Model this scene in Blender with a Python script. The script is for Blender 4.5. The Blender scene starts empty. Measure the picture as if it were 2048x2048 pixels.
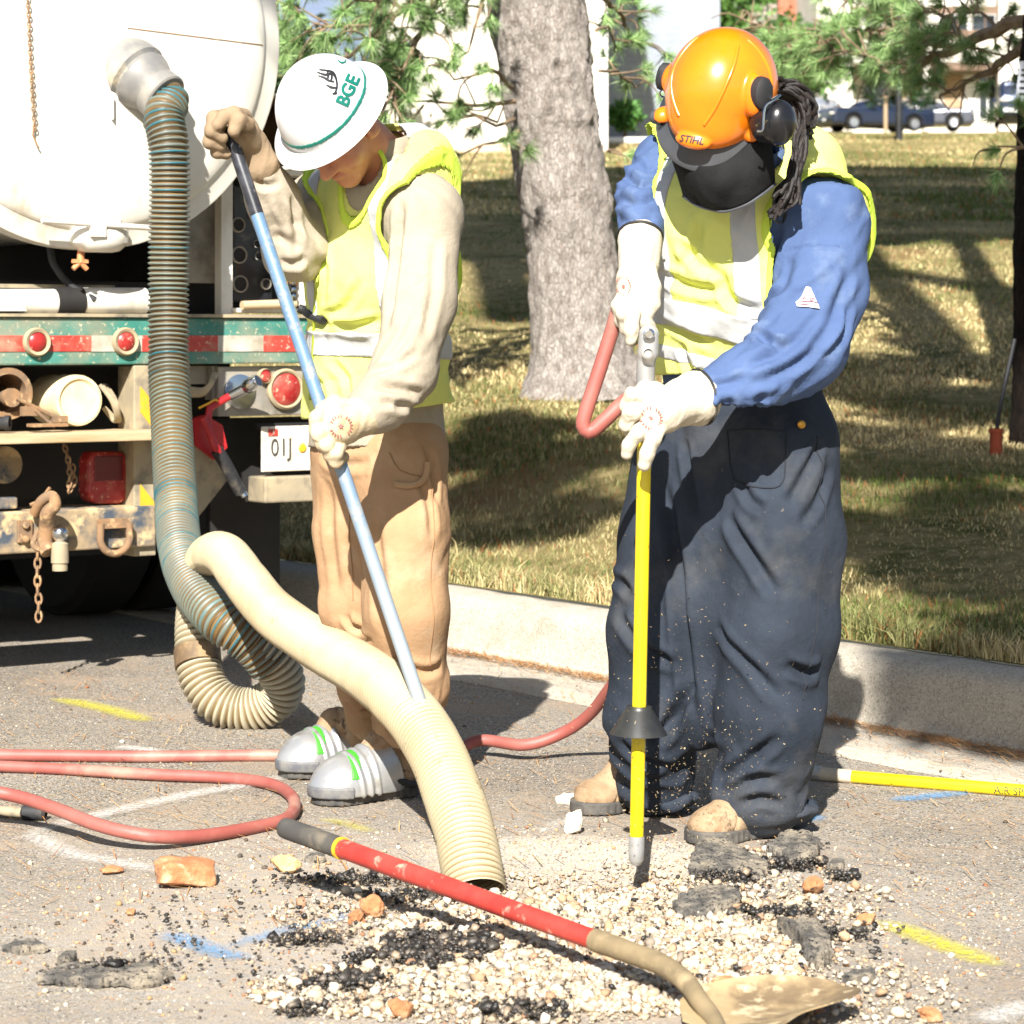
import bpy, bmesh, math, random
import numpy as np
from mathutils import Vector, Matrix

random.seed(7)
rng = np.random.default_rng(7)
SC = bpy.context.scene
COL = SC.collection
rad = math.radians

# ------------------------------------------------------------------ camera, sky, sun, exposure
F, CX, HOR, CH = 5000.0, 1024.0, 670.0, 1.1     # focal length in photo pixels, principal column, horizon row, eye height
cam_d = bpy.data.cameras.new('camera')
cam_d.sensor_width = 36
cam_d.lens = 36 * F / 2048
cam_d.shift_y = -(1024 - HOR) / 2048
cam_d.clip_start = 0.1
cam_d.clip_end = 2000
cam_d.dof.use_dof = True
cam_d.dof.focus_distance = 5.7
cam_d.dof.aperture_fstop = 9
cam = bpy.data.objects.new('camera', cam_d)
cam.location = (0, 0, CH)
cam.rotation_euler = (rad(90), 0, 0)
COL.objects.link(cam)
SC.camera = cam

SUN_EL, SUN_AZ = 37.0, 7.0        # sun behind the camera, a little to its left
SUNV = np.array([-math.sin(rad(SUN_AZ)) * math.cos(rad(SUN_EL)), -math.cos(rad(SUN_AZ)) * math.cos(rad(SUN_EL)), math.sin(rad(SUN_EL))])
W = bpy.data.worlds.new("World")
SC.world = W
W.use_nodes = True
wn = W.node_tree
bg = wn.nodes['Background']
sky = wn.nodes.new('ShaderNodeTexSky')
sky.sky_type = 'NISHITA'
sky.sun_disc = False
sky.sun_elevation = rad(SUN_EL)
sky.sun_rotation = rad(180 + SUN_AZ)
sky.air_density = 1.0
sky.dust_density = 1.2
wn.links.new(sky.outputs[0], bg.inputs[0])
bg.inputs[1].default_value = 0.055
sl = bpy.data.lights.new('sun', 'SUN')
sl.energy = 5.0
sl.angle = rad(0.5)
sl.color = (1.0, 0.955, 0.89)
so = bpy.data.objects.new('sun', sl)
so.rotation_euler = Vector(SUNV).to_track_quat('Z', 'Y').to_euler()
so.location = (-5, -20, 20)
COL.objects.link(so)
SC.view_settings.view_transform = 'Standard'
SC.view_settings.look = 'None'
SC.view_settings.gamma = 1
SC.view_settings.exposure = 1.35
SC.cycles.max_bounces = 6
SC.cycles.diffuse_bounces = 3
SC.cycles.transparent_max_bounces = 12

# ------------------------------------------------------------------ helpers
def A(*v): return np.array(v, float)
def nrm(v):
    v = np.asarray(v, float); return v / np.linalg.norm(v)
def P(u, v, d):
    return A((u - CX) / F * d, d, CH - (v - HOR) / F * d)
def G(u, v, z=0.0):
    d = (CH - z) * F / (v - HOR)
    return P(u, v, d)
def PP(*t): return [P(*q) for q in t]

def hash3(ix, iy, iz, seed):
    n = (ix * 73856093) ^ (iy * 19349663) ^ (iz * 83492791) ^ (seed * 265443576 + 1013)
    n &= 0xffffffff
    n = ((n ^ (n >> 13)) * 1274126177) & 0xffffffff
    n = ((n ^ (n >> 16)) * 668265263) & 0xffffffff
    n ^= n >> 15
    return n / 2147483648.0 - 1
def vnoise(p, seed=0):
    p = np.asarray(p, float)
    i = np.floor(p).astype(np.int64); f = p - i
    w = f * f * f * (f * (f * 6 - 15) + 10)
    r = 0
    for dx in (0, 1):
        wx = w[:, 0] if dx else 1 - w[:, 0]
        for dy in (0, 1):
            wy = w[:, 1] if dy else 1 - w[:, 1]
            for dz in (0, 1):
                wz = w[:, 2] if dz else 1 - w[:, 2]
                r = r + wx * wy * wz * hash3(i[:, 0] + dx, i[:, 1] + dy, i[:, 2] + dz, seed)
    return r
def fbm(p, seed=0, o=3):
    r = 0; a = 1.0; p = np.asarray(p, float)
    for k in range(o):
        r = r + a * vnoise(p * 2 ** k, seed + k); a *= .5
    return r
def basis(e):
    e = nrm(e); t = A(0, 0, 1) if abs(e[2]) < .9 else A(1, 0, 0)
    x = nrm(np.cross(t, e)); return x, np.cross(e, x), e
def folds(p, layers):
    t = np.zeros(len(p))
    for (ax, fa, fc, amp, seed) in layers:
        x, y, e = basis(ax)
        q = np.stack([p @ x * fc, p @ y * fc, p @ e * fa * .6], 1)
        q = q + .35 * np.stack([vnoise(q * .8, seed + 50), vnoise(q * .8, seed + 51), vnoise(q * .8, seed + 52)], 1)
        n = vnoise(q, seed) + .22 * vnoise(q * 2.3, seed + 9)
        fade = np.clip(.55 + .9 * vnoise(p * 5.0, seed + 77), 0, 1)      # folds come and go over the cloth
        r_ = np.sqrt(n * n + .004)
        t += amp * fade * ((1 - 2.6 * r_) if seed % 2 else (2.6 * r_ - 1.1))
    return t

# signed distance shapes
def cap(a, b, ra, rb, w=None, k=1.0):
    a = np.asarray(a, float); b = np.asarray(b, float); ab = b - a; L2 = max(ab @ ab, 1e-12)
    def f(p):
        t = np.clip((p - a) @ ab / L2, 0, 1)
        dv = p - a - t[:, None] * ab
        if w is not None:
            dv = dv + np.outer((dv @ w) * (1 / k - 1), w)
        return np.sqrt((dv * dv).sum(1)) - (ra + (rb - ra) * t)
    f.bb = (np.minimum(a, b) - max(ra, rb), np.maximum(a, b) + max(ra, rb))
    return f
def ell(c, r, R=None):
    c = np.asarray(c, float); r = np.asarray(r, float); R = np.eye(3) if R is None else np.asarray(R, float)
    def f(p):
        q = (p - c) @ R
        k0 = np.sqrt(((q / r) ** 2).sum(1)); k1 = np.sqrt(((q / r ** 2) ** 2).sum(1)) + 1e-9
        return k0 * (k0 - 1) / k1
    m = max(r); f.bb = (c - m, c + m)
    return f
def smin(fs, k=.02):
    def f(p):
        d = fs[0](p)
        for g in fs[1:]:
            e = g(p); h = np.clip(.5 + .5 * (e - d) / k, 0, 1)
            d = e * (1 - h) + d * h - k * h * (1 - h)
        return d
    f.bb = (np.min([g.bb[0] for g in fs], 0), np.max([g.bb[1] for g in fs], 0))
    return f
def chain(pts, rs, k=.01, w=None, kk=1.0):
    return smin([cap(pts[i], pts[i + 1], rs[i], rs[i + 1], w, kk) for i in range(len(pts) - 1)], k) if len(pts) > 2 else cap(pts[0], pts[1], rs[0], rs[1], w, kk)
def grow(f, t):
    g = lambda p: f(p) - t
    g.bb = (f.bb[0] - t, f.bb[1] + t); return g
def cut(f, *gs):
    def h(p):
        d = f(p)
        for g in gs: d = np.maximum(d, -g(p))
        return d
    h.bb = f.bb; return h
def isec(f, *gs):
    def h(p):
        d = f(p)
        for g in gs: d = np.maximum(d, g(p))
        return d
    h.bb = f.bb; return h
def half(o, n):
    o = np.asarray(o, float); n = nrm(n)
    return lambda p: (p - o) @ n           # keeps the side against n
def slab(o, n, t):
    o = np.asarray(o, float); n = nrm(n)
    return lambda p: np.abs((p - o) @ n) - t
def withdisp(f, fn, pad=.03):
    def g(p):
        d = f(p); m = np.abs(d) < .05
        if m.any(): d = d.copy(); d[m] -= fn(p[m])
        return d
    g.bb = (f.bb[0] - pad, f.bb[1] + pad); return g

def surfnet(f, h, pad=.02, newton=2):
    lo = f.bb[0] - pad; hi = f.bb[1] + pad
    n = np.ceil((hi - lo) / h).astype(int) + 1
    ax = [lo[i] + h * np.arange(n[i]) for i in range(3)]
    V = np.empty(n)
    K = 4
    cx = [np.minimum(np.arange(0, n[i] + K, K), n[i] - 1) for i in range(3)]
    CXg = np.stack(np.meshgrid(ax[0][cx[0]], ax[1][cx[1]], ax[2][cx[2]], indexing='ij'), -1)
    CV = f(CXg.reshape(-1, 3)).reshape(CXg.shape[:3])
    near = np.abs(CV) < 6.5 * h
    ri = [np.minimum((np.arange(n[i]) + K // 2) // K, len(cx[i]) - 1) for i in range(3)]
    V = CV[np.ix_(*ri)].copy()
    for i0 in range(0, n[0], 8):
        sl_ = slice(i0, min(i0 + 8, n[0]))
        g = np.argwhere(near[np.ix_(ri[0][sl_], ri[1], ri[2])])
        if len(g):
            g[:, 0] += i0
            V[g[:, 0], g[:, 1], g[:, 2]] = f(np.stack([ax[k][g[:, k]] for k in range(3)], 1))
    S = V < 0
    c = np.zeros(n - 1, int)
    C8 = [(a, b, d) for a in (0, 1) for b in (0, 1) for d in (0, 1)]
    for a, b, d in C8:
        c += S[a:n[0] - 1 + a, b:n[1] - 1 + b, d:n[2] - 1 + d]
    act = (c > 0) & (c < 8)
    idx = -np.ones(n - 1, int); ci = np.argwhere(act); idx[act] = np.arange(len(ci))
    acc = np.zeros((len(ci), 3)); cnt = np.zeros(len(ci))
    for a in C8:
        for k in range(3):
            if a[k] == 0:
                b = list(a); b[k] = 1
                ia = ci + a; ib = ci + b
                va = V[ia[:, 0], ia[:, 1], ia[:, 2]]; vb = V[ib[:, 0], ib[:, 1], ib[:, 2]]
                m = (va < 0) != (vb < 0)
                t = np.where(m, va / np.where(m, va - vb, 1), 0)
                pos = np.array(a, float) + (np.array(b) - np.array(a)) * t[:, None]
                acc += np.where(m[:, None], pos, 0); cnt += m
    verts = lo + h * (ci + acc / cnt[:, None])
    quads = []
    for k in range(3):
        e = np.zeros(3, int); e[k] = 1
        e1 = np.zeros(3, int); e1[(k + 1) % 3] = 1
        e2 = np.zeros(3, int); e2[(k + 2) % 3] = 1
        sl0 = [slice(1, None)] * 3; sl1 = [slice(1, None)] * 3
        sl0[k] = slice(0, n[k] - 1); sl1[k] = slice(1, n[k])
        s0 = S[tuple(sl0)]; s1 = S[tuple(sl1)]
        m = s0 != s1
        for kk in ((k + 1) % 3, (k + 2) % 3):
            q = [slice(None)] * 3; q[kk] = slice(-1, None); m[tuple(q)] = False
        g = np.argwhere(m); off = np.ones(3, int); off[k] = 0; g = g + off
        ins = S[g[:, 0], g[:, 1], g[:, 2]]
        ids = [idx[tuple((g - o).T)] for o in (0 * e, e1, e1 + e2, e2)]
        qd = np.stack(ids, 1); qd[~ins] = qd[~ins][:, ::-1]
        quads.append(qd)
    quads = np.concatenate(quads)
    for _ in range(newton):
        d = f(verts); g = grad(f, verts)
        stepv = np.clip(d, -h * .6, h * .6)
        verts = verts - g * stepv[:, None]
    return verts, quads
def grad(f, p, e=1e-3):
    g = np.stack([f(p + A(*(e if i == k else 0 for i in range(3)))) - f(p - A(*(e if i == k else 0 for i in range(3)))) for k in range(3)], 1)
    return g / (np.linalg.norm(g, axis=1)[:, None] + 1e-9)

def march(f, u, v, d0, d1):
    """first point where the view ray through photo pixel (u, v) meets the surface"""
    u = np.atleast_1d(np.asarray(u, float)); v = np.atleast_1d(np.asarray(v, float))
    dr = np.stack([(u - CX) / F, np.ones_like(u), -(v - HOR) / F], 1); L = np.linalg.norm(dr, axis=1); t = np.full(len(u), d0)
    for _ in range(60):
        p = A(0, 0, CH) + dr * t[:, None]; t = np.minimum(t + np.clip(f(p) * .7, -.05, .05) / L, d1)
    return A(0, 0, CH) + dr * t[:, None]
def decal(name, f, xy, faces, u, v, rot, d0, d1, mat, parent, lift=.0015):
    """flat figure (in photo pixels, y up) laid onto a curved surface"""
    c, s = math.cos(rad(rot)), math.sin(rad(rot)); x = xy[:, 0] * c - xy[:, 1] * s; y = xy[:, 0] * s + xy[:, 1] * c
    p = march(f, u + x, v - y, d0, d1); p = p + grad(f, p) * lift
    return mk(name, p, faces, mat, parent, False)
def creases(f, lines, d0, d1):
    """valleys with a soft lip pressed into a garment along drawn lines: (amp, width, pixel path)"""
    L = []
    for amp, w, pix in lines:
        p = march(f, [q[0] for q in pix], [q[1] for q in pix], d0, d1); L.append((amp, w, catmull(p, 3)))
    def g(p):
        t = np.zeros(len(p))
        for amp, w, c in L:
            lo = c.min(0) - 4 * w; hi = c.max(0) + 4 * w; m = ((p > lo) & (p < hi)).all(1)
            if not m.any(): continue
            q = p[m]; best = np.full(len(q), 9.0); par = np.zeros(len(q))
            for i in range(len(c) - 1):
                ab = c[i + 1] - c[i]; s = np.clip((q - c[i]) @ ab / max(ab @ ab, 1e-9), 0, 1); d = np.linalg.norm(q - c[i] - s[:, None] * ab, axis=1)
                k = d < best; best = np.where(k, d, best); par = np.where(k, (i + s) / (len(c) - 1), par)
            e = np.clip(np.minimum(par, 1 - par) * 5, 0, 1) ** .7; x = best / w
            t[m] += amp * e * (.55 * np.exp(-((x - 1.9) / .9) ** 2) - np.exp(-x * x))
        return t
    return g
# objects
INV = {}
def tag(o, label=None, cat=None, group=None, kind=None):
    if label: o['label'] = label
    if cat: o['category'] = cat
    if group: o['group'] = group
    if kind: o['kind'] = kind
    return o
def empty(name, loc, rz=0.0, label=None, cat=None, group=None):
    o = bpy.data.objects.new(name, None); COL.objects.link(o)
    o.empty_display_size = .1
    o.location = tuple(loc); o.rotation_euler = (0, 0, rz)
    M = Matrix.Translation(Vector(loc)) @ Matrix.Rotation(rz, 4, 'Z')
    INV[o.name] = np.array(M.inverted())
    return tag(o, label, cat, group)
def mk(name, verts, faces, mat, parent=None, smooth=True, bevel=0, origin=None, autos=None):
    verts = np.asarray(verts, float).reshape(-1, 3)
    M = None
    if parent is not None:
        M = INV[parent.name]; verts = verts @ M[:3, :3].T + M[:3, 3]
    else:
        if origin is None:
            origin = A((verts[:, 0].min() + verts[:, 0].max()) / 2, (verts[:, 1].min() + verts[:, 1].max()) / 2, verts[:, 2].min())
        origin = np.asarray(origin, float); verts = verts - origin
    me = bpy.data.meshes.new(name)
    if isinstance(faces, np.ndarray):
        k = faces.shape[1]; nf = len(faces)
        me.vertices.add(len(verts)); me.vertices.foreach_set('co', verts.ravel())
        me.loops.add(nf * k); me.loops.foreach_set('vertex_index', faces.ravel().astype(np.int32))
        me.polygons.add(nf); me.polygons.foreach_set('loop_start', np.arange(0, nf * k, k, dtype=np.int32))
        me.update(calc_edges=True)
    else:
        me.from_pydata([tuple(v) for v in verts], [], [tuple(int(i) for i in f) for f in faces])
    if smooth:
        me.polygons.foreach_set('use_smooth', np.ones(len(me.polygons), bool))
    o = bpy.data.objects.new(name, me); COL.objects.link(o)
    if mat is not None: me.materials.append(mat)
    if parent is not None:
        o.parent = parent; INV[o.name] = M
    else:
        o.location = tuple(origin)
        INV[o.name] = np.array(Matrix.Translation(Vector(origin)).inverted())
    if bevel:
        b = o.modifiers.new('bevel', 'BEVEL'); b.width = bevel; b.segments = 2; b.limit_method = 'ANGLE'; b.angle_limit = rad(40)
    if smooth and autos:
        try: me.shade_smooth(); 
        except Exception: pass
    return o
def sdf(name, f, h, mat, parent=None, disp=None, pad=.02, newton=2, gf=None):
    v, q = surfnet(f, h, pad, newton)
    if disp is not None:
        v = v + grad(gf or f, v) * disp(v)[:, None]
    return mk(name, v, q, mat, parent)
def setcol(o, cols, name='Col'):
    ca = o.data.color_attributes.new(name, 'FLOAT_COLOR', 'POINT')
    c = np.ones((len(o.data.vertices), 4)); c[:, :3] = cols
    ca.data.foreach_set('color', c.ravel())

class MB:
    def __init__(s): s.v = []; s.f = []; s.n = 0
    def add(s, v, f):
        v = np.asarray(v, float); s.v.append(v)
        s.f += [tuple(int(i) + s.n for i in q) for q in f]; s.n += len(v); return s
    def box(s, c, size, R=None):
        x, y, z = np.array(size) / 2
        v = np.array([(-x, -y, -z), (x, -y, -z), (x, y, -z), (-x, y, -z), (-x, -y, z), (x, -y, z), (x, y, z), (-x, y, z)])
        if R is not None: v = v @ np.asarray(R).T
        return s.add(v + np.asarray(c), [(3, 2, 1, 0), (4, 5, 6, 7), (0, 1, 5, 4), (1, 2, 6, 5), (2, 3, 7, 6), (3, 0, 4, 7)])
    def cyl(s, a, b, r, r2=None, n=20, caps=True):
        a = np.asarray(a, float); b = np.asarray(b, float); r2 = r if r2 is None else r2
        x, y, e = basis(b - a)
        t = np.linspace(0, 2 * math.pi, n, endpoint=False)
        ring = np.outer(np.cos(t), x) + np.outer(np.sin(t), y)
        v = np.concatenate([a + ring * r, b + ring * r2])
        f = [(i, (i + 1) % n, n + (i + 1) % n, n + i) for i in range(n)]
        if caps: f += [tuple(range(n - 1, -1, -1)), tuple(range(n, 2 * n))]
        return s.add(v, f)
    def lathe(s, prof, o, ax, n=32, x=None, sx=1.0, sy=1.0):
        X, Y, E = basis(ax)
        if x is not None: X = nrm(np.asarray(x) - (np.asarray(x) @ E) * E); Y = np.cross(E, X)
        t = np.linspace(0, 2 * math.pi, n, endpoint=False)
        v = []
        for (r, z) in prof:
            v.append(np.asarray(o) + np.outer(np.cos(t) * r * sx, X) + np.outer(np.sin(t) * r * sy, Y) + z * E)
        f = []
        for k in range(len(prof) - 1):
            for i in range(n):
                f.append((k * n + i, k * n + (i + 1) % n, (k + 1) * n + (i + 1) % n, (k + 1) * n + i))
        return s.add(np.concatenate(v), f)
    def sweep(s, path, r, n=12, caps=True):
        v, f = sweep(path, r, n, caps); return s.add(v, f)
    def prism(s, poly, d):
        """poly: list of 3-D points (planar), extruded by vector d"""
        p = np.asarray(poly, float); n = len(p)
        v = np.concatenate([p, p + np.asarray(d)])
        f = [tuple(range(n - 1, -1, -1)), tuple(range(n, 2 * n))] + [(i, (i + 1) % n, n + (i + 1) % n, n + i) for i in range(n)]
        return s.add(v, f)
    def make(s, name, mat, parent=None, smooth=False, bevel=0, xf=None, origin=None):
        v = np.concatenate(s.v)
        if xf is not None: v = v @ xf[:3, :3].T + xf[:3, 3]
        o = mk(name, v, s.f, mat, parent, False, bevel, origin)
        bm = bmesh.new(); bm.from_mesh(o.data); bmesh.ops.recalc_face_normals(bm, faces=bm.faces); bm.to_mesh(o.data); bm.free()
        if smooth:
            me = o.data
            me.polygons.foreach_set('use_smooth', np.ones(len(me.polygons), bool))
            try: me.set_sharp_from_angle(angle=rad(40))
            except Exception: pass
        return o

def catmull(pts, n=8):
    p = np.asarray(pts, float)
    p = np.concatenate([[2 * p[0] - p[1]], p, [2 * p[-1] - p[-2]]])
    out = []
    for i in range(1, len(p) - 2):
        for t in np.linspace(0, 1, n, endpoint=False):
            a, b, c, d = p[i - 1], p[i], p[i + 1], p[i + 2]
            out.append(.5 * (2 * b + (c - a) * t + (2 * a - 5 * b + 4 * c - d) * t * t + (3 * b - a - 3 * c + d) * t ** 3))
    out.append(p[-2]); return np.array(out)
def resample(p, step):
    p = np.asarray(p); s = np.concatenate([[0], np.cumsum(np.linalg.norm(np.diff(p, axis=0), axis=1))])
    m = max(2, int(s[-1] / step) + 1); t = np.linspace(0, s[-1], m)
    return np.stack([np.interp(t, s, p[:, k]) for k in range(p.shape[1])], 1)
def sweep(path, r, n=12, caps=True):
    p = np.asarray(path, float); m = len(p)
    r = np.full(m, r) if np.isscalar(r) else np.asarray(r)
    T = np.gradient(p, axis=0); T /= np.linalg.norm(T, axis=1)[:, None] + 1e-12
    x, y, _ = basis(T[0]); ang = np.linspace(0, 2 * math.pi, n, endpoint=False); v = []
    for i in range(m):
        x = nrm(x - (x @ T[i]) * T[i]); y = np.cross(T[i], x)
        v.append(p[i] + r[i] * (np.outer(np.cos(ang), x) + np.outer(np.sin(ang), y)))
    f = [(k * n + i, k * n + (i + 1) % n, (k + 1) * n + (i + 1) % n, (k + 1) * n + i) for k in range(m - 1) for i in range(n)]
    if caps: f += [tuple(range(n - 1, -1, -1)), tuple(range((m - 1) * n, m * n))]
    return np.concatenate(v), f
def text2d(body, size, sub=0, shear=0, bold=0):
    cu = bpy.data.curves.new('txt', 'FONT'); cu.body = body; cu.size = size; cu.align_x = 'CENTER'; cu.align_y = 'CENTER'; cu.resolution_u = 3; cu.shear = shear; cu.offset = bold
    o = bpy.data.objects.new('txt', cu); COL.objects.link(o)
    dg = bpy.context.evaluated_depsgraph_get()
    me = bpy.data.meshes.new_from_object(o.evaluated_get(dg))
    bm = bmesh.new(); bm.from_mesh(me)
    bmesh.ops.triangulate(bm, faces=bm.faces)
    for _ in range(sub):
        bmesh.ops.subdivide_edges(bm, edges=bm.edges, cuts=1); bmesh.ops.triangulate(bm, faces=bm.faces)
    bm.verts.index_update()
    v = np.array([tuple(q.co) for q in bm.verts]); f = [tuple(x.index for x in q.verts) for q in bm.faces]
    bm.free(); bpy.data.objects.remove(o); bpy.data.curves.remove(cu); bpy.data.meshes.remove(me)
    return v, f

# ------------------------------------------------------------------ materials
def hx(s, k=1.0):
    s = s.lstrip('#'); c = [int(s[i:i + 2], 16) / 255 for i in (0, 2, 4)]
    return tuple(k * (x / 12.92 if x < .04045 else ((x + .055) / 1.055) ** 2.4) for x in c)
class NT:
    def __init__(s, name):
        s.m = bpy.data.materials.new(name); s.m.use_nodes = True; s.t = s.m.node_tree
        s.b = s.t.nodes['Principled BSDF']; s.out = s.t.nodes['Material Output']; s._co = None
    def n(s, ty, **kw):
        x = s.t.nodes.new(ty)
        for k, v in kw.items():
            if k.startswith('i_'): x.inputs[k[2:]].default_value = v
            else: setattr(x, k, v)
        return x
    def l(s, a, b): s.t.links.new(a, b)
    def co(s, sc=(1, 1, 1)):
        if s._co is None: s._co = s.n('ShaderNodeTexCoord')
        if sc == (1, 1, 1): return s._co.outputs['Object']
        m = s.n('ShaderNodeMapping'); m.inputs['Scale'].default_value = sc
        s.l(s._co.outputs['Object'], m.inputs[0]); return m.outputs[0]
    def noise(s, scale, det=5, rough=.6, sc=(1, 1, 1), dist=0):
        x = s.n('ShaderNodeTexNoise'); x.inputs['Scale'].default_value = scale; x.inputs['Detail'].default_value = det
        x.inputs['Roughness'].default_value = rough; x.inputs['Distortion'].default_value = dist
        s.l(s.co(sc), x.inputs['Vector']); return x.outputs[0]
    def voro(s, scale, feat='F1', sc=(1, 1, 1), out='Distance'):
        x = s.n('ShaderNodeTexVoronoi'); x.feature = feat; x.inputs['Scale'].default_value = scale
        s.l(s.co(sc), x.inputs['Vector']); return x.outputs[out]
    def rng(s, v, lo, hi, a=0.0, b=1.0):
        x = s.n('ShaderNodeMapRange'); x.inputs[1].default_value = lo; x.inputs[2].default_value = hi; x.inputs[3].default_value = a; x.inputs[4].default_value = b
        s.l(v, x.inputs[0]); return x.outputs[0]
    def math(s, op, a, b=0.5):
        x = s.n('ShaderNodeMath'); x.operation = op
        for i, q in enumerate((a, b)):
            if isinstance(q, (int, float)): x.inputs[i].default_value = q
            else: s.l(q, x.inputs[i])
        return x.outputs[0]
    def mix(s, f, a, b, mode='MIX'):
        x = s.n('ShaderNodeMix'); x.data_type = 'RGBA'; x.blend_type = mode
        for i, q in ((0, f), (6, a), (7, b)):
            if isinstance(q, (int, float)): x.inputs[i].default_value = q
            elif isinstance(q, tuple): x.inputs[i].default_value = (*q[:3], 1)
            else: s.l(q, x.inputs[i])
        return x.outputs[2]
    def attr(s, name='Col'):
        x = s.n('ShaderNodeAttribute'); x.attribute_name = name; return x
    def bump(s, h, st=.3, d=.01, prev=None):
        x = s.n('ShaderNodeBump'); x.inputs['Strength'].default_value = st; x.inputs['Distance'].default_value = d
        s.l(h, x.inputs['Height'])
        if prev is not None: s.l(prev, x.inputs['Normal'])
        s.l(x.outputs[0], s.b.inputs['Normal']); return x.outputs[0]
    def base(s, c):
        if isinstance(c, tuple): s.b.inputs['Base Color'].default_value = (*c[:3], 1)
        else: s.l(c, s.b.inputs['Base Color'])
    def set(s, **kw):
        for k, v in kw.items():
            k = k.replace('_', ' ').title() if k not in ('IOR',) else k
            if isinstance(v, (int, float, tuple)): s.b.inputs[k].default_value = v
            else: s.l(v, s.b.inputs[k])
def pmat(name, c, c2=None, ns=6, lo=.4, hi=.65, rough=.7, met=0, bump=0, bs=60, bd=.004, c3=None, s3=14, lo3=.55, hi3=.7, det=6, coat=0, spec=.5, sc=(1, 1, 1), c4=None, s4=40, lo4=.62, hi4=.7, weave=0, sheen=0, fcol=None):
    t = NT(name); col = c
    if c2 is not None: col = t.mix(t.rng(t.noise(ns, det, sc=sc), lo, hi), c, c2)
    if c3 is not None: col = t.mix(t.rng(t.noise(s3, det, sc=sc), lo3, hi3), col, c3)
    if c4 is not None: col = t.mix(t.rng(t.noise(s4, 3), lo4, hi4), col, c4)
    t.base(col); t.set(roughness=rough, metallic=met)
    t.b.inputs['Specular IOR Level'].default_value = spec
    if coat: t.b.inputs['Coat Weight'].default_value = coat
    if sheen: t.b.inputs['Sheen Weight'].default_value = sheen; t.b.inputs['Sheen Roughness'].default_value = .6
    prev = None
    if weave: prev = t.bump(t.noise(weave, 2, .8), .25, .002)
    if bump: t.bump(t.noise(bs, 5, .65, sc=sc), bump, bd, prev)
    return t.m
# ------------------------------------------------------------------ lie of the land
KO = A(-.234, 8.73, 0); KT = A(-.585, .811, 0); KT /= np.linalg.norm(KT); KN = A(KT[1], -KT[0], 0)
def KP(s, q, z=0.0): return KO + KT * s + KN * q + A(0, 0, z)
def kerb_q(x, y): return (x - KO[0]) * KN[0] + (y - KO[1]) * KN[1]
HY = np.array([(0, .2), (7, .2), (8.2, .24), (10, .46), (12.8, .84), (16, 1.32), (20, 1.85), (25, 2.45), (30, 3.02), (40, 4.03), (45, 4.6), (60, 5.9), (105, 9.6), (112, 9.95), (300, 11)])
def lawn_z(x, y):
    x = np.asarray(x, float); y = np.asarray(y, float)
    q = np.clip((kerb_q(x, y) - .2) / 2.0, 0, 1); q = q * q * (3 - 2 * q)
    return .2 + q * (np.interp(y, HY[:, 0], HY[:, 1]) - .2)
PIT = A(.10, 5.20)
def road_z(x, y):
    x = np.asarray(x, float); y = np.asarray(y, float)
    p = np.stack([x * 3, y * 3, 0 * x], -1).reshape(-1, 3)
    e = ((x - PIT[0]) / .34) ** 2 + ((y - PIT[1]) / .26) ** 2
    e = e + .25 * vnoise(p * 1.7, 4).reshape(x.shape)
    pit = -.085 * np.clip(1.25 - e, 0, 1) ** .8
    m = np.exp(-(((x - .17) / .36) ** 2 + ((y - 4.42) / .33) ** 2) * 1.1)
    mound = .018 * m * (1 + .5 * vnoise(p * 2.3, 8).reshape(x.shape))
    return pit + mound + .002 * vnoise(p * 2, 3).reshape(x.shape)

# materials of the ground
def asphalt():
    t = NT('asphalt')
    big = t.rng(t.noise(.9, 4), .35, .68)
    c = t.mix(big, hx('#76716a'), hx('#959087'))
    v = t.voro(260, out='Color'); sepn = t.n('ShaderNodeSeparateColor'); t.l(v, sepn.inputs[0])
    c = t.mix(t.rng(sepn.outputs[0], .72, .8), c, hx('#8d8371'))
    c = t.mix(t.rng(sepn.outputs[1], .8, .88), c, hx('#2f2c2a'))
    c = t.mix(t.rng(sepn.outputs[2], .95, .97), c, hx('#c9c0b2'))
    dust = t.math('MULTIPLY', t.rng(t.noise(2.1, 8, .72, dist=.6), .5, .66), .75)
    c = t.mix(dust, c, hx('#958573'))
    fine = t.rng(t.noise(45, 3, .7, (1, 2.2, 1)), .54, .68, 0, .8)
    c = t.mix(fine, c, hx('#a98d66'))
    st = t.rng(t.noise(1.6, 6, .7, (1, 3.5, 1)), .66, .74, 0, .7)
    c = t.mix(st, c, hx('#3d352d'))
    # pale stone dust thrown out round the dig
    sx = t.n('ShaderNodeSeparateXYZ'); g = t.n('ShaderNodeNewGeometry'); t.l(g.outputs['Position'], sx.inputs[0])
    dx = t.math('MULTIPLY', t.math('ADD', sx.outputs[0], .1), 1.0); dy = t.math('ADD', sx.outputs[1], -4.7)
    rr = t.math('SQRT', t.math('ADD', t.math('MULTIPLY', dx, dx), t.math('MULTIPLY', dy, dy)))
    rr = t.math('ADD', rr, t.math('MULTIPLY', t.noise(4, 6, .7), .9))
    c = t.mix(t.rng(rr, 1.75, .7, 0, .9), c, t.mix(t.rng(t.noise(30, 4), .4, .6), hx('#a99c8a'), hx('#a09a92')))
    t.base(c); t.set(roughness=.92); t.b.inputs['Specular IOR Level'].default_value = .25
    p = t.bump(t.voro(280), .5, .004)
    t.bump(t.noise(22, 6, .7), .35, .012, p)
    return t.m
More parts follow.
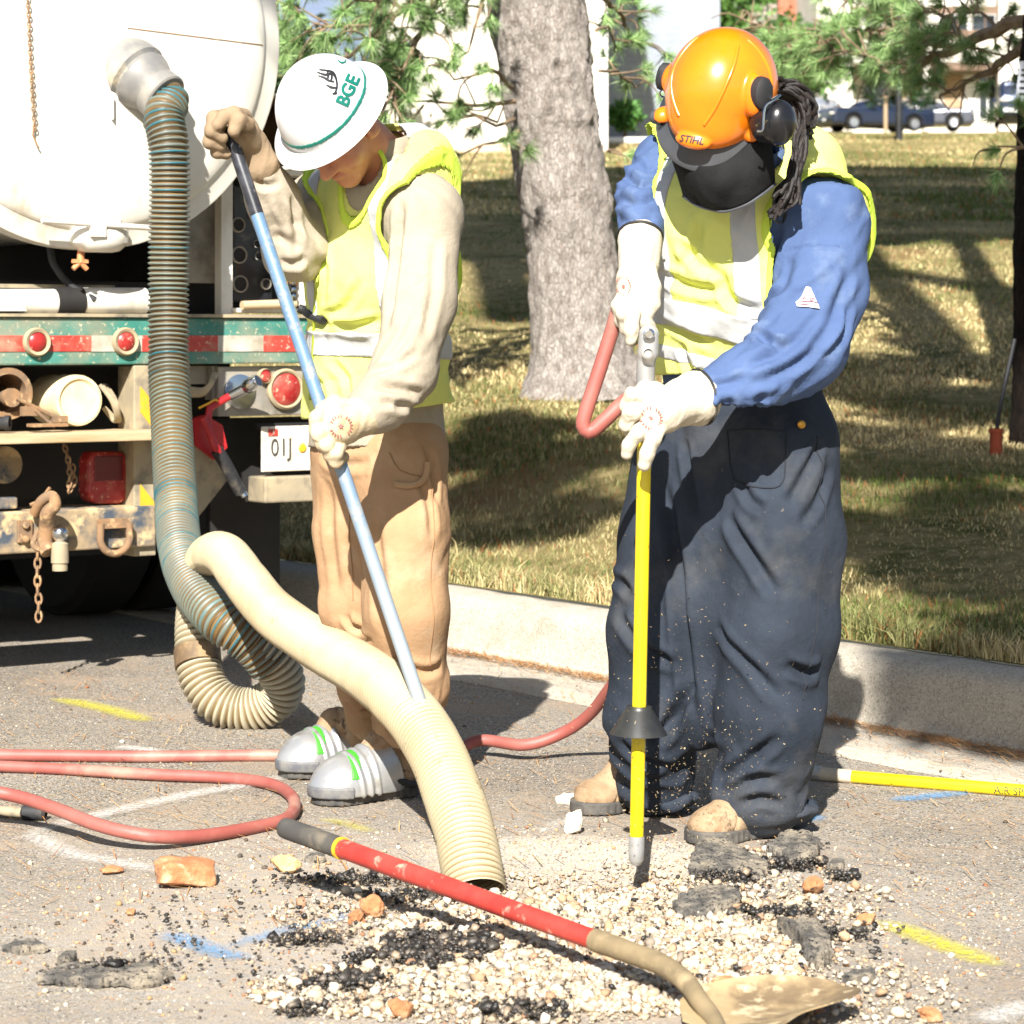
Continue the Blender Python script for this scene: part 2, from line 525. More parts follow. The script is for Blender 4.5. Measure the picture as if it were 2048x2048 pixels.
def grassground():
    t = NT('lawn_soil')
    c = t.mix(t.rng(t.noise(1.1, 7, .7), .38, .64), hx('#545629'), hx('#a08f62'))
    c = t.mix(t.rng(t.noise(9, 5, .75), .45, .7), c, hx('#a8966c'))
    c = t.mix(t.rng(t.noise(.45, 5, .7), .6, .72), c, hx('#8f6a4a'))
    t.base(c); t.set(roughness=.95); t.b.inputs['Specular IOR Level'].default_value = .1
    t.bump(t.noise(60, 6, .8), .8, .03)
    return t.m
def concrete():
    t = NT('concrete')
    c = t.mix(t.rng(t.noise(3, 7, .7), .35, .68), hx('#a09889'), hx('#b2aa9c'))
    v = t.voro(230, out='Color'); sp = t.n('ShaderNodeSeparateColor'); t.l(v, sp.inputs[0])
    c = t.mix(t.rng(sp.outputs[0], .74, .8, 0, .5), c, hx('#c4bcab'))
    c = t.mix(t.rng(sp.outputs[1], .8, .86, 0, .5), c, hx('#6e675b'))
    c = t.mix(t.rng(t.noise(1.7, 6, .7), .56, .7, 0, .75), c, hx('#776d5d'))
    t.base(c); t.set(roughness=.9)
    p = t.bump(t.voro(240), .4, .004); t.bump(t.noise(14, 7, .75), .5, .014, p)
    return t.m
M_ASPH, M_SOIL, M_CONC = asphalt(), grassground(), concrete()

def gridmesh(name, xs, ys, zf, mat, kind='structure'):
    X, Y = np.meshgrid(xs, ys, indexing='ij'); Z = zf(X, Y)
    v = np.stack([X, Y, Z], -1).reshape(-1, 3); nx, ny = len(xs), len(ys)
    i = np.arange(nx * ny).reshape(nx, ny)
    q = np.stack([i[:-1, :-1], i[1:, :-1], i[1:, 1:], i[:-1, 1:]], -1).reshape(-1, 4)
    return v, q
# road: fine patch round the dig, coarse elsewhere, cut at the gutter by sliding vertices onto the edge line
def axis(lo, hi, a, b, step, big):
    return np.unique(np.round(np.concatenate([np.arange(lo, a, big), np.arange(a, b, step), np.arange(b, hi + big, big)]), 4))
def road_axes(xs, ys):
    v, q = gridmesh('road', xs, ys, lambda x, y: road_z(x, y), M_ASPH)
    return v, q
v, q = road_axes(axis(-60, 60, -2.4, 2.4, .025, 1.5), axis(-40, 90, 3.6, 11, .025, 1.5))
kq = kerb_q(v[:, 0], v[:, 1])
keep = (kq[q] < .6).any(1); q = q[keep]
m = kq > -.36
v[m, 2] = v[m, 2] * 0 - .05                       # dips under the gutter slab
road = mk('road', v, q, M_ASPH, origin=A(0, 0, 0)); tag(road, kind='structure')

# gutter and kerb run as one casting profile, with a hairline joint every few metres
prof = [(-.40, -.06), (-.40, .004), (-.2, -.006), (-.03, -.004), (0, .004), (.018, .03), (.035, .10), (.048, .15), (.065, .175), (.09, .187), (.17, .195), (.21, .193), (.21, -.06)]
ss = np.concatenate([np.arange(-14, 14, .05), np.arange(14, 80, 2)])
vv = np.concatenate([[KP(s, a, z + (.004 * math.sin(s * 1.7) if z > .1 else 0)) for a, z in prof] for s in ss])
vv = vv + .003 * np.stack([vnoise(vv * 9, 2), vnoise(vv * 9, 3), vnoise(vv * 9, 4)], 1)
n = len(prof); i = np.arange(len(ss) * n).reshape(len(ss), n)
qq = np.stack([i[:-1, :-1], i[1:, :-1], i[1:, 1:], i[:-1, 1:]], -1).reshape(-1, 4)[:, ::-1]
kerb = mk('kerb', vv, qq, M_CONC, origin=KP(0, 0)); tag(kerb, kind='structure')

# lawn
sx = np.concatenate([np.arange(-22, -4, .5), np.arange(-4, 6, .2), np.arange(6, 40, 1), np.arange(40, 160, 6)])
qx = np.concatenate([np.arange(.2, 8, .15), np.arange(8, 30, .6), np.arange(30, 260, 4)])
S_, Q_ = np.meshgrid(sx, qx, indexing='ij')
X = KO[0] + KT[0] * S_ + KN[0] * Q_; Y = KO[1] + KT[1] * S_ + KN[1] * Q_
Z = lawn_z(X, Y) + .02 * vnoise(np.stack([X * 1.3, Y * 1.3, 0 * X], -1).reshape(-1, 3), 6).reshape(X.shape) * np.clip((Q_ - .3), 0, 1)
v = np.stack([X, Y, Z], -1).reshape(-1, 3); i = np.arange(X.size).reshape(X.shape)
q = np.stack([i[:-1, :-1], i[1:, :-1], i[1:, 1:], i[:-1, 1:]], -1).reshape(-1, 4)[:, ::-1]
lawn = mk('lawn', v, q, M_SOIL, origin=A(0, 0, 0)); tag(lawn, kind='structure')

# grass blades
def blades(n, dlo, dhi, hgt, wid, edge=False):
    if edge:
        s = rng.uniform(-6, 6, n); qd = .21 + rng.gamma(1.3, .05, n)
        x = KO[0] + KT[0] * s + KN[0] * qd; y = KO[1] + KT[1] * s + KN[1] * qd
    else:
        d = dlo * (dhi / dlo) ** rng.random(n)
        u = rng.uniform(-350, 2400, n); x = (u - CX) / F * d; y = d
        k = kerb_q(x, y) > .24; x, y = x[k], y[k]
    z = lawn_z(x, y)
    p0 = np.stack([x, y, z - .004], 1); n = len(x)
    pn = np.stack([x * .9, y * .9, 0 * x], 1)
    patch = fbm(pn, 21, 3) * .7
    h = hgt * rng.uniform(.5, 1.5, n) * (1 + .35 * np.clip(-patch, -1, 1)); 
    az = rng.uniform(0, 6.283, n); lean = np.abs(rng.normal(.45, .35, n)) * h
    w = wid * rng.uniform(.6, 1.4, n); fa = rng.uniform(0, 6.283, n)
    sd = np.stack([np.cos(fa), np.sin(fa), 0 * fa], 1) * w[:, None]
    ln = np.stack([np.cos(az), np.sin(az), 0 * az], 1)
    up = A(0, 0, 1)
    p1 = p0 + ln * (lean * .35)[:, None] + up * (h * .6)[:, None]
    p2 = p0 + ln * lean[:, None] * 1.1 + up * (h * .95)[:, None]
    V = np.stack([p0 - sd, p0 + sd, p1 - sd * .8, p1 + sd * .8, p2], 1).reshape(-1, 3)
    b = np.arange(n)[:, None] * 5
    T = np.concatenate([b + [0, 1, 3], b + [0, 3, 2], b + [2, 3, 4]])
    far = np.clip((y - 13) / 14, 0, 1)
    straw = np.clip(patch * 1.5 + .52 - .3 * far + rng.normal(0, .28, n), 0, 1)[:, None]
    if edge: straw = np.clip(straw + .18, 0, 1)
    g = np.array(hx('#4c5a26')) * rng.uniform(.6, 1.35, (n, 1)); st = np.array(hx('#c4b384')) * rng.uniform(.75, 1.25, (n, 1))
    c = g * (1 - straw) + st * straw
    br = (rng.random(n) < .08)[:, None]; c = np.where(br, np.array(hx('#8a5a34')), c)
    return V, T, np.repeat(c, 5, 0)
parts = [blades(110000, 6.2, 13, .027, .0018), blades(95000, 11, 26, .03, .0036), blades(50000, 22, 60, .045, .009), blades(16000, 0, 0, .065, .0022, True)]
V = []; T = []; C = []; o_ = 0
for a, b, c in parts:
    V.append(a); T.append(b + o_); C.append(c); o_ += len(a)
tg = NT('grass_blades'); at = tg.attr(); tg.base(at.outputs[0]); tg.set(roughness=.6); tg.b.inputs['Specular IOR Level'].default_value = .25
tg.b.inputs['Subsurface Weight'].default_value = 0
grass = mk('grass', np.concatenate(V), np.concatenate(T), tg.m, smooth=False, origin=A(0, 0, 0)); setcol(grass, np.concatenate(C))
tag(grass, 'short dry summer grass mixed green and straw on the bank behind the kerb', 'grass', kind='stuff')

# ------------------------------------------------------------------ trees
M_BARK = None
def bark(name, c1, c2, c3):
    t = NT(name)
    n1 = t.noise(26, 8, .78, (1, 1, .4), .3)
    c = t.mix(t.rng(n1, .38, .6), c1, c2)
    c = t.mix(t.rng(t.noise(60, 5, .75, (1, 1, .6)), .54, .7, 0, .8), c, c3)
    c = t.mix(t.rng(t.noise(4, 5, .7, (1, 1, .4)), .55, .75, 0, .45), c, tuple(x * 1.5 for x in c2))
    v = t.voro(60, 'DISTANCE_TO_EDGE', (1, 1, .38))
    c = t.mix(t.rng(v, .0, .12, .4, 0), c, tuple(x * .4 for x in c1))
    t.base(c); t.set(roughness=.95); t.b.inputs['Specular IOR Level'].default_value = .1
    p = t.bump(t.rng(v, 0, .25), .6, .012); t.bump(t.noise(70, 6, .8), .9, .018, p)
    return t.m
M_BARK = bark('pine_bark', hx('#857d75'), hx('#bcb4ac'), hx('#a58d7f'))
M_BARK_SHADE = bark('shaded_bark', hx('#1c1714'), hx('#2e2621'), hx('#3a2a22'))  # bark taken near black, shade on the right-edge trunk put into the colour
M_TWIG = pmat('twig', hx('#6d5a45'), hx('#8b7860'), ns=20, rough=.9, bump=.5, bs=60)
tn = NT('pine_needles'); at = tn.attr(); tn.base(at.outputs[0]); tn.set(roughness=.45); tn.b.inputs['Specular IOR Level'].default_value = .35
M_NEED = tn.m
tl = NT('leaves'); at = tl.attr(); tl.base(at.outputs[0]); tl.set(roughness=.5)
M_LEAF = tl.m

def needles(centers, dirs, L, cnt, w, c1, c2, spread=1.1):
    """fans of long needles at branch tips"""
    c = np.repeat(np.asarray(centers, float), cnt, 0); d = np.repeat(np.asarray(dirs, float), cnt, 0)
    L = np.repeat(np.broadcast_to(L, (len(centers),)), cnt) * rng.uniform(.65, 1.1, len(c))
    n = len(c)
    r = rng.normal(0, 1, (n, 3)); r /= np.linalg.norm(r, axis=1)[:, None]
    dd = d + r * spread; dd /= np.linalg.norm(dd, axis=1)[:, None]
    b = c + d * (rng.uniform(-.35, .1, n) * L)[:, None]
    e = b + dd * L[:, None]; e[:, 2] -= .12 * L
    s = np.cross(dd, rng.normal(0, 1, (n, 3))); s /= np.linalg.norm(s, axis=1)[:, None] + 1e-9
    s *= (w * rng.uniform(.7, 1.3, n))[:, None]
    V = np.stack([b - s, b + s, e], 1).reshape(-1, 3); T = np.arange(3 * n).reshape(-1, 3)
    k = rng.random((n, 1)); tk = np.repeat(rng.random((len(centers), 1)), cnt, 0)
    col = (np.array(c1) * (1 - k) + np.array(c2) * k) * (.65 + .7 * tk)
    return V, T, np.repeat(col, 3, 0)
def leaves(centers, size, c1, c2, flat=.4, asp=.5):
    n = len(centers)
    a = rng.normal(0, 1, (n, 3)); a[:, 2] *= flat; a /= np.linalg.norm(a, axis=1)[:, None]
    b = np.cross(a, rng.normal(0, 1, (n, 3))); b /= np.linalg.norm(b, axis=1)[:, None]
    s = (np.asarray(size) * rng.uniform(.6, 1.4, n))[:, None]
    V = np.stack([centers - a * s, centers + b * s * asp, centers + a * s, centers - b * s * asp], 1).reshape(-1, 3)
    Q = np.arange(4 * n).reshape(-1, 4); k = rng.random((n, 1))
    return V, Q, np.repeat(np.array(c1) * (1 - k) + np.array(c2) * k, 4, 0)
def cat(*parts):
    V = []; T = []; C = []; o = 0
    for a, b, c in parts: V.append(a); T.append(b + o); C.append(c); o += len(a)
    return np.concatenate(V), np.concatenate(T), np.concatenate(C)

def branch_set(paths, r0, twigs, tw_len, L, cnt, w, c1, c2, seed, spread=1.1, droop=-.15, prune=None):
    """paths: lists of world points; returns wood MB and needle arrays"""
    r = np.random.default_rng(seed); mb = MB(); cen = []; dr = []
    for k, pth in enumerate(paths):
        pts = resample(catmull(pth, 6), .12)
        rr = np.linspace(r0 if np.isscalar(r0) else r0[k], .004, len(pts))
        mb.sweep(pts + .01 * r.normal(0, 1, pts.shape), rr, 6)
        Tn = np.gradient(pts, axis=0); Tn /= np.linalg.norm(Tn, axis=1)[:, None]
        m = twigs if np.isscalar(twigs) else twigs[k]
        for _ in range(m):
            j = min(len(pts) - 1, int(len(pts) * (r.random() ** .7)))
            side = nrm(np.cross(Tn[j], r.normal(0, 1, 3)))
            dv = nrm(Tn[j] * .7 + side * .8 + A(0, 0, droop)); ln = tw_len * r.uniform(.4, 1.2)
            e = pts[j] + dv * ln; mid = pts[j] + dv * ln * .5 + A(0, 0, .03) + .02 * r.normal(0, 1, 3)
            mb.sweep(catmull([pts[j], mid, e], 3), np.linspace(.006, .003, 7), 4, False)
            cen.append(e); dr.append(nrm(e - mid))
            if r.random() < .6: cen.append(mid + .3 * (e - mid) + side * .05); dr.append(nrm(dv + side * .6))
        cen.append(pts[-1]); dr.append(Tn[-1])
    if prune is not None:
        k = [i for i, c in enumerate(cen) if not prune(CX + c[0] / c[1] * F, HOR - (c[2] - CH) / c[1] * F)]; cen = [cen[i] for i in k]; dr = [dr[i] for i in k]
    return mb, needles(cen, dr, L, cnt, w, c1, c2, spread)

# --- the big pine between the two workers
d0 = 12.6
base = P(1160, 785, d0); base[2] = lawn_z(base[0], base[1]) - .04
pine = empty('pine_tree', base, 0, 'tall pine with a thick leaning grey trunk between the two workers', 'tree')
tp = [P(1172, 800, d0), P(1166, 745, d0), P(1160, 690, d0), P(1140, 480, d0), P(1106, 240, d0), P(1070, 0, d0), P(1010, -400, d0), P(960, -900, d0 - .1)] + [base + A(-.5, 0, 5.2), base + A(-.7, 0, 11), base + A(-.8, 0, 19.5)]
tr = [.345, .285, .245, .226, .238, .253, .24, .225, .2, .14, .03]
tp = [np.asarray(p) for p in tp]
pts = catmull(tp, 12); rr = np.interp(np.linspace(0, 1, len(pts)), np.linspace(0, 1, len(tr)), tr)
pr = resample(np.concatenate([pts, rr[:, None]], 1), .025)
v, f = sweep(pr[:, :3], pr[:, 3], 96, False)
cc = np.repeat(pr[:, :3], 96, 0); dirn = (v - cc); dirn /= np.linalg.norm(dirn, axis=1)[:, None]
bz = np.clip(1 - (v[:, 2] - base[2]) / .45, 0, 1)
ang = np.arctan2(dirn[:, 1], dirn[:, 0])
flare = .07 * bz ** 2 * (np.sin(ang * 5 + 1.2) * .6 + .5)
q3 = np.stack([v[:, 0] * 16, v[:, 1] * 16, v[:, 2] * 5.5], 1)
plate = 1 - np.abs(vnoise(q3 + .6 * np.stack([vnoise(q3, 1), vnoise(q3, 2), vnoise(q3, 3)], 1), 11)) * 2.2
dsp = flare - .011 * np.clip(plate, -1, 1) + .008 * vnoise(v * 40, 5) + .012 * vnoise(v * 5, 7)
for (ku, kv, kr, kd) in ((1028, 55, .05, .03), (1118, 135, .06, .025), (1100, 228, .04, .02), (1170, 228, .05, .03), (1022, 172, .03, .03)):   # branch scars
    kc = P(ku, kv, d0 - .235); dd = np.linalg.norm((v - kc) * A(1, .6, 1.3), axis=1)
    dsp += kd * np.exp(-((dd - kr) / .018) ** 2) - .03 * np.exp(-(dd / (kr * .7)) ** 2)
v = v + dirn * dsp[:, None]
trunk = mk('trunk', v, np.array(f), M_BARK, pine)
N1, N2 = hx('#3c6a2a'), hx('#a3bd7c')
D = 12.3
paths = [
 PP((985, -60, D), (880, -20, D - .3), (780, 30, D - .6), (700, 55, D - .8), (610, 40, D - .9)),
 PP((985, -40, D), (920, -10, D - .5), (840, -30, D - .9), (760, 0, D - 1.2), (690, -20, D - 1.4)),
 PP((880, -20, D - .3), (850, 60, D - .6), (800, 150, D - .9), (770, 230, D - 1)),
 PP((800, 25, D - .6), (740, 90, D - .8), (745, 160, D - .9), (790, 205, D - .9)),
 PP((780, 30, D - .6), (700, 110, D - .2), (640, 130, D), (590, 160, D)),
 PP((1022, 170, D), (970, 140, D - .4), (925, 160, D - .5), (880, 130, D - .6)),
 PP((1025, 200, D), (960, 215, D - .2), (900, 200, D - .3), (830, 212, D - .3), (790, 205, D - .3)),
 PP((1030, 238, D), (990, 245, D - .3), (950, 232, D - .3), (905, 240, D - .4)),
 PP((1035, 265, D), (985, 285, D - .3), (945, 296, D - .3), (915, 312, D - .3)),
 PP((985, -50, D), (960, 20, D - .2), (940, 90, D - .3), (900, 130, D - .4)),
 PP((985, -80, D), (640, -40, D), (560, -10, D), (540, 40, D)),
 PP((1185, -30, D), (1230, 20, D + .6), (1270, 75, D + 1), (1330, 110, D + 1.3)),
 PP((1190, 60, D), (1215, 60, D + .3), (1235, 95, D + .5)),
 PP((1205, 150, D), (1240, 150, D + .3), (1270, 170, D + .6), (1300, 160, D + .9)),
 PP((1215, 300, D), (1240, 296, D), (1258, 310, D)),
]
mb, nd = branch_set(paths, [.03, .03, .018, .016, .016, .014, .014, .012, .012, .014, .025, .018, .01, .01, .008], [34, 40, 24, 26, 18, 4, 6, 5, 4, 5, 34, 10, 4, 4, 2], .24, .095, 90, .0017, N1, N2, 31, 1.0)
mb.make('branch', M_TWIG, pine, True)
# crown overhead: whorled limbs carrying clumps of needles
def crown(root, ctr, z0, z1, R, nclump, seed, c1=hx('#1f3d18'), c2=hx('#456b2e'), per=26, size=.24, lean=(0, 0), skip=None):
    r = np.random.default_rng(seed); mb = MB(); cs = []
    k = 0
    while k < nclump:
        zz = z0 + (z1 - z0) * r.random() ** 1.2; f_ = 1 - (zz - z0) / (z1 - z0)
        a = r.uniform(0, 6.283); R1 = R * (.25 + .75 * f_) * r.uniform(.55, 1)
        tip = A(ctr[0] + math.cos(a) * R1, ctr[1] + math.sin(a) * R1, zz + R1 * .12)
        st = A(ctr[0] + lean[0] * (zz - z0), ctr[1] + lean[1] * (zz - z0), zz)
        if skip is not None and skip(tip): k += 1; continue
        mb.sweep(catmull([st, (st + tip) / 2 + A(0, 0, .1), tip], 3), np.linspace(.045, .012, 7), 5, False)
        for t_ in (.45, .62, .78, .9, 1.0):
            c = st + (tip - st) * t_; cs.append(c + r.normal(0, .22, (per, 3)) * A(1.2, 1.2, .55))
        k += 1
    return mb, leaves(np.concatenate(cs), size, c1, c2)
mb, lf = crown(pine, tp[8] + A(0, 0, -3), 8.2, 18.0, 3.9, 260, 5, per=26, size=.34, lean=(-.05, 0))
mb.make('limb', M_BARK, pine, True)
cv = mk('crown', lf[0], lf[1], M_LEAF, pine, False); setcol(cv, lf[2])
ob = mk('needles', nd[0], nd[1], M_NEED, pine, False); setcol(ob, nd[2])

# --- dark tree at the right edge with a posted sheet
d1 = 11.2
b1 = P(2122, 905, d1); b1[2] = lawn_z(b1[0], b1[1]) - .03
rt = empty('pine_tree', b1, 0, 'shaded dark trunk with a paper notice at the right edge of the photo', 'tree')
pts = catmull([P(2124, 930, d1), P(2121, 880, d1), P(2119, 780, d1), P(2118, 500, d1), P(2124, 200, d1), P(2130, -100, d1), P(2140, -900, d1), P(2150, -3000, d1)], 10)
rr = np.interp(np.linspace(0, 1, len(pts)), [0, .08, .18, .35, .6, 1], [.29, .245, .218, .2, .187, .09])
pr = resample(np.concatenate([pts, rr[:, None]], 1), .03)
v, f = sweep(pr[:, :3], pr[:, 3], 64, False); cc = np.repeat(pr[:, :3], 64, 0); dn = v - cc; dn /= np.linalg.norm(dn, axis=1)[:, None]
q3 = v * A(18, 18, 6); v = v + dn * (.012 * np.abs(vnoise(q3, 3)) + .006 * vnoise(v * 40, 8))[:, None]
mk('trunk', v, np.array(f), M_BARK_SHADE, rt)
D = 10.2
paths = [
 PP((2110, 40, d1), (2010, 55, 11.4), (1930, 85, 11.9), (1860, 115, 12.5), (1800, 150, 13.1), (1720, 105, 13.7)),
 PP((2110, 80, d1), (2040, 100, 11.4), (1975, 140, 11.8), (1935, 165, 12.1), (1880, 190, 12.5)),
 PP((1900, 95, 12.1), (1840, 80, 12.7), (1770, 60, 13.5), (1700, 70, 14.1), (1620, 95, 14.5), (1560, 110, 14.8)),
 PP((1860, 115, 12.5), (1790, 130, 13.5), (1720, 140, 14.1), (1650, 130, 14.5), (1580, 140, 15.0)),
 PP((1800, 60, 13.5), (1790, 10, 13.5), (1760, -30, 13.7), (1700, 0, 14.1)),
 PP((1930, 85, 11.9), (1900, 40, 12.3), (1880, 30, 12.5), (1850, 20, 12.5)),
 PP((2000, 60, 11.5), (1960, 30, 11.8), (1930, 20, 12.1)),
 PP((1720, 105, 13.7), (1650, 100, 14.2), (1590, 105, 14.7), (1540, 110, 15.1)),
 PP((1720, 70, 14.1), (1640, 60, 14.5), (1560, 60, 15.1), (1480, 40, 15.5)),
 PP((2110, 330, d1), (2060, 300, 10.9), (2020, 290, 10.9), (1990, 300, 10.9)),
]
mb, nd = branch_set(paths, [.035, .03, .02, .018, .015, .012, .012, .014, .014, .01], [26, 14, 44, 40, 26, 10, 6, 34, 40, 6], .22, .095, 90, .0018, N1, N2, 33, 1.0, -.02, prune=lambda u, v: (1560 < u < 1965 and v > 178) or (1330 < u < 1640 and v < 62))
mb.make('branch', M_TWIG, rt, True)
ob = mk('needles', nd[0], nd[1], M_NEED, rt, False); setcol(ob, nd[2])
mb, lf = crown(rt, A(b1[0], b1[1], 0), 12.0, 19.0, 4.0, 200, 9, per=26, size=.34)
mb.make('limb', M_BARK_SHADE, rt, True)
cv = mk('crown', lf[0], lf[1], M_LEAF, rt, False); setcol(cv, lf[2])
# posted sheet on that trunk
M_PAPER = pmat('paper', hx('#cfd2da'), hx('#b9bcc6'), ns=12, rough=.8)
M_INK = pmat('dark_ink', hx('#20242c'), rough=.7)
d1p = d1 - .22
pa, pb, pc_, pd_ = P(2040, 122, d1p), P(2140, 122, d1p), P(2140, 220, d1p), P(2028, 219, d1p)
sh = MB().prism([pa, pd_, pc_, pb], A(0, .004, 0)).make('paper_notice', M_PAPER); tag(sh, 'pale paper notice posted on the dark trunk at the right edge', 'notice')
mb = MB()
for k, (u0, v0, u1) in enumerate([(2043, 140, 2060), (2042, 150, 2052), (2040, 163, 2056), (2039, 176, 2060), (2039, 188, 2052), (2038, 203, 2090), (2038, 209, 2080)]):
    mb.box((P(u0, v0, d1p - .003) + P(u1, v0, d1p - .003)) / 2, ((u1 - u0) / F * d1p, .001, .010 if k < 5 else .004))
mb.make('lettering', M_INK, sh)
# --- sapling pipe at that trunk's foot
bp = P(1992, 880, 10.9); bp[2] = lawn_z(bp[0], bp[1])
M_TERRA = pmat('terracotta', hx('#a2492a'), hx('#7c3720'), ns=10, rough=.8, bump=.3)
dp = empty('drain_pipe', bp - A(0, 0, .02), 0, 'orange clay drain pipe standing at the foot of the dark trunk', 'pipe')
MB().lathe([(.028, 0), (.028, .11), (.032, .112), (.032, .13), (.024, .13), (.024, .02)], bp - A(0, 0, .02), A(0, 0, 1), 20).make('pipe_body', M_TERRA, dp, True)
MB().sweep(catmull([bp + A(0, 0, .03), bp + A(.005, 0, .12), bp + A(.03, .01, .25), bp + A(.09, .04, .5)], 6), .009, 8).make('tube', pmat('black_rubber', hx('#15151a'), rough=.6), dp, True)

# --- unseen tree behind the camera, leaf clumps placed to throw dapple on bank and kerb
shade = empty('shade_tree', A(4.6, -5.5, 0), 0, 'unseen leafy tree behind the camera, crown shaped to dapple the bank', 'tree')
r = np.random.default_rng(77); mb = MB(); cs = []
mb.sweep(catmull([A(4.6, -5.5, 0), A(4.4, -5.4, 2.5), A(4.2, -5.2, 5), A(4.0, -4.9, 8), A(3.9, -4.8, 10)], 6), np.linspace(.32, .12, 25), 16)
blobs = [  # (photo column, row, height of the clump above that ground, radius)
 (2010, 1460, 8, .24), (1890, 1400, 8.4, .16), (1960, 1400, 8.4, .2), (2090, 1390, 8, .34), (2060, 1270, 8.4, .3), (2130, 1190, 7.6, .4), (1980, 1150, 8, .34), (1860, 1090, 8, .34), (1740, 1080, 8, .34), (1980, 1060, 8, .36),
 (1680, 1060, 8.2, .24), (1760, 940, 8, .26), (1690, 870, 8.2, .3), (1860, 900, 7.8, .34), (2000, 930, 8, .34), (1930, 830, 7.4, .4), (2040, 800, 7.6, .4), (1680, 770, 7.8, .32), (1790, 790, 8.2, .4), (1860, 740, 8, .35), (1720, 730, 8.3, .26), (1990, 740, 8.2, .36), (1930, 1000, 8, .2),
 (930, 1000, 7.8, .26), (1010, 1060, 8, .26), (1110, 1030, 8, .3), (1050, 960, 8, .3), (900, 920, 8, .2), (980, 900, 8.2, .26), (1160, 910, 7.8, .24), (1090, 860, 8, .18), (1000, 840, 8.2, .14)]
for (bu, bv, hh, br) in blobs:
    # walk down the view ray to the ground, then up towards the sun
    ds = np.linspace(6, 40, 800); zz = CH - (bv - HOR) / F * ds; xx = (bu - CX) / F * ds
    gz = np.where(kerb_q(xx, ds) > .1, lawn_z(xx, ds), 0); j = np.argmax(zz <= gz); g = A(xx[j], ds[j], gz[j])
    c = g + SUNV / SUNV[2] * hh
    for _ in range(3):
        cs.append(c + r.normal(0, 1, (int(80 * br / .3), 3)) * br * A(.52, .52, .26))
    st = A(4.1, -5, r.uniform(5, 8.5))
    mb.sweep(catmull([st, st + (c - st) * .5 + A(0, 0, .5), c], 4), np.linspace(.035, .012, 9), 5, False)
def above(bu, bv, hh):
    ds = np.linspace(6, 40, 800); zz = CH - (bv - HOR) / F * ds; xx = (bu - CX) / F * ds
    gz = np.where(kerb_q(xx, ds) > .1, lawn_z(xx, ds), 0); j = np.argmax(zz <= gz); return A(xx[j], ds[j], gz[j]) + SUNV / SUNV[2] * hh
# two limbs added out of view, bent to lay bars of shadow across the lawn
mb.sweep(catmull([A(4.0, -4.8, 7.0)] + [above(*q) for q in ((1935, 725, 8.6), (1890, 690, 8.7), (1830, 625, 8.8), (1765, 555, 8.9), (1720, 500, 9.0))], 6), np.linspace(.2, .15, 31), 10)
mb.sweep(catmull([A(4.0, -4.8, 9.8), A(2.2, -1.5, 13.2), A(-.3, 2.2, 14.6)] + [above(*q) for q in ((985, 470, 9.7), (1000, 540, 9.6), (1030, 640, 9.5))], 6), np.linspace(.2, .2, 31), 10)
for _ in range(160):
    a = r.uniform(0, 6.28); R1 = r.uniform(.5, 2.6); c = A(5.6 + math.cos(a) * R1, -6 + math.sin(a) * R1, r.uniform(6, 11)); cs.append(c + r.normal(0, .35, (14, 3)))
mb.make('trunk', M_BARK, shade, True)
lf = leaves(np.concatenate(cs), .1, hx('#2c4a1c'), hx('#4d7030'))
cv = mk('crown', lf[0], lf[1], M_LEAF, shade, False); setcol(cv, lf[2])

# ------------------------------------------------------------------ houses, cars and planting up the bank
def siding(name, c1, c2, pitch=.13, rough=.75):
    t = NT(name); s_ = t.n('ShaderNodeSeparateXYZ'); t.l(t.co(), s_.inputs[0])
    fr = t.math('FRACT', t.math('DIVIDE', s_.outputs[2], pitch))
    c = t.mix(t.rng(t.noise(.8, 5), .35, .65), c1, c2)
    c = t.mix(t.rng(fr, .93, .97, 0, .5), c, tuple(x * .45 for x in c1))
    t.base(c); t.set(roughness=rough); t.bump(fr, .6, .02)
    return t.m
M_CREAM = siding('cream_siding', hx('#cfc9bb'), hx('#d8d3c8'))
M_GREYS = siding('grey_siding', hx('#848b97'), hx('#9aa0a8'))
M_BLUES = siding('blue_siding', hx('#5d6d8a'), hx('#6b7a94'))
M_WHITEW = pmat('white_render', hx('#d6d2c8'), hx('#cbc5b8'), ns=.6, rough=.9, bump=.15, bs=30)
M_TRIM = pmat('white_trim', hx('#dcdcd8'), rough=.6)
M_ROOF = pmat('shingles', hx('#8a7d70'), hx('#9d9184'), ns=3, rough=.95, bump=.5, bs=20)
M_BRICK = pmat('brick', hx('#9a5840'), hx('#b2705a'), ns=9, rough=.9, bump=.3, bs=20)
M_GLASS = pmat('window_glass', hx('#1a2026'), hx('#2c343c'), ns=.7, rough=.08, spec=.8)
M_BROWN = pmat('brown_wood', hx('#6d5748'), hx('#7f6a5a'), ns=2, rough=.85)
M_TAN = pmat('tan_door', hx('#9a8468'), rough=.8)

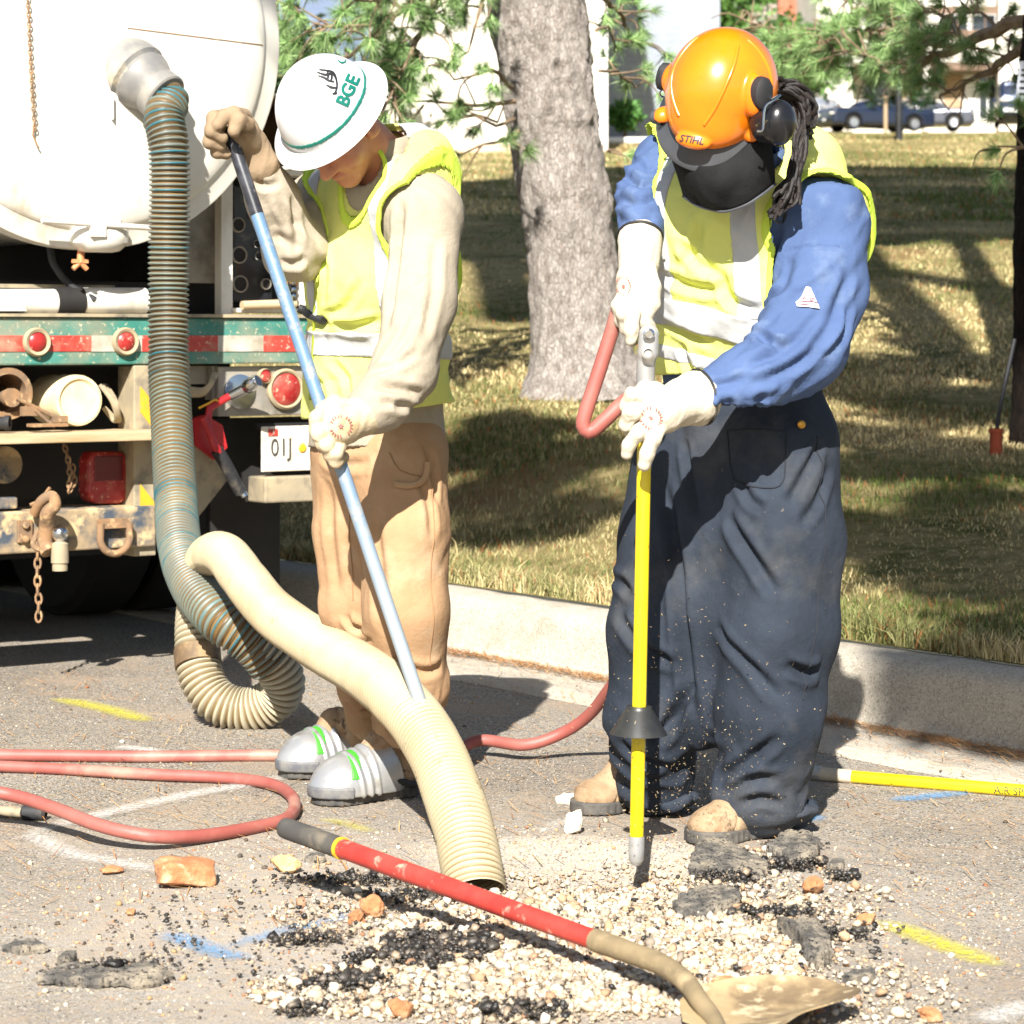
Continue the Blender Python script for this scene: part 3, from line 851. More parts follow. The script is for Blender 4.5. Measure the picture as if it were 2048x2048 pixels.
# house with a cream end wall, partly behind the big trunk
dh = 40.0
hz = float(lawn_z(-.5, dh)) - .15
hA = empty('house', P(990, 300, dh) * A(1, 1, 0) + A(0, 0, hz), 0, 'house with a blank cream wall behind the thick pine trunk', 'house')
x0, x1 = P(742, 0, dh)[0], P(1209, 0, dh)[0]
MB().box(((x0 + x1) / 2, dh + 3.5, hz + 3.2), (x1 - x0, 7, 6.6)).make('wall', M_CREAM, hA)
MB().box((x1 - .03, dh - .015, hz + 3.2), (.16, .06, 6.5)).make('corner_trim', M_TRIM, hA)
MB().box(((x0 + x1) / 2, dh - .02, hz + .1), (x1 - x0, .08, .35)).make('foundation', pmat('foundation', hx('#c3b39d'), hx('#a98f74'), ns=2, rough=.9), hA)
MB().prism([A(x0 - .4, dh - .4, hz + 6.52), A(x1 + .4, dh - .4, hz + 6.52), A((x0 + x1) / 2, dh - .4, hz + 9)], A(0, 8, 0)).make('roof', M_ROOF, hA)
# grey wing set back to the right
dw = 47.0; wz = float(lawn_z(1.8, dw)) - .1
hB = empty('house', A(2.6, dw, wz), 0, 'grey sided house in shade between the trunk and the orange helmet', 'house')
a0, a1 = P(1195, 0, dw)[0], P(1440, 0, dw)[0]
MB().box(((a0 + a1) / 2, dw + 4, wz + 2.9), (a1 - a0, 8, 6)).make('wall', M_GREYS, hB)
MB().prism([A(a0 - .3, dw - .4, wz + 5.92), A(a1 + .3, dw - .4, wz + 5.92), A(a1 + .3, dw + 4, wz + 8.2), A(a0 - .3, dw + 4, wz + 8.2)], A(0, .2, -.2)).make('roof', M_ROOF, hB)
f_ = MB().box((a0 + 1.35, dw - .03, wz + 4.3), (1.1, .08, 1.5)).make('window', M_TRIM, hB); MB().box((a0 + 1.35, dw - .075, wz + 4.3), (.94, .02, 1.34)).make('pane', M_GLASS, f_)
# blue-grey house far left
dl = 52.0; lz = float(lawn_z(-4, dl)) - .3
hC = empty('house', A(P(600, 0, dl)[0], dl, lz), 0, 'blue grey sided house glimpsed between the tank and the pine needles', 'house')
c0, c1 = P(420, 0, dl)[0], P(760, 0, dl)[0]
MB().box(((c0 + c1) / 2, dl + 4, lz + 3), (c1 - c0, 8, 6.5)).make('wall', M_BLUES, hC)
MB().prism([A(c0 - .3, dl - .4, lz + 6.3), A(c1 + .3, dl - .4, lz + 6.3), A(c1 + .3, dl + 4, lz + 8.6), A(c0 - .3, dl + 4, lz + 8.6)], A(0, .2, -.2)).make('roof', M_ROOF, hC)
f_ = MB().box((P(640, 0, dl)[0], dl - .03, lz + 4.4), (1.2, .08, 1.5)).make('window', M_TRIM, hC); MB().box((P(640, 0, dl)[0], dl - .075, lz + 4.4), (1.04, .02, 1.34)).make('pane', M_GLASS, f_)
# gable house with chimney far up
dr_ = 128.0
def Q(u, v, d=dr_): return P(u, v, d)
gz = Q(0, 262)[2] - .4
hD = empty('house', A(Q(1510, 0)[0], dr_, gz), 0, 'brown roofed house with a brick chimney seen above the orange helmet', 'house')
def vbox(mb, u0, v0, u1, v1, d, dep):
    a = P(u0, v0, d); b = P(u1, v1, d); return mb.box(((a[0] + b[0]) / 2, d + dep / 2, (a[2] + b[2]) / 2), (abs(b[0] - a[0]), dep, abs(a[2] - b[2])))
mb = MB(); a = Q(1360, 58); b = Q(1640, 58)
mb.box(((a[0] + b[0]) / 2, dr_ + 5, (gz + a[2]) / 2), (b[0] - a[0], 8, a[2] - gz)).make('wall', M_WHITEW, hD)
mb = MB(); mb.prism([Q(1352, 60, dr_ + .5), Q(1600, 60, dr_ + .5), Q(1585, 14, dr_ + 5), Q(1370, 14, dr_ + 5)], A(0, .3, .2)).make('roof', M_ROOF, hD)
mb = MB(); mb.prism([Q(1592, 62, dr_ + .1), Q(1645, 62, dr_ + .1), Q(1600, 2, dr_ + .1)], A(0, 8, 0)).make('gable', M_TRIM, hD)
vbox(MB(), 1558, -12, 1594, 66, dr_ - .6, 1.0).make('chimney', M_BRICK, hD)
# white apartment block on the right
da = 117.0
bz = P(0, 250, da)[2] - .5
hE = empty('apartment_building', A(P(1850, 0, da)[0], da, bz), 0, 'white apartment building with brown balconies behind the parked cars', 'building')
b0 = P(1642, 0, da)[0]; b1_ = P(2250, 0, da)[0]
def wallpiece(u0, v0, u1, v1, y, dep=.4, name='wall', m=M_WHITEW, par=None): return vbox(MB(), u0, v0, u1, v1, y, dep).make(name, m, par or hE)
MB().box(((b0 + b1_) / 2, da + 6.2, bz + 5), (b1_ - b0, 9.4, 14)).make('wall', M_WHITEW, hE)       # back plane of the recesses
wallpiece(1642, -240, 1706, 262, da); wallpiece(1848, -240, 1860, 262, da); wallpiece(1998, -240, 2250, 262, da); wallpiece(1706, 60, 1848, 140, da); wallpiece(1860, 76, 1998, 124, da)
for (u0, u1) in ((1706, 1848), (1860, 1998)):
    wallpiece(u0, 12, u1, 28, da - .1, .1, 'balcony_rail', M_BROWN); wallpiece(u0, 60, u1, 74, da - .15, 1.6, 'balcony_slab', M_BROWN); wallpiece(u0, 126, u1, 140, da - .15, 1.5, 'balcony_slab', M_BROWN)
    for k in range(1, 5):
        uu = u0 + (u1 - u0) * k / 5; wallpiece(uu - 1, 28, uu + 1, 60, da - .08, .06, 'baluster', M_BROWN)
for (u0, v0, u1, v1, m) in ((1730, 30, 1765, 62, M_GLASS), (1780, 30, 1840, 62, M_GLASS), (1880, 30, 1935, 62, M_GLASS), (1945, 30, 1990, 62, M_GLASS), (1730, 160, 1775, 245, M_GLASS), (1790, 160, 1840, 245, M_TAN)):
    w_ = wallpiece(u0 - 3, v0 - 3, u1 + 3, v1, da + 1.42, .06, 'window', M_TRIM); wallpiece(u0, v0, u1, v1 - 2, da + 1.38, .02, 'pane', m, w_)
w_ = wallpiece(1888, 150, 1926, 240, da + 1.42, .06, 'door', M_TAN); wallpiece(1918, 196, 1921, 199, da + 1.36, .04, 'handle', M_TRIM, w_)
w_ = wallpiece(1930, 150, 1952, 240, da + 1.42, .06, 'door', M_TRIM)
w_ = wallpiece(1955, 150, 1994, 240, da + 1.42, .06, 'door', M_TRIM); wallpiece(1959, 154, 1974, 236, da + 1.38, .02, 'pane', M_GLASS, w_); wallpiece(1977, 154, 1991, 236, da + 1.38, .02, 'pane', M_GLASS, w_)
wallpiece(1640, -246, 2250, -236, da - .3, 10, 'roof', M_ROOF)

# bushes and far foliage
def bush(name, c, r3, n, size, c1, c2, label, cat_, group=None, trunk_h=0, seed=1):
    r = np.random.default_rng(seed)
    root = empty(name, A(c[0], c[1], float(lawn_z(c[0], c[1]))), 0, label, cat_, group)
    cl = r.normal(0, 1, (max(6, n // 60), 3)); cl /= np.linalg.norm(cl, axis=1)[:, None]; cl *= r.uniform(.35, .95, (len(cl), 1))
    pts = np.concatenate([np.asarray(c) + np.asarray(r3) * (q + r.normal(0, .17, (60, 3))) for q in cl])
    lf = leaves(pts, size, c1, c2, .8, .45)
    o = mk('crown' if trunk_h else 'foliage', lf[0], lf[1], M_LEAF, root, False); setcol(o, lf[2])
    z0 = float(lawn_z(c[0], c[1])); mb = MB()
    mb.sweep(catmull([A(c[0], c[1], z0 - .1), A(c[0] + .02, c[1], (z0 + c[2]) / 2), A(c[0], c[1], c[2] + r3[2] * .5)], 4), np.linspace(.16 if trunk_h else .04, .03, 9), 8)
    for k in range(14):
        e = np.asarray(c) + np.asarray(r3) * cl[k % len(cl)] * .8; s_ = A(c[0], c[1], c[2] - r3[2] * .3 * r.random()); mb.sweep([s_, (s_ + e) / 2 + A(0, 0, .1), e], [.05, .03, .012] if trunk_h else [.02, .012, .008], 5)
    mb.make('trunk' if trunk_h else 'stem', M_TWIG, root, True)
    return root
GD, GL = hx('#27431b'), hx('#5c8136')
bc = P(1248, 232, 45.5); bush('bush', bc, (.36, .3, .30), 2400, .05, hx('#2f5a22'), hx('#5d9040'), 'round clipped green bush against the grey sided house', 'bush', seed=3)
bush('evergreen_shrub', P(590, 180, 44), (.75, .6, 1.1), 3000, .10, hx('#0f1d10'), hx('#22381c'), 'dark evergreen shrub behind the white hard hat', 'shrub', seed=4)
bush('evergreen_shrub', P(800, 150, 38.6), (.35, .3, .5), 1200, .08, hx('#14241a'), hx('#2c4424'), 'small dark evergreen shrub before the cream wall', 'shrub', seed=14)
for k, (u, v, d, rx, rz, lab) in enumerate([(1290, 60, 62, 1.3, 2.2, 'leafy tree rising beside the trunk above the grey house'), (1420, 40, 75, 1.6, 1.5, 'leafy tree above the orange helmet in front of the brown roof'),
        (1600, 120, 95, 2.0, 1.6, 'leafy tree beside the chimney left of the white apartments'), (1660, -10, 140, 3, 3.4, 'tall tree behind the white gable beyond the chimney'), (1500, -10, 150, 4, 1.6, 'tree showing above the brown roof'), (1530, 130, 90, 1.6, 1.6, 'leafy tree right of the orange helmet in front of the wall')]):
    bush('leafy_tree', P(u, v, d), (rx, rx, rz), 3600, .16 if d < 100 else .25, GD, GL, lab, 'tree', 'leafy trees among the houses', 1, 20 + k)
# young conifer by the lamp post
cp = P(1800, 130, 47.5); root = empty('young_conifer', A(cp[0], cp[1], float(lawn_z(cp[0], cp[1]))), 0, 'dark young conifer standing just behind the black lamp post', 'tree')
r = np.random.default_rng(41); cs = []
for k in range(150):
    zz = r.uniform(0, 1); a = r.uniform(0, 6.28); R1 = .62 * (1.05 - zz) + .12
    cs.append(cp + A(math.cos(a) * R1 * r.uniform(.5, 1), math.sin(a) * R1, -.75 + zz * 2.6) + r.normal(0, .07, (26, 3)))
lf = leaves(np.concatenate(cs), .07, hx('#0e1c0e'), hx('#2b4a20'), .5, .3); o = mk('crown', lf[0], lf[1], M_LEAF, root, False); setcol(o, lf[2])
MB().cyl(A(cp[0], cp[1], float(lawn_z(cp[0], cp[1])) - .1), cp + A(0, 0, 1.5), .05, .02, 8).make('trunk', M_BARK_SHADE, root, True)
# lamp post and thin timber post
lp = P(1798, 276, 45); lp[2] = float(lawn_z(lp[0], lp[1]))
M_BLACKM = pmat('black_metal', hx('#17181a'), hx('#26272a'), ns=5, rough=.45, met=0)
L_ = empty('lamp_post', lp, 0, 'slim black lamp post on the lawn before the dark blue car', 'lamp post')
MB().cyl(lp - A(0, 0, .1), lp + A(0, 0, .9), .068, .06, 16).make('base', M_BLACKM, L_, True)
MB().cyl(lp + A(0, 0, .9), lp + A(-.01, 0, 4.2), .055, .045, 16).make('pole', M_BLACKM, L_, True)
MB().lathe([(.05, 0), (.14, .05), (.16, .4), (.2, .42), (.05, .6), (0, .62)], lp + A(-.01, 0, 4.2), A(0, 0, 1), 16).make('lantern', M_BLACKM, L_, True)
tpz = P(1771, 258, 96); tpz[2] = float(lawn_z(tpz[0], tpz[1]))
mb = MB(); mb.box(tpz + A(0, 0, .6), (.13, .12, 1.6)); mb.prism([tpz + A(-.065, -.06, 1.4), tpz + A(.065, -.06, 1.4), tpz + A(0, -.06, 1.48)], A(0, .12, 0))
o = mb.make('timber_post', M_TAN, bevel=.01); tag(o, 'thin pale timber post before the dark blue car', 'post')
# white drain hose-like edging by the grey house
ed = resample(catmull([A(*P(1150, 282, 43.5)[:2], 0), A(*P(1240, 281, 43.5)[:2], 0), A(*P(1310, 283, 43.6)[:2], 0), A(*P(1360, 280, 43.6)[:2], 0)], 6), .15)
ed[:, 2] = lawn_z(ed[:, 0], ed[:, 1]) + .05
o = MB().sweep(ed, .065, 10).make('edging', M_TRIM, smooth=True); tag(o, 'white rounded edging along the lawn by the clipped bush', 'edging')

# cars
def rbox(c, h, r):
    c = np.asarray(c, float); h = np.asarray(h, float)
    def f(p):
        q = np.abs(p - c) - (h - r); return np.linalg.norm(np.maximum(q, 0), axis=1) + np.minimum(q.max(1), 0) - r
    f.bb = (c - h, c + h); return f
def car(name, label, loc, yaw, paint, L=4.7, Wd=1.78, Hh=1.42, suv=False, group='cars parked by the apartments'):
    root = empty(name, loc, yaw, label, 'car', group); M = np.array(Matrix.Translation(Vector(loc)) @ Matrix.Rotation(yaw, 4, 'Z'))
    def X(v): return np.asarray(v) @ M[:3, :3].T + M[:3, 3]
    # x forward
    bz0 = .2
    lower = rbox((0, 0, .55), (L / 2, Wd / 2, .36), .16)
    hood = rbox((L * .33, 0, .74 if not suv else .9), (L * .16, Wd / 2 * .93, .17), .12)
    tail = rbox((-L * .36, 0, .82 if not suv else 1.0), (L * .13, Wd / 2 * .93, .16), .12)
    cab = ell((-.12 * L / 2, 0, .78), (L * .34, Wd / 2 * .86, Hh - .76)) if not suv else rbox((-.5, 0, 1.2), (L * .33, Wd / 2 * .9, .55), .22)
    f = smin([lower, hood, tail, cab], .09)
    wheels = [(L * .3, 1), (L * .3, -1), (-L * .29, 1), (-L * .29, -1)]
    arches = [cap(A(x, s * Wd / 2 - s * .12, .33), A(x, s * (Wd / 2 + .3), .33), .37, .37) for x, s in wheels]
    v, q = surfnet(cut(f, *arches), .05, .1, 3); mk('body', X(v), q, paint, root)
    # glass: a slice of the cabin pushed out, split by pillars
    for nm, x0, x1 in (('windscreen', .13 * L, .27 * L), ('side_window', -.06 * L, .115 * L), ('side_window', -.22 * L, -.075 * L), ('rear_window', -.36 * L, -.235 * L)):
        g = isec(grow(cab, .018), half(A(x1, 0, 0), A(1, 0, .55 if x1 > 0 else -.2)), half(A(x0, 0, 0), A(-1, 0, -.35 if x0 > 0 else (.5 if x0 < -.3 * L else 0))), half(A(0, 0, Hh - .12), A(0, 0, 1)), half(A(0, 0, .93 if not suv else 1.12), A(0, 0, -1)))
        g2 = isec(g, slab(A(0, 0, 0), A(0, 1, 0), Wd / 2 * .66)) if nm in ('windscreen', 'rear_window') else g
        try:
            v, q = surfnet(g2, .04, .1, 2)
            if len(v): mk(nm, X(v), q, M_GLASS, root)
        except Exception: pass
    for x, s in wheels:
        c = A(x, s * (Wd / 2 - .1), .32)
        w_ = MB().lathe([(.0, -.09), (.2, -.09), (.29, -.1), (.32, -.06), (.32, .06), (.29, .1), (.2, .09)], X([c])[0], M[:3, :3] @ A(0, s, 0), 24).make('wheel', M_TYRE, root, True)
        MB().lathe([(.2, .075), (.19, .1), (.1, .085), (.05, .1), (0, .1)], X([c])[0], M[:3, :3] @ A(0, s, 0), 20).make('rim', M_RIM, w_, True)
    for s in (1, -1):
        v, q = surfnet(ell((L * .47, s * Wd * .36, .68 if not suv else .82), (.2, .24, .1)), .03); mk('headlight', X(v), q, M_LAMPW, root)
        v, q = surfnet(ell((-L * .475, s * Wd * .38, .8), (.1, .2, .1)), .03); mk('tail_light', X(v), q, M_LAMPR, root)
        v, q = surfnet(ell((L * .13, s * (Wd / 2 + .06), .98), (.08, .12, .08)), .03); mk('mirror', X(v), q, paint, root)
    mb = MB(); mb.box(X([A(L / 2 + .0, 0, .42)])[0], (.06, Wd * .8, .14), M[:3, :3]).make('bumper', M_BLACKM if not suv else M_TRIM, root)
    mb = MB()
    for k in range(3): mb.box(X([A(L / 2 - .01, 0, (.62 if not suv else .7) + k * .09)])[0], (.05, Wd * .42, .03), M[:3, :3])
    mb.make('grille', M_RIM, root)
    MB().box(X([A(L / 2 + .035, 0, .45)])[0], (.02, .3, .1), M[:3, :3]).make('plate', M_TRIM, root)
    return root
M_TYRE = pmat('tyre_rubber', hx('#161616'), rough=.85)
M_RIM = pmat('wheel_rim', hx('#b8bcc0'), rough=.3, met=.8)
M_LAMPW = pmat('headlamp_glass', hx('#d8d4c8'), rough=.12)
M_LAMPR = pmat('red_lens', hx('#8c1414'), rough=.2)
def paint(n, c): return pmat(n, c, rough=.3, met=.4, coat=.8)
def onlot(u, v, d): p = P(u, v, d); return A(p[0], p[1], max(float(lawn_z(p[0], p[1])) - .05, p[2]))
car('parked_car', 'dark blue sedan parked behind the black lamp post', onlot(1752, 264, 105), rad(180 + 17), paint('dark_blue_paint', hx('#232c40')))
car('parked_car', 'grey sedan parked behind the dark blue one, facing right', onlot(1846, 262, 110), rad(-8), paint('grey_paint', hx('#4e525c')), L=4.4)
car('parked_car', 'silver car at the left end of the parked row', onlot(1640, 258, 109.5), rad(180 + 60), paint('silver_paint', hx('#8b919c')), L=4.3)
car('parked_car', 'dark blue utility vehicle facing the lawn beside the posted notice', onlot(2036, 250, 103), rad(-98), paint('navy_paint', hx('#1c2745')), L=4.8, Hh=1.8, suv=True)
# ------------------------------------------------------------------ vacuum truck, parked along the kerb, its tail towards us
YAW = rad(35)
TT = A(math.cos(YAW), math.sin(YAW), 0); TN = A(math.sin(YAW), -math.cos(YAW), 0); TZ = A(0, 0, 1)
TO = A(-1.138, 8.2, CH); RT = np.stack([TT, -TN, TZ], 1)
CAMP = A(0, 0, CH)
def TL(u, v, g=0.0):
    r_ = A((u - CX) / F, 1, -(v - HOR) / F); lam = (g + (TO - CAMP) @ TN) / (r_ @ TN); return CAMP + r_ * lam
def tb(mb, u0, v0, u1, v1, g, dep):
    um, vm = (u0 + u1) / 2, (v0 + v1) / 2
    a = TL(u0, vm, g); b = TL(u1, vm, g); c0 = TL(um, v0, g); c1 = TL(um, v1, g)
    c = (a + b) / 2; c[2] = (c0[2] + c1[2]) / 2
    return mb.box(c - TN * dep / 2, (np.linalg.norm((b - a)[:2]), dep, abs(c0[2] - c1[2])), RT)
root_c = TL(165, 670, 0); root_c[2] = 0
truck = empty('vacuum_truck', root_c, YAW, 'dirty white vacuum tank truck with its tail towards the workers', 'truck')
M_TANK = pmat('white_tank_paint', hx('#d9d6cd'), hx('#cbc5b7'), ns=2.5, rough=.38, c3=hx('#a08f72'), s3=3.6, lo3=.58, hi3=.78, coat=.25, sc=(1.6, 1.6, .6), bump=.04, bs=5, bd=.02)
M_TEAL = pmat('teal_bumper_paint', hx('#2b6e60'), hx('#4a8478'), ns=6, rough=.6, c3=hx('#8f846e'), s3=4, lo3=.42, hi3=.66, c4=hx('#c2b295'), s4=70, lo4=.6, hi4=.68)
M_RED = pmat('red_reflector', hx('#a8352c'), hx('#b5483c'), ns=12, rough=.45, c3=hx('#a3836c'), s3=9, lo3=.5, hi3=.72, c4=hx('#c9a08c'), s4=60, lo4=.6, hi4=.68)
M_WREF = pmat('white_reflector', hx('#b5b0a4'), hx('#948a76'), ns=10, rough=.5, c3=hx('#7d725e'), s3=13, lo3=.52, hi3=.7)
M_YREF = pmat('yellow_stripe', hx('#d7a21f'), hx('#c49230'), ns=10, rough=.5, c4=hx('#a8916a'), s4=50)
M_DIRT = pmat('dirty_steel', hx('#3b4550'), hx('#8f7d62'), ns=9, lo=.42, hi=.56, rough=.75, c3=hx('#b8a179'), s3=16, lo3=.52, hi3=.62, bump=.25, bs=40, det=8)
M_DUSTY = pmat('dusty_steel', hx('#8d826c'), hx('#a59678'), ns=8, rough=.8, c3=hx('#5d574d'), s3=11, lo3=.5, hi3=.7, bump=.2, bs=40)
M_GREYP = pmat('grey_panel', hx('#827e75'), hx('#9c927f'), ns=5, rough=.65, c3=hx('#5e5748'), s3=8, lo3=.48, hi3=.68)
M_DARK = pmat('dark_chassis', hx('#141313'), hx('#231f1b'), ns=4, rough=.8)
M_RUST = pmat('rusty_iron', hx('#8a6a4a'), hx('#6c5a48'), ns=18, rough=.85, c3=hx('#b89a70'), s3=30, bump=.35, bs=60)
M_RUBBER = pmat('grommet_rubber', hx('#a69676'), hx('#8d8069'), ns=8, rough=.8)
M_LENS = pmat('red_lens_dusty', hx('#8d1a1c'), hx('#9f2e2a'), ns=20, rough=.35, c3=hx('#a56a58'), s3=9, lo3=.5, hi3=.75, c4=hx('#c79a80'), s4=60, lo4=.6)
M_CHROME = pmat('chrome', hx('#c9ccd0'), rough=.18, met=1)
M_WOOD = pmat('weathered_plank', hx('#b5a282'), hx('#9c8560'), ns=6, rough=.9, bump=.4, bs=30, sc=(.4, 1, 4))
M_REDP = pmat('red_paint', hx('#9c1a20'), hx('#b3282a'), ns=10, rough=.4)
M_BLK = pmat('black_rubber_matt', hx('#1b1b1d'), hx('#29292b'), ns=10, rough=.7, c3=hx('#5a5348'), s3=9, lo3=.6, hi3=.75)
M_ORANGE = pmat('orange_plastic', hx('#e08a16'), rough=.4)
def part(name, mat, fn, par=truck, smooth=False, bevel=0):
    mb = MB(); fn(mb); return mb.make(name, mat, par, smooth, bevel)

# tank: barrel, bolted ring and domed rear door
tc = TL(165, 62, .02); Rk = .688
def tankf(mb):
    mb.lathe([(0, -4.1), (.5, -4.05), (Rk - .02, -3.8), (Rk - .02, -.06), (Rk + .012, -.055), (Rk + .012, -.015), (Rk - .004, -.012), (Rk - .004, 0)], tc, TN, 96, TT)
part('tank', M_TANK, tankf, smooth=True)
def doorf(mb):
    pr_ = [(Rk + .014, .004), (Rk + .014, .036), (Rk + .006, .04), (Rk - .035, .042), (Rk - .04, .046)]
    pr_ += [((Rk - .045) * math.cos(t), .046 + .075 * math.sin(t)) for t in np.linspace(.02, math.pi / 2, 16)]
    mb.lathe(pr_, tc, TN, 96, TT)
door = part('tank_door', M_TANK, doorf, smooth=True)
# hinge seam scratch and rub marks on the door
def on_door(u, v, lift=.003):
    p = TL(u, v, .1)
    for _ in range(3):
        dv = p - tc; q = dv - (dv @ TN) * TN; rr = min(np.linalg.norm(q) / (Rk - .045), 1)
        p = TL(u, v, .02 + .046 + .075 * math.sqrt(max(0, 1 - rr * rr)) + lift)
    return p
part('weld_seam', M_RUST, lambda mb: mb.sweep(np.array([on_door(u, v, .0005) for u, v in zip(np.linspace(255, 525, 20), 56 + 34 * np.linspace(0, 1, 20))]), .0022, 6), door)
def link_chain(mb, pts, link=.034, wire=.0045):
    pts = resample(np.asarray(pts), link * .72)
    for i in range(len(pts) - 1):
        a, b = pts[i], pts[i + 1]; e = nrm(b - a); x, y, _ = basis(e)
        if i % 2: x, y = y, x
        c = (a + b) / 2; t_ = np.linspace(0, 2 * math.pi, 11)
        lp_ = np.array([c + e * (link * .5) * math.cos(q) + x * (link * .27) * math.sin(q) for q in t_]); v, f = sweep(lp_, wire, 5, False); mb.add(v, f)
ch = MB(); link_chain(ch, [on_door(52, -40, .01), on_door(57, 20, .012), on_door(60, 100, .012), on_door(65, 190, .012), on_door(70, 260, .012)], .02, .0022)
ch.make('chain', M_RUST, door, True)
part('hook', M_RUST, lambda mb: mb.sweep([on_door(68, 250, .012), on_door(66, 270, .014), on_door(74, 290, .014), on_door(78, 296, .013)], .003, 6), door, True)
part('latch_bar', M_TANK, lambda mb: (mb.cyl(TL(84, 441, .13), TL(305, 456, .13), .009, n=12), mb.box((TL(190, 452, .11) + TL(190, 470, .11)) / 2, (.05, .06, .04), RT)), door, True)
part('latch_lug', M_TANK, lambda mb: mb.lathe([(.085, -.05), (.085, .03), (.075, .045), (0, .05)], TL(190, 425, .045), TN, 28, TT, 1, 1), door, True)
hd = MB(); hd.lathe([(.09, 0), (.1, .01), (.1, .05), (.07, .075), (.045, .08)], TL(198, 455, .07), A(0, 0, -1), 20, TT, 1, .6); hd.make('latch_cup', M_TANK, door, True)
# thumb valve under the tank
vb = MB(); c0 = TL(160, 510, .05)
vb.cyl(TL(163, 488, .05), TL(161, 525, .05), .012, .012, 10); vb.box(c0 + A(0, 0, -.02), (.05, .02, .012), RT)
for s in (-1, 1): vb.cyl(c0 + A(0, 0, -.022), c0 + TT * s * .024 + A(0, 0, -.045), .009, .008, 8)
vb.make('drain_valve', pmat('brass_dusty', hx('#c98a5c'), hx('#b87850'), ns=20, rough=.5), truck, True)
# suction port: rubber bell, elbow
pc = TL(266, 148, .11)
ax_ = nrm(TN * .66 + TT * .34 + A(0, 0, -.5))
pm = pmat('grey_rubber_port', hx('#6f6e6c'), hx('#8f8a80'), ns=9, rough=.45, c3=hx('#b5a88c'), s3=10, lo3=.55, hi3=.7)
pt = MB(); pt.lathe([(.106, -.06), (.112, -.02), (.112, .02), (.104, .026), (.1, .03), (.1, .04), (.104, .045), (.1, .06), (.088, .085), (.08, .1), (.078, .105), (.083, .11), (.083, .15), (.078, .155), (.066, .156)], pc, ax_, 48)
pt.make('suction_port', pm, truck, True)
part('gusset', M_TANK, lambda mb: mb.prism([on_door(183, 146, 0), on_door(222, 190, 0), on_door(222, 240, 0)], TN * .02), door)

# frame and upper bumper
part('rear_beam', M_TEAL, lambda mb: tb(mb, -760, 634, 742, 731, 0, .22), bevel=.006)
part('deck_lip', M_DUSTY, lambda mb: tb(mb, -760, 626, 742, 633, .012, .5))
segs = [(-760, -480, 0), (-480, -300, 1), (-300, -120, 0), (-120, -40, 1), (-40, 183, 0), (183, 284, 1), (284, 436, 0), (436, 527, 1), (527, 700, 0)]
for u0, u1, w_ in segs: part('reflective_tape', M_WREF if w_ else M_RED, lambda mb: tb(mb, u0, 671, u1, 703, .003, .003))
def roundlamp(u, v, r_, lens_r, g=.004, par=truck, nm='marker_lamp', lab=None):
    c = TL(u, v, g)
    o = MB().lathe([(r_, 0), (r_, .012), (r_ * .9, .02), (lens_r * 1.03, .016), (lens_r * 1.02, .004)], c, TN, 32, TT).make(nm, M_RUBBER, par, True)
    MB().lathe([(lens_r, .0), (lens_r, .012), (lens_r * .8, .019), (lens_r * .3, .022), (.0, .023)], c, TN, 28, TT).make('lens', M_LENS, o, True)
    return o
roundlamp(72, 684, .046, .031); roundlamp(249, 683, .046, .031); roundlamp(-330, 684, .046, .031)
# white pipes and dark sub-frame between tank and beam
part('cross_pipe', M_TANK, lambda mb: (mb.cyl(TL(-420, 606, -.06), TL(110, 604, -.06), .042, n=24), mb.cyl(TL(160, 602, -.06), TL(288, 602, -.06), .044, n=24)), smooth=True)
part('pipe_clamp', M_DARK, lambda mb: mb.cyl(TL(108, 604, -.06), TL(162, 602, -.06), .047, n=24), smooth=True)
part('tank_cradle', M_DARK, lambda mb: (tb(mb, -500, 560, 440, 632, -.3, 3.6), tb(mb, -420, 440, 440, 562, -.75, .3), tb(mb, 300, 440, 380, 560, -.5, .3)))  # second box widened as a dark fill for the shaded cavity under the tank
part('cradle_rail', M_DUSTY, lambda mb: tb(mb, -500, 566, 230, 574, -.1, .05))
part('hydraulic_line', M_BLK, lambda mb: mb.sweep(catmull([TL(100, 495, -.1), TL(108, 530, -.08), TL(140, 570, -.06), TL(190, 600, -.02)], 6), .012, 10), smooth=True)
part('lever_plate', M_TANK, lambda mb: mb.prism([TL(-60, 590, .02), TL(-60, 622, .02), TL(54, 622, .02), TL(40, 596, .02), TL(-5, 580, .02)], -TN * .04))
# deck, chassis, wheels, cab
part('chassis_rail', M_DARK, lambda mb: (tb(mb, -150, 720, -60, 900, -.25, 7.2), tb(mb, 380, 720, 460, 900, -.25, 7.2), tb(mb, -760, 640, 742, 700, -.22, 6)))
part('fender', M_DARK, lambda mb: (tb(mb, -760, 720, -420, 1150, -1.0, .04), tb(mb, 420, 960, 560, 1180, -.55, .03), tb(mb, -420, 740, 420, 1120, -.9, .04)))
def wheel(a, back, two):
    for s in ([0, .3] if two else [0]):
        c = TO + TT * (a - math.copysign(s, a)) - TN * back; c[2] = .5
        w_ = MB().lathe([(.28, -.12), (.46, -.13), (.5, -.1), (.5, .1), (.46, .13), (.28, .12), (.25, .02), (0, .02)], c, TT * math.copysign(1, a), 36).make('wheel', M_TYRE, truck, True)
        MB().lathe([(.24, .03), (.2, .08), (.1, .05), (0, .09)], c, TT * math.copysign(1, a), 24).make('rim', M_RIM, w_, True)
ctr_a = (TL(165, 670) - TO) @ TT
for a in (-1.08, 1.08):
    for bk in (1.7, 3.0): wheel(ctr_a + a, bk, True)
    wheel(ctr_a + a, 7.6, False)
cabc = TO + TT * ctr_a - TN * 7.4; cabc[2] = 1.75
cb = MB(); cb.box(cabc, (2.3, 1.9, 1.9), RT); o = cb.make('cab', M_TANK, truck, bevel=.12)
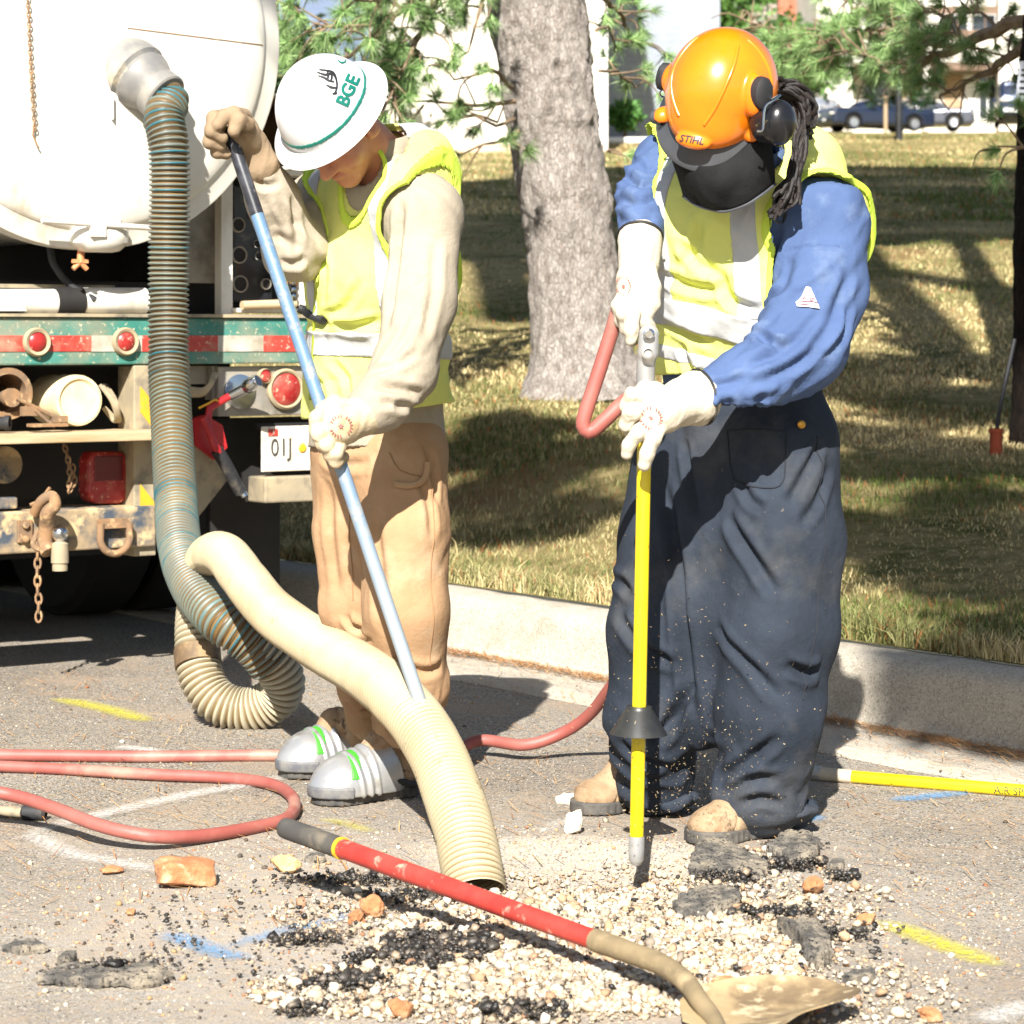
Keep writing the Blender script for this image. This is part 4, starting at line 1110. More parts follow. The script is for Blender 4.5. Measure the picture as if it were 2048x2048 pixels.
MB().box(cabc + TN * .96 + A(0, 0, .35), (1.3, .02, .6), RT).make('rear_window', M_GLASS, o)
# left opening with its clutter
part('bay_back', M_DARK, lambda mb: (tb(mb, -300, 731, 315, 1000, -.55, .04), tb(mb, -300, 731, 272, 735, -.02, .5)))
part('bay_post', M_DUSTY, lambda mb: tb(mb, 268, 731, 312, 1112, .0, .12), bevel=.004)
def hazard(v0): return lambda mb: mb.prism([TL(281, v0, .003), TL(281, v0 + 52, .003), TL(311, v0 + 92, .003), TL(311, v0 + 38, .003)], -TN * .003)
part('hazard_stripe', M_YREF, hazard(772)); part('hazard_stripe', M_YREF, hazard(968))
part('drum_end', pmat('cream_drum', hx('#d8c9a2'), hx('#c9b68c'), ns=14, rough=.8, bump=.2, bs=30), lambda mb: mb.lathe([(.083, -.2), (.083, .0), (.08, .012), (.07, .014), (.062, .006), (0, .006)], TL(155, 801, -.02), TN, 40, TT), smooth=True)
part('pipe_flange', M_RUST, lambda mb: mb.lathe([(.07, -.25), (.07, .0), (.082, .0), (.082, .02), (.062, .02), (.06, -.2)], TL(12, 787, -.03), TN, 36, TT), smooth=True)
part('clamp_jaw', M_RUST, lambda mb: (mb.lathe([(.0, .02), (.03, .02), (.03, 0), (.02, -.05)], TL(20, 795, .0), TN, 14, TT), mb.cyl(TL(32, 796, .02), TL(125, 842, .03), .007, n=8), mb.box(TL(60, 822, .02), (.06, .02, .03), RT), mb.cyl(TL(70, 820, .03), TL(110, 855, .04), .006, n=8), mb.box(TL(118, 838, .03), (.05, .03, .02), RT), mb.box(TL(95, 850, .05), (.12, .05, .01), RT)), smooth=True)
part('hose_nozzle', M_BLK, lambda mb: mb.lathe([(.02, -.12), (.02, -.02), (.024, -.015), (.024, 0), (.014, 0), (.012, -.04)], TL(20, 846, .06), nrm(TT + TN * .8), 16), smooth=True)
part('strap_bundle', M_DUSTY, lambda mb: [mb.sweep(catmull([TL(200 + k * 4, 770, -.06 - .02 * k), TL(222 + k * 3, 800, -.03), TL(232 + k * 2, 830, -.04), TL(228 + k * 3, 842, -.08), TL(206 + k, 815, -.09)], 5), .007, 7) for k in range(4)], smooth=True)
part('step_plank', M_WOOD, lambda mb: mb.box(TL(0, 868, .02) + A(0, 0, -.012), (1.13, .26, .03), RT), bevel=.003)
part('small_chain', M_RUST, lambda mb: link_chain(mb, [TL(125, 880, -.02), TL(135, 910, .0), TL(140, 950, .01), TL(137, 985, .01), TL(150, 965, .0), TL(145, 930, -.01)], .026, .0035), smooth=True)
part('tail_light', M_LENS, lambda mb: mb.prism([TL(u, v, -.06) for u, v in ((183, 906), (177, 920), (176, 985), (182, 1003), (196, 1008), (240, 1008), (254, 1002), (258, 985), (257, 920), (250, 906), (240, 903), (194, 903))], -TN * .08), bevel=.012)
part('tail_light_lens', pmat('dark_red_lens', hx('#5c1418'), rough=.25), lambda mb: tb(mb, 190, 912, 246, 962, -.056, .01), bevel=.003)
part('dark_disc', M_DIRT, lambda mb: mb.lathe([(.06, -.05), (.06, 0), (0, .004)], TL(10, 930, -.1), TN, 24, TT), smooth=True)
# lower hitch beam with its gear
part('hitch_beam', M_DIRT, lambda mb: (tb(mb, -560, 1030, 312, 1116, .02, .2), tb(mb, -560, 1006, 36, 1030, .0, .1), tb(mb, 36, 1022, 312, 1030, .0, .1)), bevel=.006)
hp = TL(72, 1050, .05)
part('hitch_plate', M_RUST, lambda mb: (tb(mb, 36, 1040, 66, 1086, .03, .02), mb.lathe([(.012, 0), (.012, .012), (0, .014)], TL(50, 1050, .03), TN, 10, TT), mb.lathe([(.012, 0), (.012, .012), (0, .014)], TL(50, 1078, .03), TN, 10, TT)), bevel=.003)
part('pintle_hook', M_RUST, lambda mb: (mb.sweep(catmull([TL(70, 1026, .05), TL(84, 1002, .09), TL(104, 992, .12), TL(110, 1010, .14), TL(96, 1026, .12), TL(94, 1050, .09), TL(90, 1085, .08), TL(98, 1105, .1)], 6), [.02] * 0 + list(np.interp(np.linspace(0, 1, 43), [0, .3, .6, 1], [.018, .017, .024, .026])), 12), mb.sweep(catmull([TL(60, 1010, .05), TL(80, 1000, .06), TL(100, 975, .08)], 5), .006, 6)), smooth=True)
bl = TL(120, 1068, .13)
part('tow_ball', M_CHROME, lambda mb: mb.lathe([(0, .028)] + [(.026 * math.cos(t), .026 * math.sin(t) + .002) for t in np.linspace(1.4, -.9, 10)] + [(.014, -.03)], bl, TZ, 24), smooth=True)
part('ball_shank', M_DUSTY, lambda mb: mb.lathe([(.014, -.024), (.026, -.03), (.028, -.075), (.028, -.09), (.024, -.092), (.024, -.115), (0, -.118)], bl, TZ, 20), smooth=True)
part('chain_hook', M_RUST, lambda mb: mb.sweep(catmull([TL(76, 1062, .06), TL(66, 1088, .07), TL(78, 1098, .08), TL(86, 1086, .08)], 6), .009, 8), smooth=True)
part('safety_chain', M_RUST, lambda mb: link_chain(mb, [TL(76, 1100, .07), TL(75, 1140, .07), TL(75, 1170, .07), TL(78, 1205, .07), TL(77, 1242, .07)], .036, .0042), smooth=True)
def dring(mb):
    t_ = np.linspace(-.2, math.pi + .2, 20); c = TL(230, 1075, .05)
    p = [c + TT * .052 * math.cos(q) - A(0, 0, .052 * math.sin(q) + .0) for q in t_]
    p = [c + TT * .05 + A(0, 0, .045)] + p + [c - TT * .05 + A(0, 0, .045)] ; mb.sweep(p, .012, 10); mb.box(c + A(0, 0, .045) - TN * .02, (.1, .05, .03), RT)
part('tow_ring', M_RUST, dring, smooth=True)
# right-hand light panel, plate and step
part('light_panel', M_GREYP, lambda mb: tb(mb, 436, 732, 742, 830, -.03, .05), bevel=.004)
part('side_bracket', M_GREYP, lambda mb: (tb(mb, 380, 732, 424, 768, -.08, .03), tb(mb, 424, 732, 438, 800, -.05, .05)))
part('cable_loop', M_DUSTY, lambda mb: [mb.sweep(catmull([TL(380, 790 - k * 6, -.03), TL(405, 788 - k * 4, .0), TL(420, 770, .01), TL(428 + k * 2, 748, -.02)], 6), .009, 8) for k in range(3)], smooth=True)
roundlamp(527, 752, .026, .022, -.028); roundlamp(569, 778, .07, .055, -.028, nm='stop_lamp')
part('steel_disc', M_CHROME, lambda mb: mb.lathe([(.058, 0), (.058, .006), (.02, .012), (0, .012)], TL(479, 783, -.028), TN, 32, TT), smooth=True)
part('valve_body', M_CHROME, lambda mb: (mb.cyl(TL(462, 792, .02), TL(502, 772, .08), .018, .02, 16), mb.lathe([(0, .03), (.02, .03), (.024, .02), (.024, -.02), (.016, -.03)], TL(503, 769, .09), nrm(TL(503, 769, .09) - TL(462, 792, .02)), 20)), smooth=True)
part('red_handle', M_REDP, lambda mb: (mb.cyl(TL(464, 790, .02), TL(420, 815, .03), .013, n=12), mb.sweep(catmull([TL(420, 812, .03), TL(416, 850, .04), TL(428, 890, .06), TL(440, 905, .06)], 5), .012, 10), mb.prism([TL(388, 838, .0), TL(392, 890, .0), TL(430, 920, .0), TL(455, 895, .0), TL(445, 850, .0), TL(410, 830, .0)], -TN * .03), mb.cyl(TL(405, 835, .05), TL(438, 905, .06), .012, n=12)), smooth=True)
part('hose_end', M_BLK, lambda mb: (mb.sweep(catmull([TL(434, 900, .05), TL(452, 930, .05), TL(472, 968, .05), TL(482, 985, .05)], 5), .022, 14), ), smooth=True)
part('hose_ferrule', M_CHROME, lambda mb: mb.cyl(TL(482, 980, .05), TL(490, 994, .06), .014, .013, 14), smooth=True)
part('yellow_strap', M_YREF, lambda mb: mb.sweep(catmull([TL(398, 816, .03), TL(415, 808, .05), TL(430, 800, .04), TL(440, 806, .03)], 5), .004, 6))
part('under_panel', M_DARK, lambda mb: (tb(mb, 396, 834, 742, 1000, -.2, .03),))
part('mud_flap', M_DUSTY, lambda mb: mb.prism([TL(390, 880, -.02), TL(392, 1040, -.02), TL(455, 960, -.02), TL(450, 930, -.02), TL(420, 880, -.02)], -TN * .04))
part('step_bar', M_DUSTY, lambda mb: tb(mb, 530, 951, 742, 1002, .0, .12), bevel=.006)
pl = part('licence_plate', pmat('plate_white', hx('#ccc6b8'), hx('#bdb39c'), ns=9, rough=.5, c4=hx('#a08c68'), s4=50), lambda mb: tb(mb, 523, 851, 702, 941, -.04, .006), bevel=.012)
def flat_text(s, size, u, v, g, mat, name, par, col=None, sxx=1.0):
    tv, tf = text2d(s, size); c = TL(u, v, g)
    return mk(name, c + np.outer(tv[:, 0] * sxx, TT) + np.outer(tv[:, 1], TZ), tf, mat, par, False)
M_PLTXT = pmat('plate_lettering', hx('#3c3a36'), rough=.6)
flat_text('01J', .085, 563, 896, -.036, M_PLTXT, 'lettering', pl, sxx=.8); flat_text('17', .085, 650, 896, -.036, M_PLTXT, 'lettering', pl, sxx=.8)
part('plate_sticker', M_RED, lambda mb: tb(mb, 537, 858, 556, 872, -.037, .002), pl); flat_text('3', .022, 547, 865, -.0335, M_WREF, 'lettering', pl)
part('plate_emblem', M_YREF, lambda mb: mb.lathe([(.016, 0), (.012, .003), (0, .003)], TL(605, 896, -.037), TN, 14), pl)
part('plate_frame', M_DARK, lambda mb: tb(mb, 516, 845, 708, 856, -.05, .02))
# kerb-side cabinet: plain wall, white upright, open gauge bay, bottom rail
part('cabinet_wall', M_GREYP, lambda mb: tb(mb, 372, 330, 443, 566, -.22, .05))
part('cabinet_post', M_TANK, lambda mb: tb(mb, 443, 340, 466, 634, -.14, .05), bevel=.003)
part('cabinet_rail', M_TANK, lambda mb: tb(mb, 466, 617, 742, 626, -.13, .12), bevel=.003)
part('cabinet_rail', M_TANK, lambda mb: tb(mb, 466, 340, 742, 352, -.13, .12), bevel=.003)
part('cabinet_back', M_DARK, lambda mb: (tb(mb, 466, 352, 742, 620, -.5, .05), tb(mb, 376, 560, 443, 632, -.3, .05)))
gp = part('gauge_panel', pmat('black_panel', hx('#17191c'), hx('#2a2c30'), ns=6, rough=.35, c3=hx('#55524b'), s3=14, lo3=.58, hi3=.72), lambda mb: tb(mb, 468, 372, 545, 604, -.3, .05), bevel=.006)
for u, v, r_ in ((474, 450, .026), (476, 510, .03), (478, 568, .03), (511, 488, .014), (514, 512, .015), (530, 568, .02), (500, 432, .012)):
    o = MB().lathe([(r_, 0), (r_, .012), (r_ * .86, .014), (r_ * .84, .008)], TL(u, v, -.3), TN, 24, TT).make('gauge', M_CHROME if r_ < .018 else M_GREYP, gp, True)
    MB().lathe([(r_ * .84, .008), (0, .009)], TL(u, v, -.3), TN, 20, TT).make('dial', M_DARK, o, True)
part('mallet', M_WOOD, lambda mb: mb.cyl(TL(484, 611, -.1), TL(590, 607, -.1), .016, n=14), smooth=True)
part('control_box', M_TANK, lambda mb: tb(mb, 595, 516, 660, 612, -.12, .1), bevel=.006)
cbx = part('remote_box', M_ORANGE, lambda mb: tb(mb, 570, 516, 597, 570, -.1, .06), bevel=.006)
part('button_strip', M_BLK, lambda mb: (tb(mb, 574, 527, 590, 534, -.096, .02), tb(mb, 576, 545, 592, 600, -.096, .03)), cbx)
part('push_button', M_CHROME, lambda mb: [mb.lathe([(.009, 0), (.009, .012), (0, .014)], TL(584, v, -.09), TN, 14, TT) for v in (552, 566, 580, 593)], cbx, True)
# open-ended pipe beside the tank, behind the white hat
part('side_pipe', M_TANK, lambda mb: mb.lathe([(.13, -.9), (.13, 0), (.122, .0), (.118, -.03), (.112, -.6)], TL(566, 262, -.02), nrm(TN * .92 - TT * .38), 40, TZ), smooth=True)
part('side_pipe_liner', pmat('brown_liner', hx('#6a533a'), hx('#8a7050'), ns=8, rough=.9), lambda mb: mb.lathe([(.117, -.02), (.11, -.5), (0, -.5)], TL(566, 262, -.02), nrm(TN * .92 - TT * .38), 32, TZ), smooth=True)
# ------------------------------------------------------------------ vacuum hose
def ribbed(path, r, pitch, amp, name, mat, parent, n=28, per=8, soft=False, rfun=None):
    p = resample(path, pitch / per); s = np.arange(len(p)) / per
    w = np.cos(2 * math.pi * s)
    prof = np.where(w > 0, w ** .8 if not soft else w, -np.abs(w) ** .7 if not soft else w * .8)
    wob = 1 + .012 * vnoise(np.stack([s * .21, 0 * s, 0 * s], 1), 3)
    rr = (r if rfun is None else rfun(np.linspace(0, 1, len(p)))) * wob + amp * prof
    v, f = sweep(p, rr, n, False)
    o = mk(name, v, np.array(f), mat, parent)
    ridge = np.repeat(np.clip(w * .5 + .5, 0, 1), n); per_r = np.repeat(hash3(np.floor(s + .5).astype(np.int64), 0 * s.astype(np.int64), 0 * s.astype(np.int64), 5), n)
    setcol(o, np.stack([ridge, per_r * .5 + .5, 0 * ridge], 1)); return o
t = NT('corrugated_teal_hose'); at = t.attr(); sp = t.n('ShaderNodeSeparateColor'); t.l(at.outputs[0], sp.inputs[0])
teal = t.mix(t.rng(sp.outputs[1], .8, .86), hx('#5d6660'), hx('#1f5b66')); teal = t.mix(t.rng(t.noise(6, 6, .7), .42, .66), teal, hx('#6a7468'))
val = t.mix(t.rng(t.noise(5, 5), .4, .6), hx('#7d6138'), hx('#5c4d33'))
c = t.mix(t.rng(sp.outputs[0], .5, .74), val, teal); c = t.mix(t.rng(sp.outputs[0], .2, .0), c, hx('#2a241b'))  # deepest grooves near black: shade between the ribs put into the colour
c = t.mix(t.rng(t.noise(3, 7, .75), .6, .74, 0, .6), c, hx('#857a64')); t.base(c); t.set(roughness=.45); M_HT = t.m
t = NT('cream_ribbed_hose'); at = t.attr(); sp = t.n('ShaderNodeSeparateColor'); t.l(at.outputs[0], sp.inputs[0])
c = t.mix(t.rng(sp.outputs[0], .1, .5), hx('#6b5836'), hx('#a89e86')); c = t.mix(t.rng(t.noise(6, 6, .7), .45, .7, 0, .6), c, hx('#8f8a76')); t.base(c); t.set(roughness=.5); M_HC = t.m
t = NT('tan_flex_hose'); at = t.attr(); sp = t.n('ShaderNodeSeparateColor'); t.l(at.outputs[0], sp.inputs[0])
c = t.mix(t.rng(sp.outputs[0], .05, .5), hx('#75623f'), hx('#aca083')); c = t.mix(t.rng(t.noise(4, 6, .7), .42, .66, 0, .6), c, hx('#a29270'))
c = t.mix(t.rng(t.noise(18, 5, .75), .6, .72, 0, .8), c, hx('#6e5a3c')); c = t.mix(t.rng(t.noise(2.2, 6, .7), .52, .7, 0, .55), c, hx('#8a7a5c')); t.base(c); t.set(roughness=.55); M_HB = t.m

e0 = pc + ax_ * .12
teal_path = catmull([e0, e0 + ax_ * .05, P(328, 232, 7.9), P(337, 290, 7.87), P(339, 370, 7.87), P(338, 480, 7.88), P(337, 600, 7.88), P(338, 740, 7.84), P(345, 880, 7.7), P(352, 1000, 7.52), P(360, 1095, 7.3), P(386, 1172, 7.08), P(438, 1236, 6.92), P(500, 1282, 6.9), P(546, 1330, 6.92)], 10)
loop_path = catmull([P(500, 1282, 6.9), P(546, 1322, 6.92), P(566, 1365, 6.95), P(548, 1400, 6.98), P(492, 1420, 7.0), P(432, 1400, 7.02), P(400, 1345, 7.06), P(394, 1270, 7.12), P(398, 1200, 7.2), P(400, 1150, 7.2)], 10)
tan_path = catmull([P(398, 1215, 7.2), P(402, 1150, 7.18), P(420, 1112, 7.05), P(452, 1112, 6.85), P(490, 1160, 6.65), P(545, 1225, 6.4), P(640, 1292, 6.1), P(740, 1352, 5.8), P(820, 1425, 5.55), P(872, 1505, 5.42), P(902, 1580, 5.32), P(928, 1660, 5.22), P(944, 1740, 5.14), P(952, 1790, 5.1)], 10)
hose = empty('vacuum_hose', G(480, 1462), 0, 'thick ribbed suction hose looping from the tank down into the dig', 'hose')
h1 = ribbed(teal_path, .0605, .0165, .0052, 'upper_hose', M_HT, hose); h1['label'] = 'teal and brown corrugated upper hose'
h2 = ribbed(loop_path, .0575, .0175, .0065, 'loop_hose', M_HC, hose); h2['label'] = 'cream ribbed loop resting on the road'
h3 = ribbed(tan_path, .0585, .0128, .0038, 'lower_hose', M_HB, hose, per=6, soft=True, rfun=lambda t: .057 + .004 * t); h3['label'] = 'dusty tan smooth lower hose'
tcp = loop_path[int(len(loop_path) * .8)]
MB().sweep(resample(loop_path, .01)[-30:-24], .0665, 28).make('coupling_band', pmat('band_tape', hx('#5d4a34'), hx('#8a7350'), ns=20, rough=.7), hose, True)
# ------------------------------------------------------------------ rubber air hoses
M_AIR = pmat('red_air_hose', hx('#8d4a42'), hx('#9c5f55'), ns=6, rough=.55, c3=hx('#ab8574'), s3=5, lo3=.52, hi3=.72, bump=.05, bs=80)
def gp_(u, v, r_=.015, lift=0): return G(u, v + 12, 0) + A(0, 0, r_ + lift)
ah = empty('air_hose', gp_(300, 1510), 0, 'straight red rubber air hose crossing the road behind the silver toe guards', 'air hose')
pth = catmull([gp_(-300, 1500), gp_(-100, 1508), gp_(100, 1511), gp_(300, 1513), gp_(570, 1511), gp_(760, 1520), gp_(900, 1512, lift=.01), gp_(960, 1503, lift=.03), P(1050, 1490, 6.45), P(1125, 1466, 6.45), P(1180, 1428, 6.4), P(1225, 1370, 6.3), P(1280, 1300, 6.2)], 8)
MB().sweep(resample(pth, .02), .0155, 14).make('hose_body', M_AIR, ah, True)
ah2 = empty('air_hose', gp_(560, 1600), 0, 'red rubber air hose lying in a hairpin loop near the shovel grip', 'air hose')
pth = catmull([gp_(-300, 1520), gp_(-60, 1530), gp_(120, 1538), gp_(300, 1549), gp_(450, 1556), gp_(530, 1566), gp_(574, 1584), gp_(590, 1612), gp_(570, 1640), gp_(505, 1657), G(400, 1672, .02), G(300, 1672, .034), G(200, 1651, .05), G(110, 1617, .066), G(30, 1592, .08), G(-60, 1580, .085), G(-300, 1575, .03)], 8)
MB().sweep(resample(pth, .015), .0145, 14).make('hose_body', M_AIR, ah2, True)
# wooden/metal tool end lying at the far left, just in frame
tb_ = empty('tool_handle', G(-40, 1640), 0, 'dull metal tool end poking in at the left edge under the red hose', 'tool')
MB().cyl(G(-200, 1620) + A(0, 0, .02), G(45, 1640) + A(0, 0, .016), .012, n=14).make('shaft', M_DUSTY, tb_, True)
MB().lathe([(.014, 0), (.018, .004), (.018, .05), (.01, .056)], G(45, 1640) + A(0, 0, .018), nrm(A(1, -.15, 0)), 14).make('cap', M_BLK, tb_, True)

# ------------------------------------------------------------------ air lance in use
M_YEL = pmat('yellow_fibreglass', hx('#d6bd0a'), hx('#dcc61c'), ns=6, rough=.35, c4=hx('#7d6a1a'), s4=70, lo4=.66, hi4=.7, coat=.3)
M_ALU = pmat('aluminium', hx('#a9a9a8'), hx('#bdbbb5'), ns=14, rough=.42, met=.45)
M_CAST = pmat('cast_grip', hx('#8d8c8a'), hx('#a19e98'), ns=14, rough=.5, met=.3)
l0, l1 = P(1292, 720, 5.2), P(1272, 1732, 5.2)
def LN(v): t_ = (v - 720) / (1732 - 720); return l0 + (l1 - l0) * t_
lance = empty('air_lance', LN(1732), 0, 'yellow air lance with a black cone held upright by the orange helmet worker', 'tool')
ld = nrm(l1 - l0)
MB().cyl(LN(880), LN(1672), .0148, .0145, 28).make('barrel', M_YEL, lance, True)
MB().lathe([(.0165, 0), (.0165, .03), (.0155, .05), (.012, .055), (.009, .06)], LN(1672) , ld, 28).make('nozzle', M_ALU, lance, True)
MB().cyl(LN(770), LN(884), .0172, .0165, 28).make('upper_tube', M_ALU, lance, True)
MB().cyl(LN(800), LN(815), .0185, .0185, 28).make('clamp', M_CAST, lance, True)
MB().cyl(LN(700), LN(772), .019, .0195, 28).make('neck', M_CAST, lance, True)
q0, q1 = P(1297, 668, 5.165), P(1295, 706, 5.165)
sdf('trigger_head', smin([cap(P(1298, 668, 5.19), P(1296, 706, 5.19), .0205, .0205), cap(P(1296, 690, 5.2), LN(735), .019, .019)], .008), .003, M_ALU, lance)
MB().lathe([(.012, 0), (.012, .006), (.008, .008), (.0075, .004), (0, .004)], q0 - A(0, .0, 0) + A(0, -.0, 0), A(0.1, -1, .0), 24).make('trigger_bolt', M_CHROME, lance, True)
MB().lathe([(.013, 0), (.013, .005), (.009, .007), (.008, .002), (0, .002)], q1, A(0.1, -1, .0), 24).make('trigger_port', M_CAST, lance, True)
cn = MB(); cn.lathe([(.0155, .0), (.026, .0), (.027, .006), (.03, .009), (.059, .056), (.0605, .058), (.057, .056), (.028, .012), (.0155, .012)], LN(1412), ld, 40)
cn.make('splash_cone', pmat('black_cone', hx('#222324'), hx('#34342f'), ns=14, rough=.4), lance, True)
hh = MB(); hh.sweep(resample(catmull([P(1262, 600, 5.24), P(1240, 612, 5.26), P(1222, 668, 5.28), P(1195, 752, 5.28), P(1172, 822, 5.28), P(1166, 850, 5.28), P(1180, 864, 5.28), P(1212, 838, 5.28), P(1250, 802, 5.28), P(1285, 782, 5.24)], 8), .01), .0158, 16)
hh.make('feed_hose', M_AIR, lance, True)
# spare lance lying by the gutter
s0, s1 = G(1585, 1557) + A(0, 0, .017), G(2260, 1612) + A(0, 0, .015)
sp_ = empty('spare_lance', (G(1590, 1557) + G(2048, 1594)) / 2, 0, 'second yellow air lance lying on the road along the gutter', 'tool')
sd = nrm(s1 - s0); j1 = s0 + sd * .155
MB().cyl(s0, j1, .0172, .0165, 24).make('steel_end', pmat('dusty_sleeve', hx('#c2b9a5'), hx('#a89f8c'), ns=20, rough=.6), sp_, True)
MB().cyl(s0 + sd * .05, s0 + sd * .075, .0182, .0182, 24).make('collar', M_ALU, sp_, True)
MB().cyl(j1, s1, .0152, .0152, 24).make('barrel', M_YEL, sp_, True)
tv, tf = text2d('AIR SPADE', .026, 1)
pa_ = s0 + sd * ((P(2012, 1585, 5.98)[0] - s0[0]) / sd[0] + .032); sdn = nrm(np.cross(sd, A(0, 0, 1))); 
ph = tv[:, 1] / .0155 - .25      # wrapped round the barrel
mk('lettering', pa_ + np.outer(tv[:, 0], sd) + .0157 * (np.outer(np.cos(ph + .15), sdn) + np.outer(np.sin(ph + .15), np.cross(sdn, sd) * np.sign(np.cross(sdn, sd)[2]))), tf, M_INK, sp_, False)
# ------------------------------------------------------------------ shovel
M_SHRED = pmat('red_fibreglass', hx('#a23028'), hx('#b0443a'), ns=10, rough=.5, c4=hx('#c98a78'), s4=26, lo4=.62, hi4=.7)
M_GRIP = pmat('grey_rubber_grip', hx('#3f3d3a'), hx('#5a554d'), ns=8, rough=.75, c3=hx('#8d8068'), s3=7, lo3=.5, hi3=.7)
M_SOCK = pmat('muddy_steel', hx('#837356'), hx('#6a5d46'), ns=9, rough=.75, c3=hx('#9c8a6a'), s3=14, bump=.25, bs=30, det=8)
M_BLADE = pmat('sandy_blade', hx('#a8946f'), hx('#97815f'), ns=5, rough=.75, c3=hx('#6f5e46'), s3=7, lo3=.5, hi3=.62, c4=hx('#c2b08e'), s4=22, lo4=.56, hi4=.7, bump=.25, bs=25)
a0 = G(568, 1655, .14); a1 = G(1200, 1884, .078)
shv = empty('shovel', G(1460, 2010), 0, 'long red handled shovel with a black grip lying across the gravel', 'shovel')
ad = nrm(a1 - a0); L_ = np.linalg.norm(a1 - a0); gl = L_ * .2
gr = MB(); gr.lathe([(0, -.008), (.013, -.006), (.0195, .002), (.0205, .012)] + [(.0208 - .0006 * (k % 2), .02 + k * (gl - .03) / 24) for k in range(25)] + [(.0205, gl), (.018, gl + .001)], a0, ad, 28); gr.make('grip', M_GRIP, shv, True)
MB().cyl(a0 + ad * gl, a0 + ad * (gl + .008), .0212, .0212, 28).make('yellow_ring', pmat('yellow_ring', hx('#d8a926'), rough=.5), shv, True)
MB().cyl(a0 + ad * (gl + .006), a1, .0188, .0172, 28).make('handle', M_SHRED, shv, True)
sk = catmull([a1 - ad * .012, G(1262, 1906, .076), G(1325, 1930, .073), G(1372, 1964, .064), G(1400, 2003, .05), G(1424, 2034, .038), G(1440, 2066, .032), G(1448, 2090, .03)], 8)
MB().sweep(resample(sk, .006), np.interp(np.linspace(0, 1, len(resample(sk, .006))), [0, .3, .7, 1], [.0195, .018, .015, .0125]), 24).make('socket', M_SOCK, shv, True)
# dished blade: rows across, from the tread near the socket to the tip
ctrl = [  # centre pixel, depth, half width, dish
 ((1432, 2062), 4.33, .07, .004), ((1458, 2044), 4.31, .105, .014), ((1500, 2024), 4.30, .108, .022), ((1560, 2010), 4.29, .104, .024), ((1620, 1994), 4.28, .088, .02), ((1665, 1980), 4.28, .058, .012), ((1690, 1972), 4.28, .02, .004)]
cpts = catmull([G(*c[0], zz) for c, zz in zip(ctrl, (.036, .03, .028, .03, .038, .046, .05))], 5); tpar = np.linspace(0, len(ctrl) - 1, len(cpts)); hw = np.interp(tpar, range(len(ctrl)), [c[2] for c in ctrl]); dsh = np.interp(tpar, range(len(ctrl)), [c[3] for c in ctrl])
bd = nrm(cpts[-1] - cpts[0]); sd_ = nrm(np.cross(bd, A(0, 0, 1))); un = np.cross(sd_, bd); un *= np.sign(un[2]); V = []; m = 15
for lay in (0, 1):
    for k, cp_ in enumerate(cpts):
        for j in range(m):
            s = j / (m - 1) * 2 - 1
            V.append(cp_ + sd_ * s * hw[k] + un * (dsh[k] * (abs(s) ** 2.2) - lay * .003))
nR = len(cpts); fs = []
for k in range(nR - 1):
    for j in range(m - 1):
        a = k * m + j; fs.append((a, a + 1, a + m + 1, a + m)); b = a + nR * m; fs.append((b, b + m, b + m + 1, b + 1))
for k in range(nR - 1):
    for j in (0, m - 1): a = k * m + j; b = a + nR * m; fs.append((a, a + m, b + m, b))
for j in range(m - 1):
    for k in (0, nR - 1): a = k * m + j; b = a + nR * m; fs.append((a, a + 1, b + 1, b))
mb = MB(); mb.add(V, fs); mb.make('blade', M_BLADE, shv, True)
# ------------------------------------------------------------------ tamping bar held by the white hat worker
b0_ = P(457, 258, 5.685); b1v = P(668, 890, 5.575); bdv = nrm(b1v - b0_); bend = b0_ + bdv * (b0_[2] - .0) / -bdv[2]
def BR(v): return b0_ + bdv * ((CH - (v - HOR) / F * 5.62) - b0_[2]) / bdv[2]
bar = empty('tamping_bar', bend, 0, 'blue steel bar with black taped top held by the white hat worker', 'bar')
t = NT('blue_worn_steel'); s_ = t.n('ShaderNodeSeparateXYZ'); t.l(t.co(), s_.inputs[0])
c = t.mix(t.rng(t.math('ADD', s_.outputs[2], t.math('MULTIPLY', t.noise(9, 5, .7), .35)), .55, 1.15), hx('#9aa4a9'), hx('#6684a3'))
c = t.mix(t.rng(t.noise(26, 5, .7), .52, .66, 0, .75), c, hx('#a3a49c')); t.base(c); t.set(roughness=.4, metallic=.25)
MB().cyl(BR(420), bend, .0155, .0155, 24).make('shaft', t.m, bar, True)
MB().cyl(b0_, BR(428), .0152, .0158, 24).make('taped_grip', pmat('black_tape', hx('#1b1c20'), hx('#3d3f45'), ns=20, rough=.35, c4=hx('#7d7f82'), s4=60, lo4=.64), bar, True)
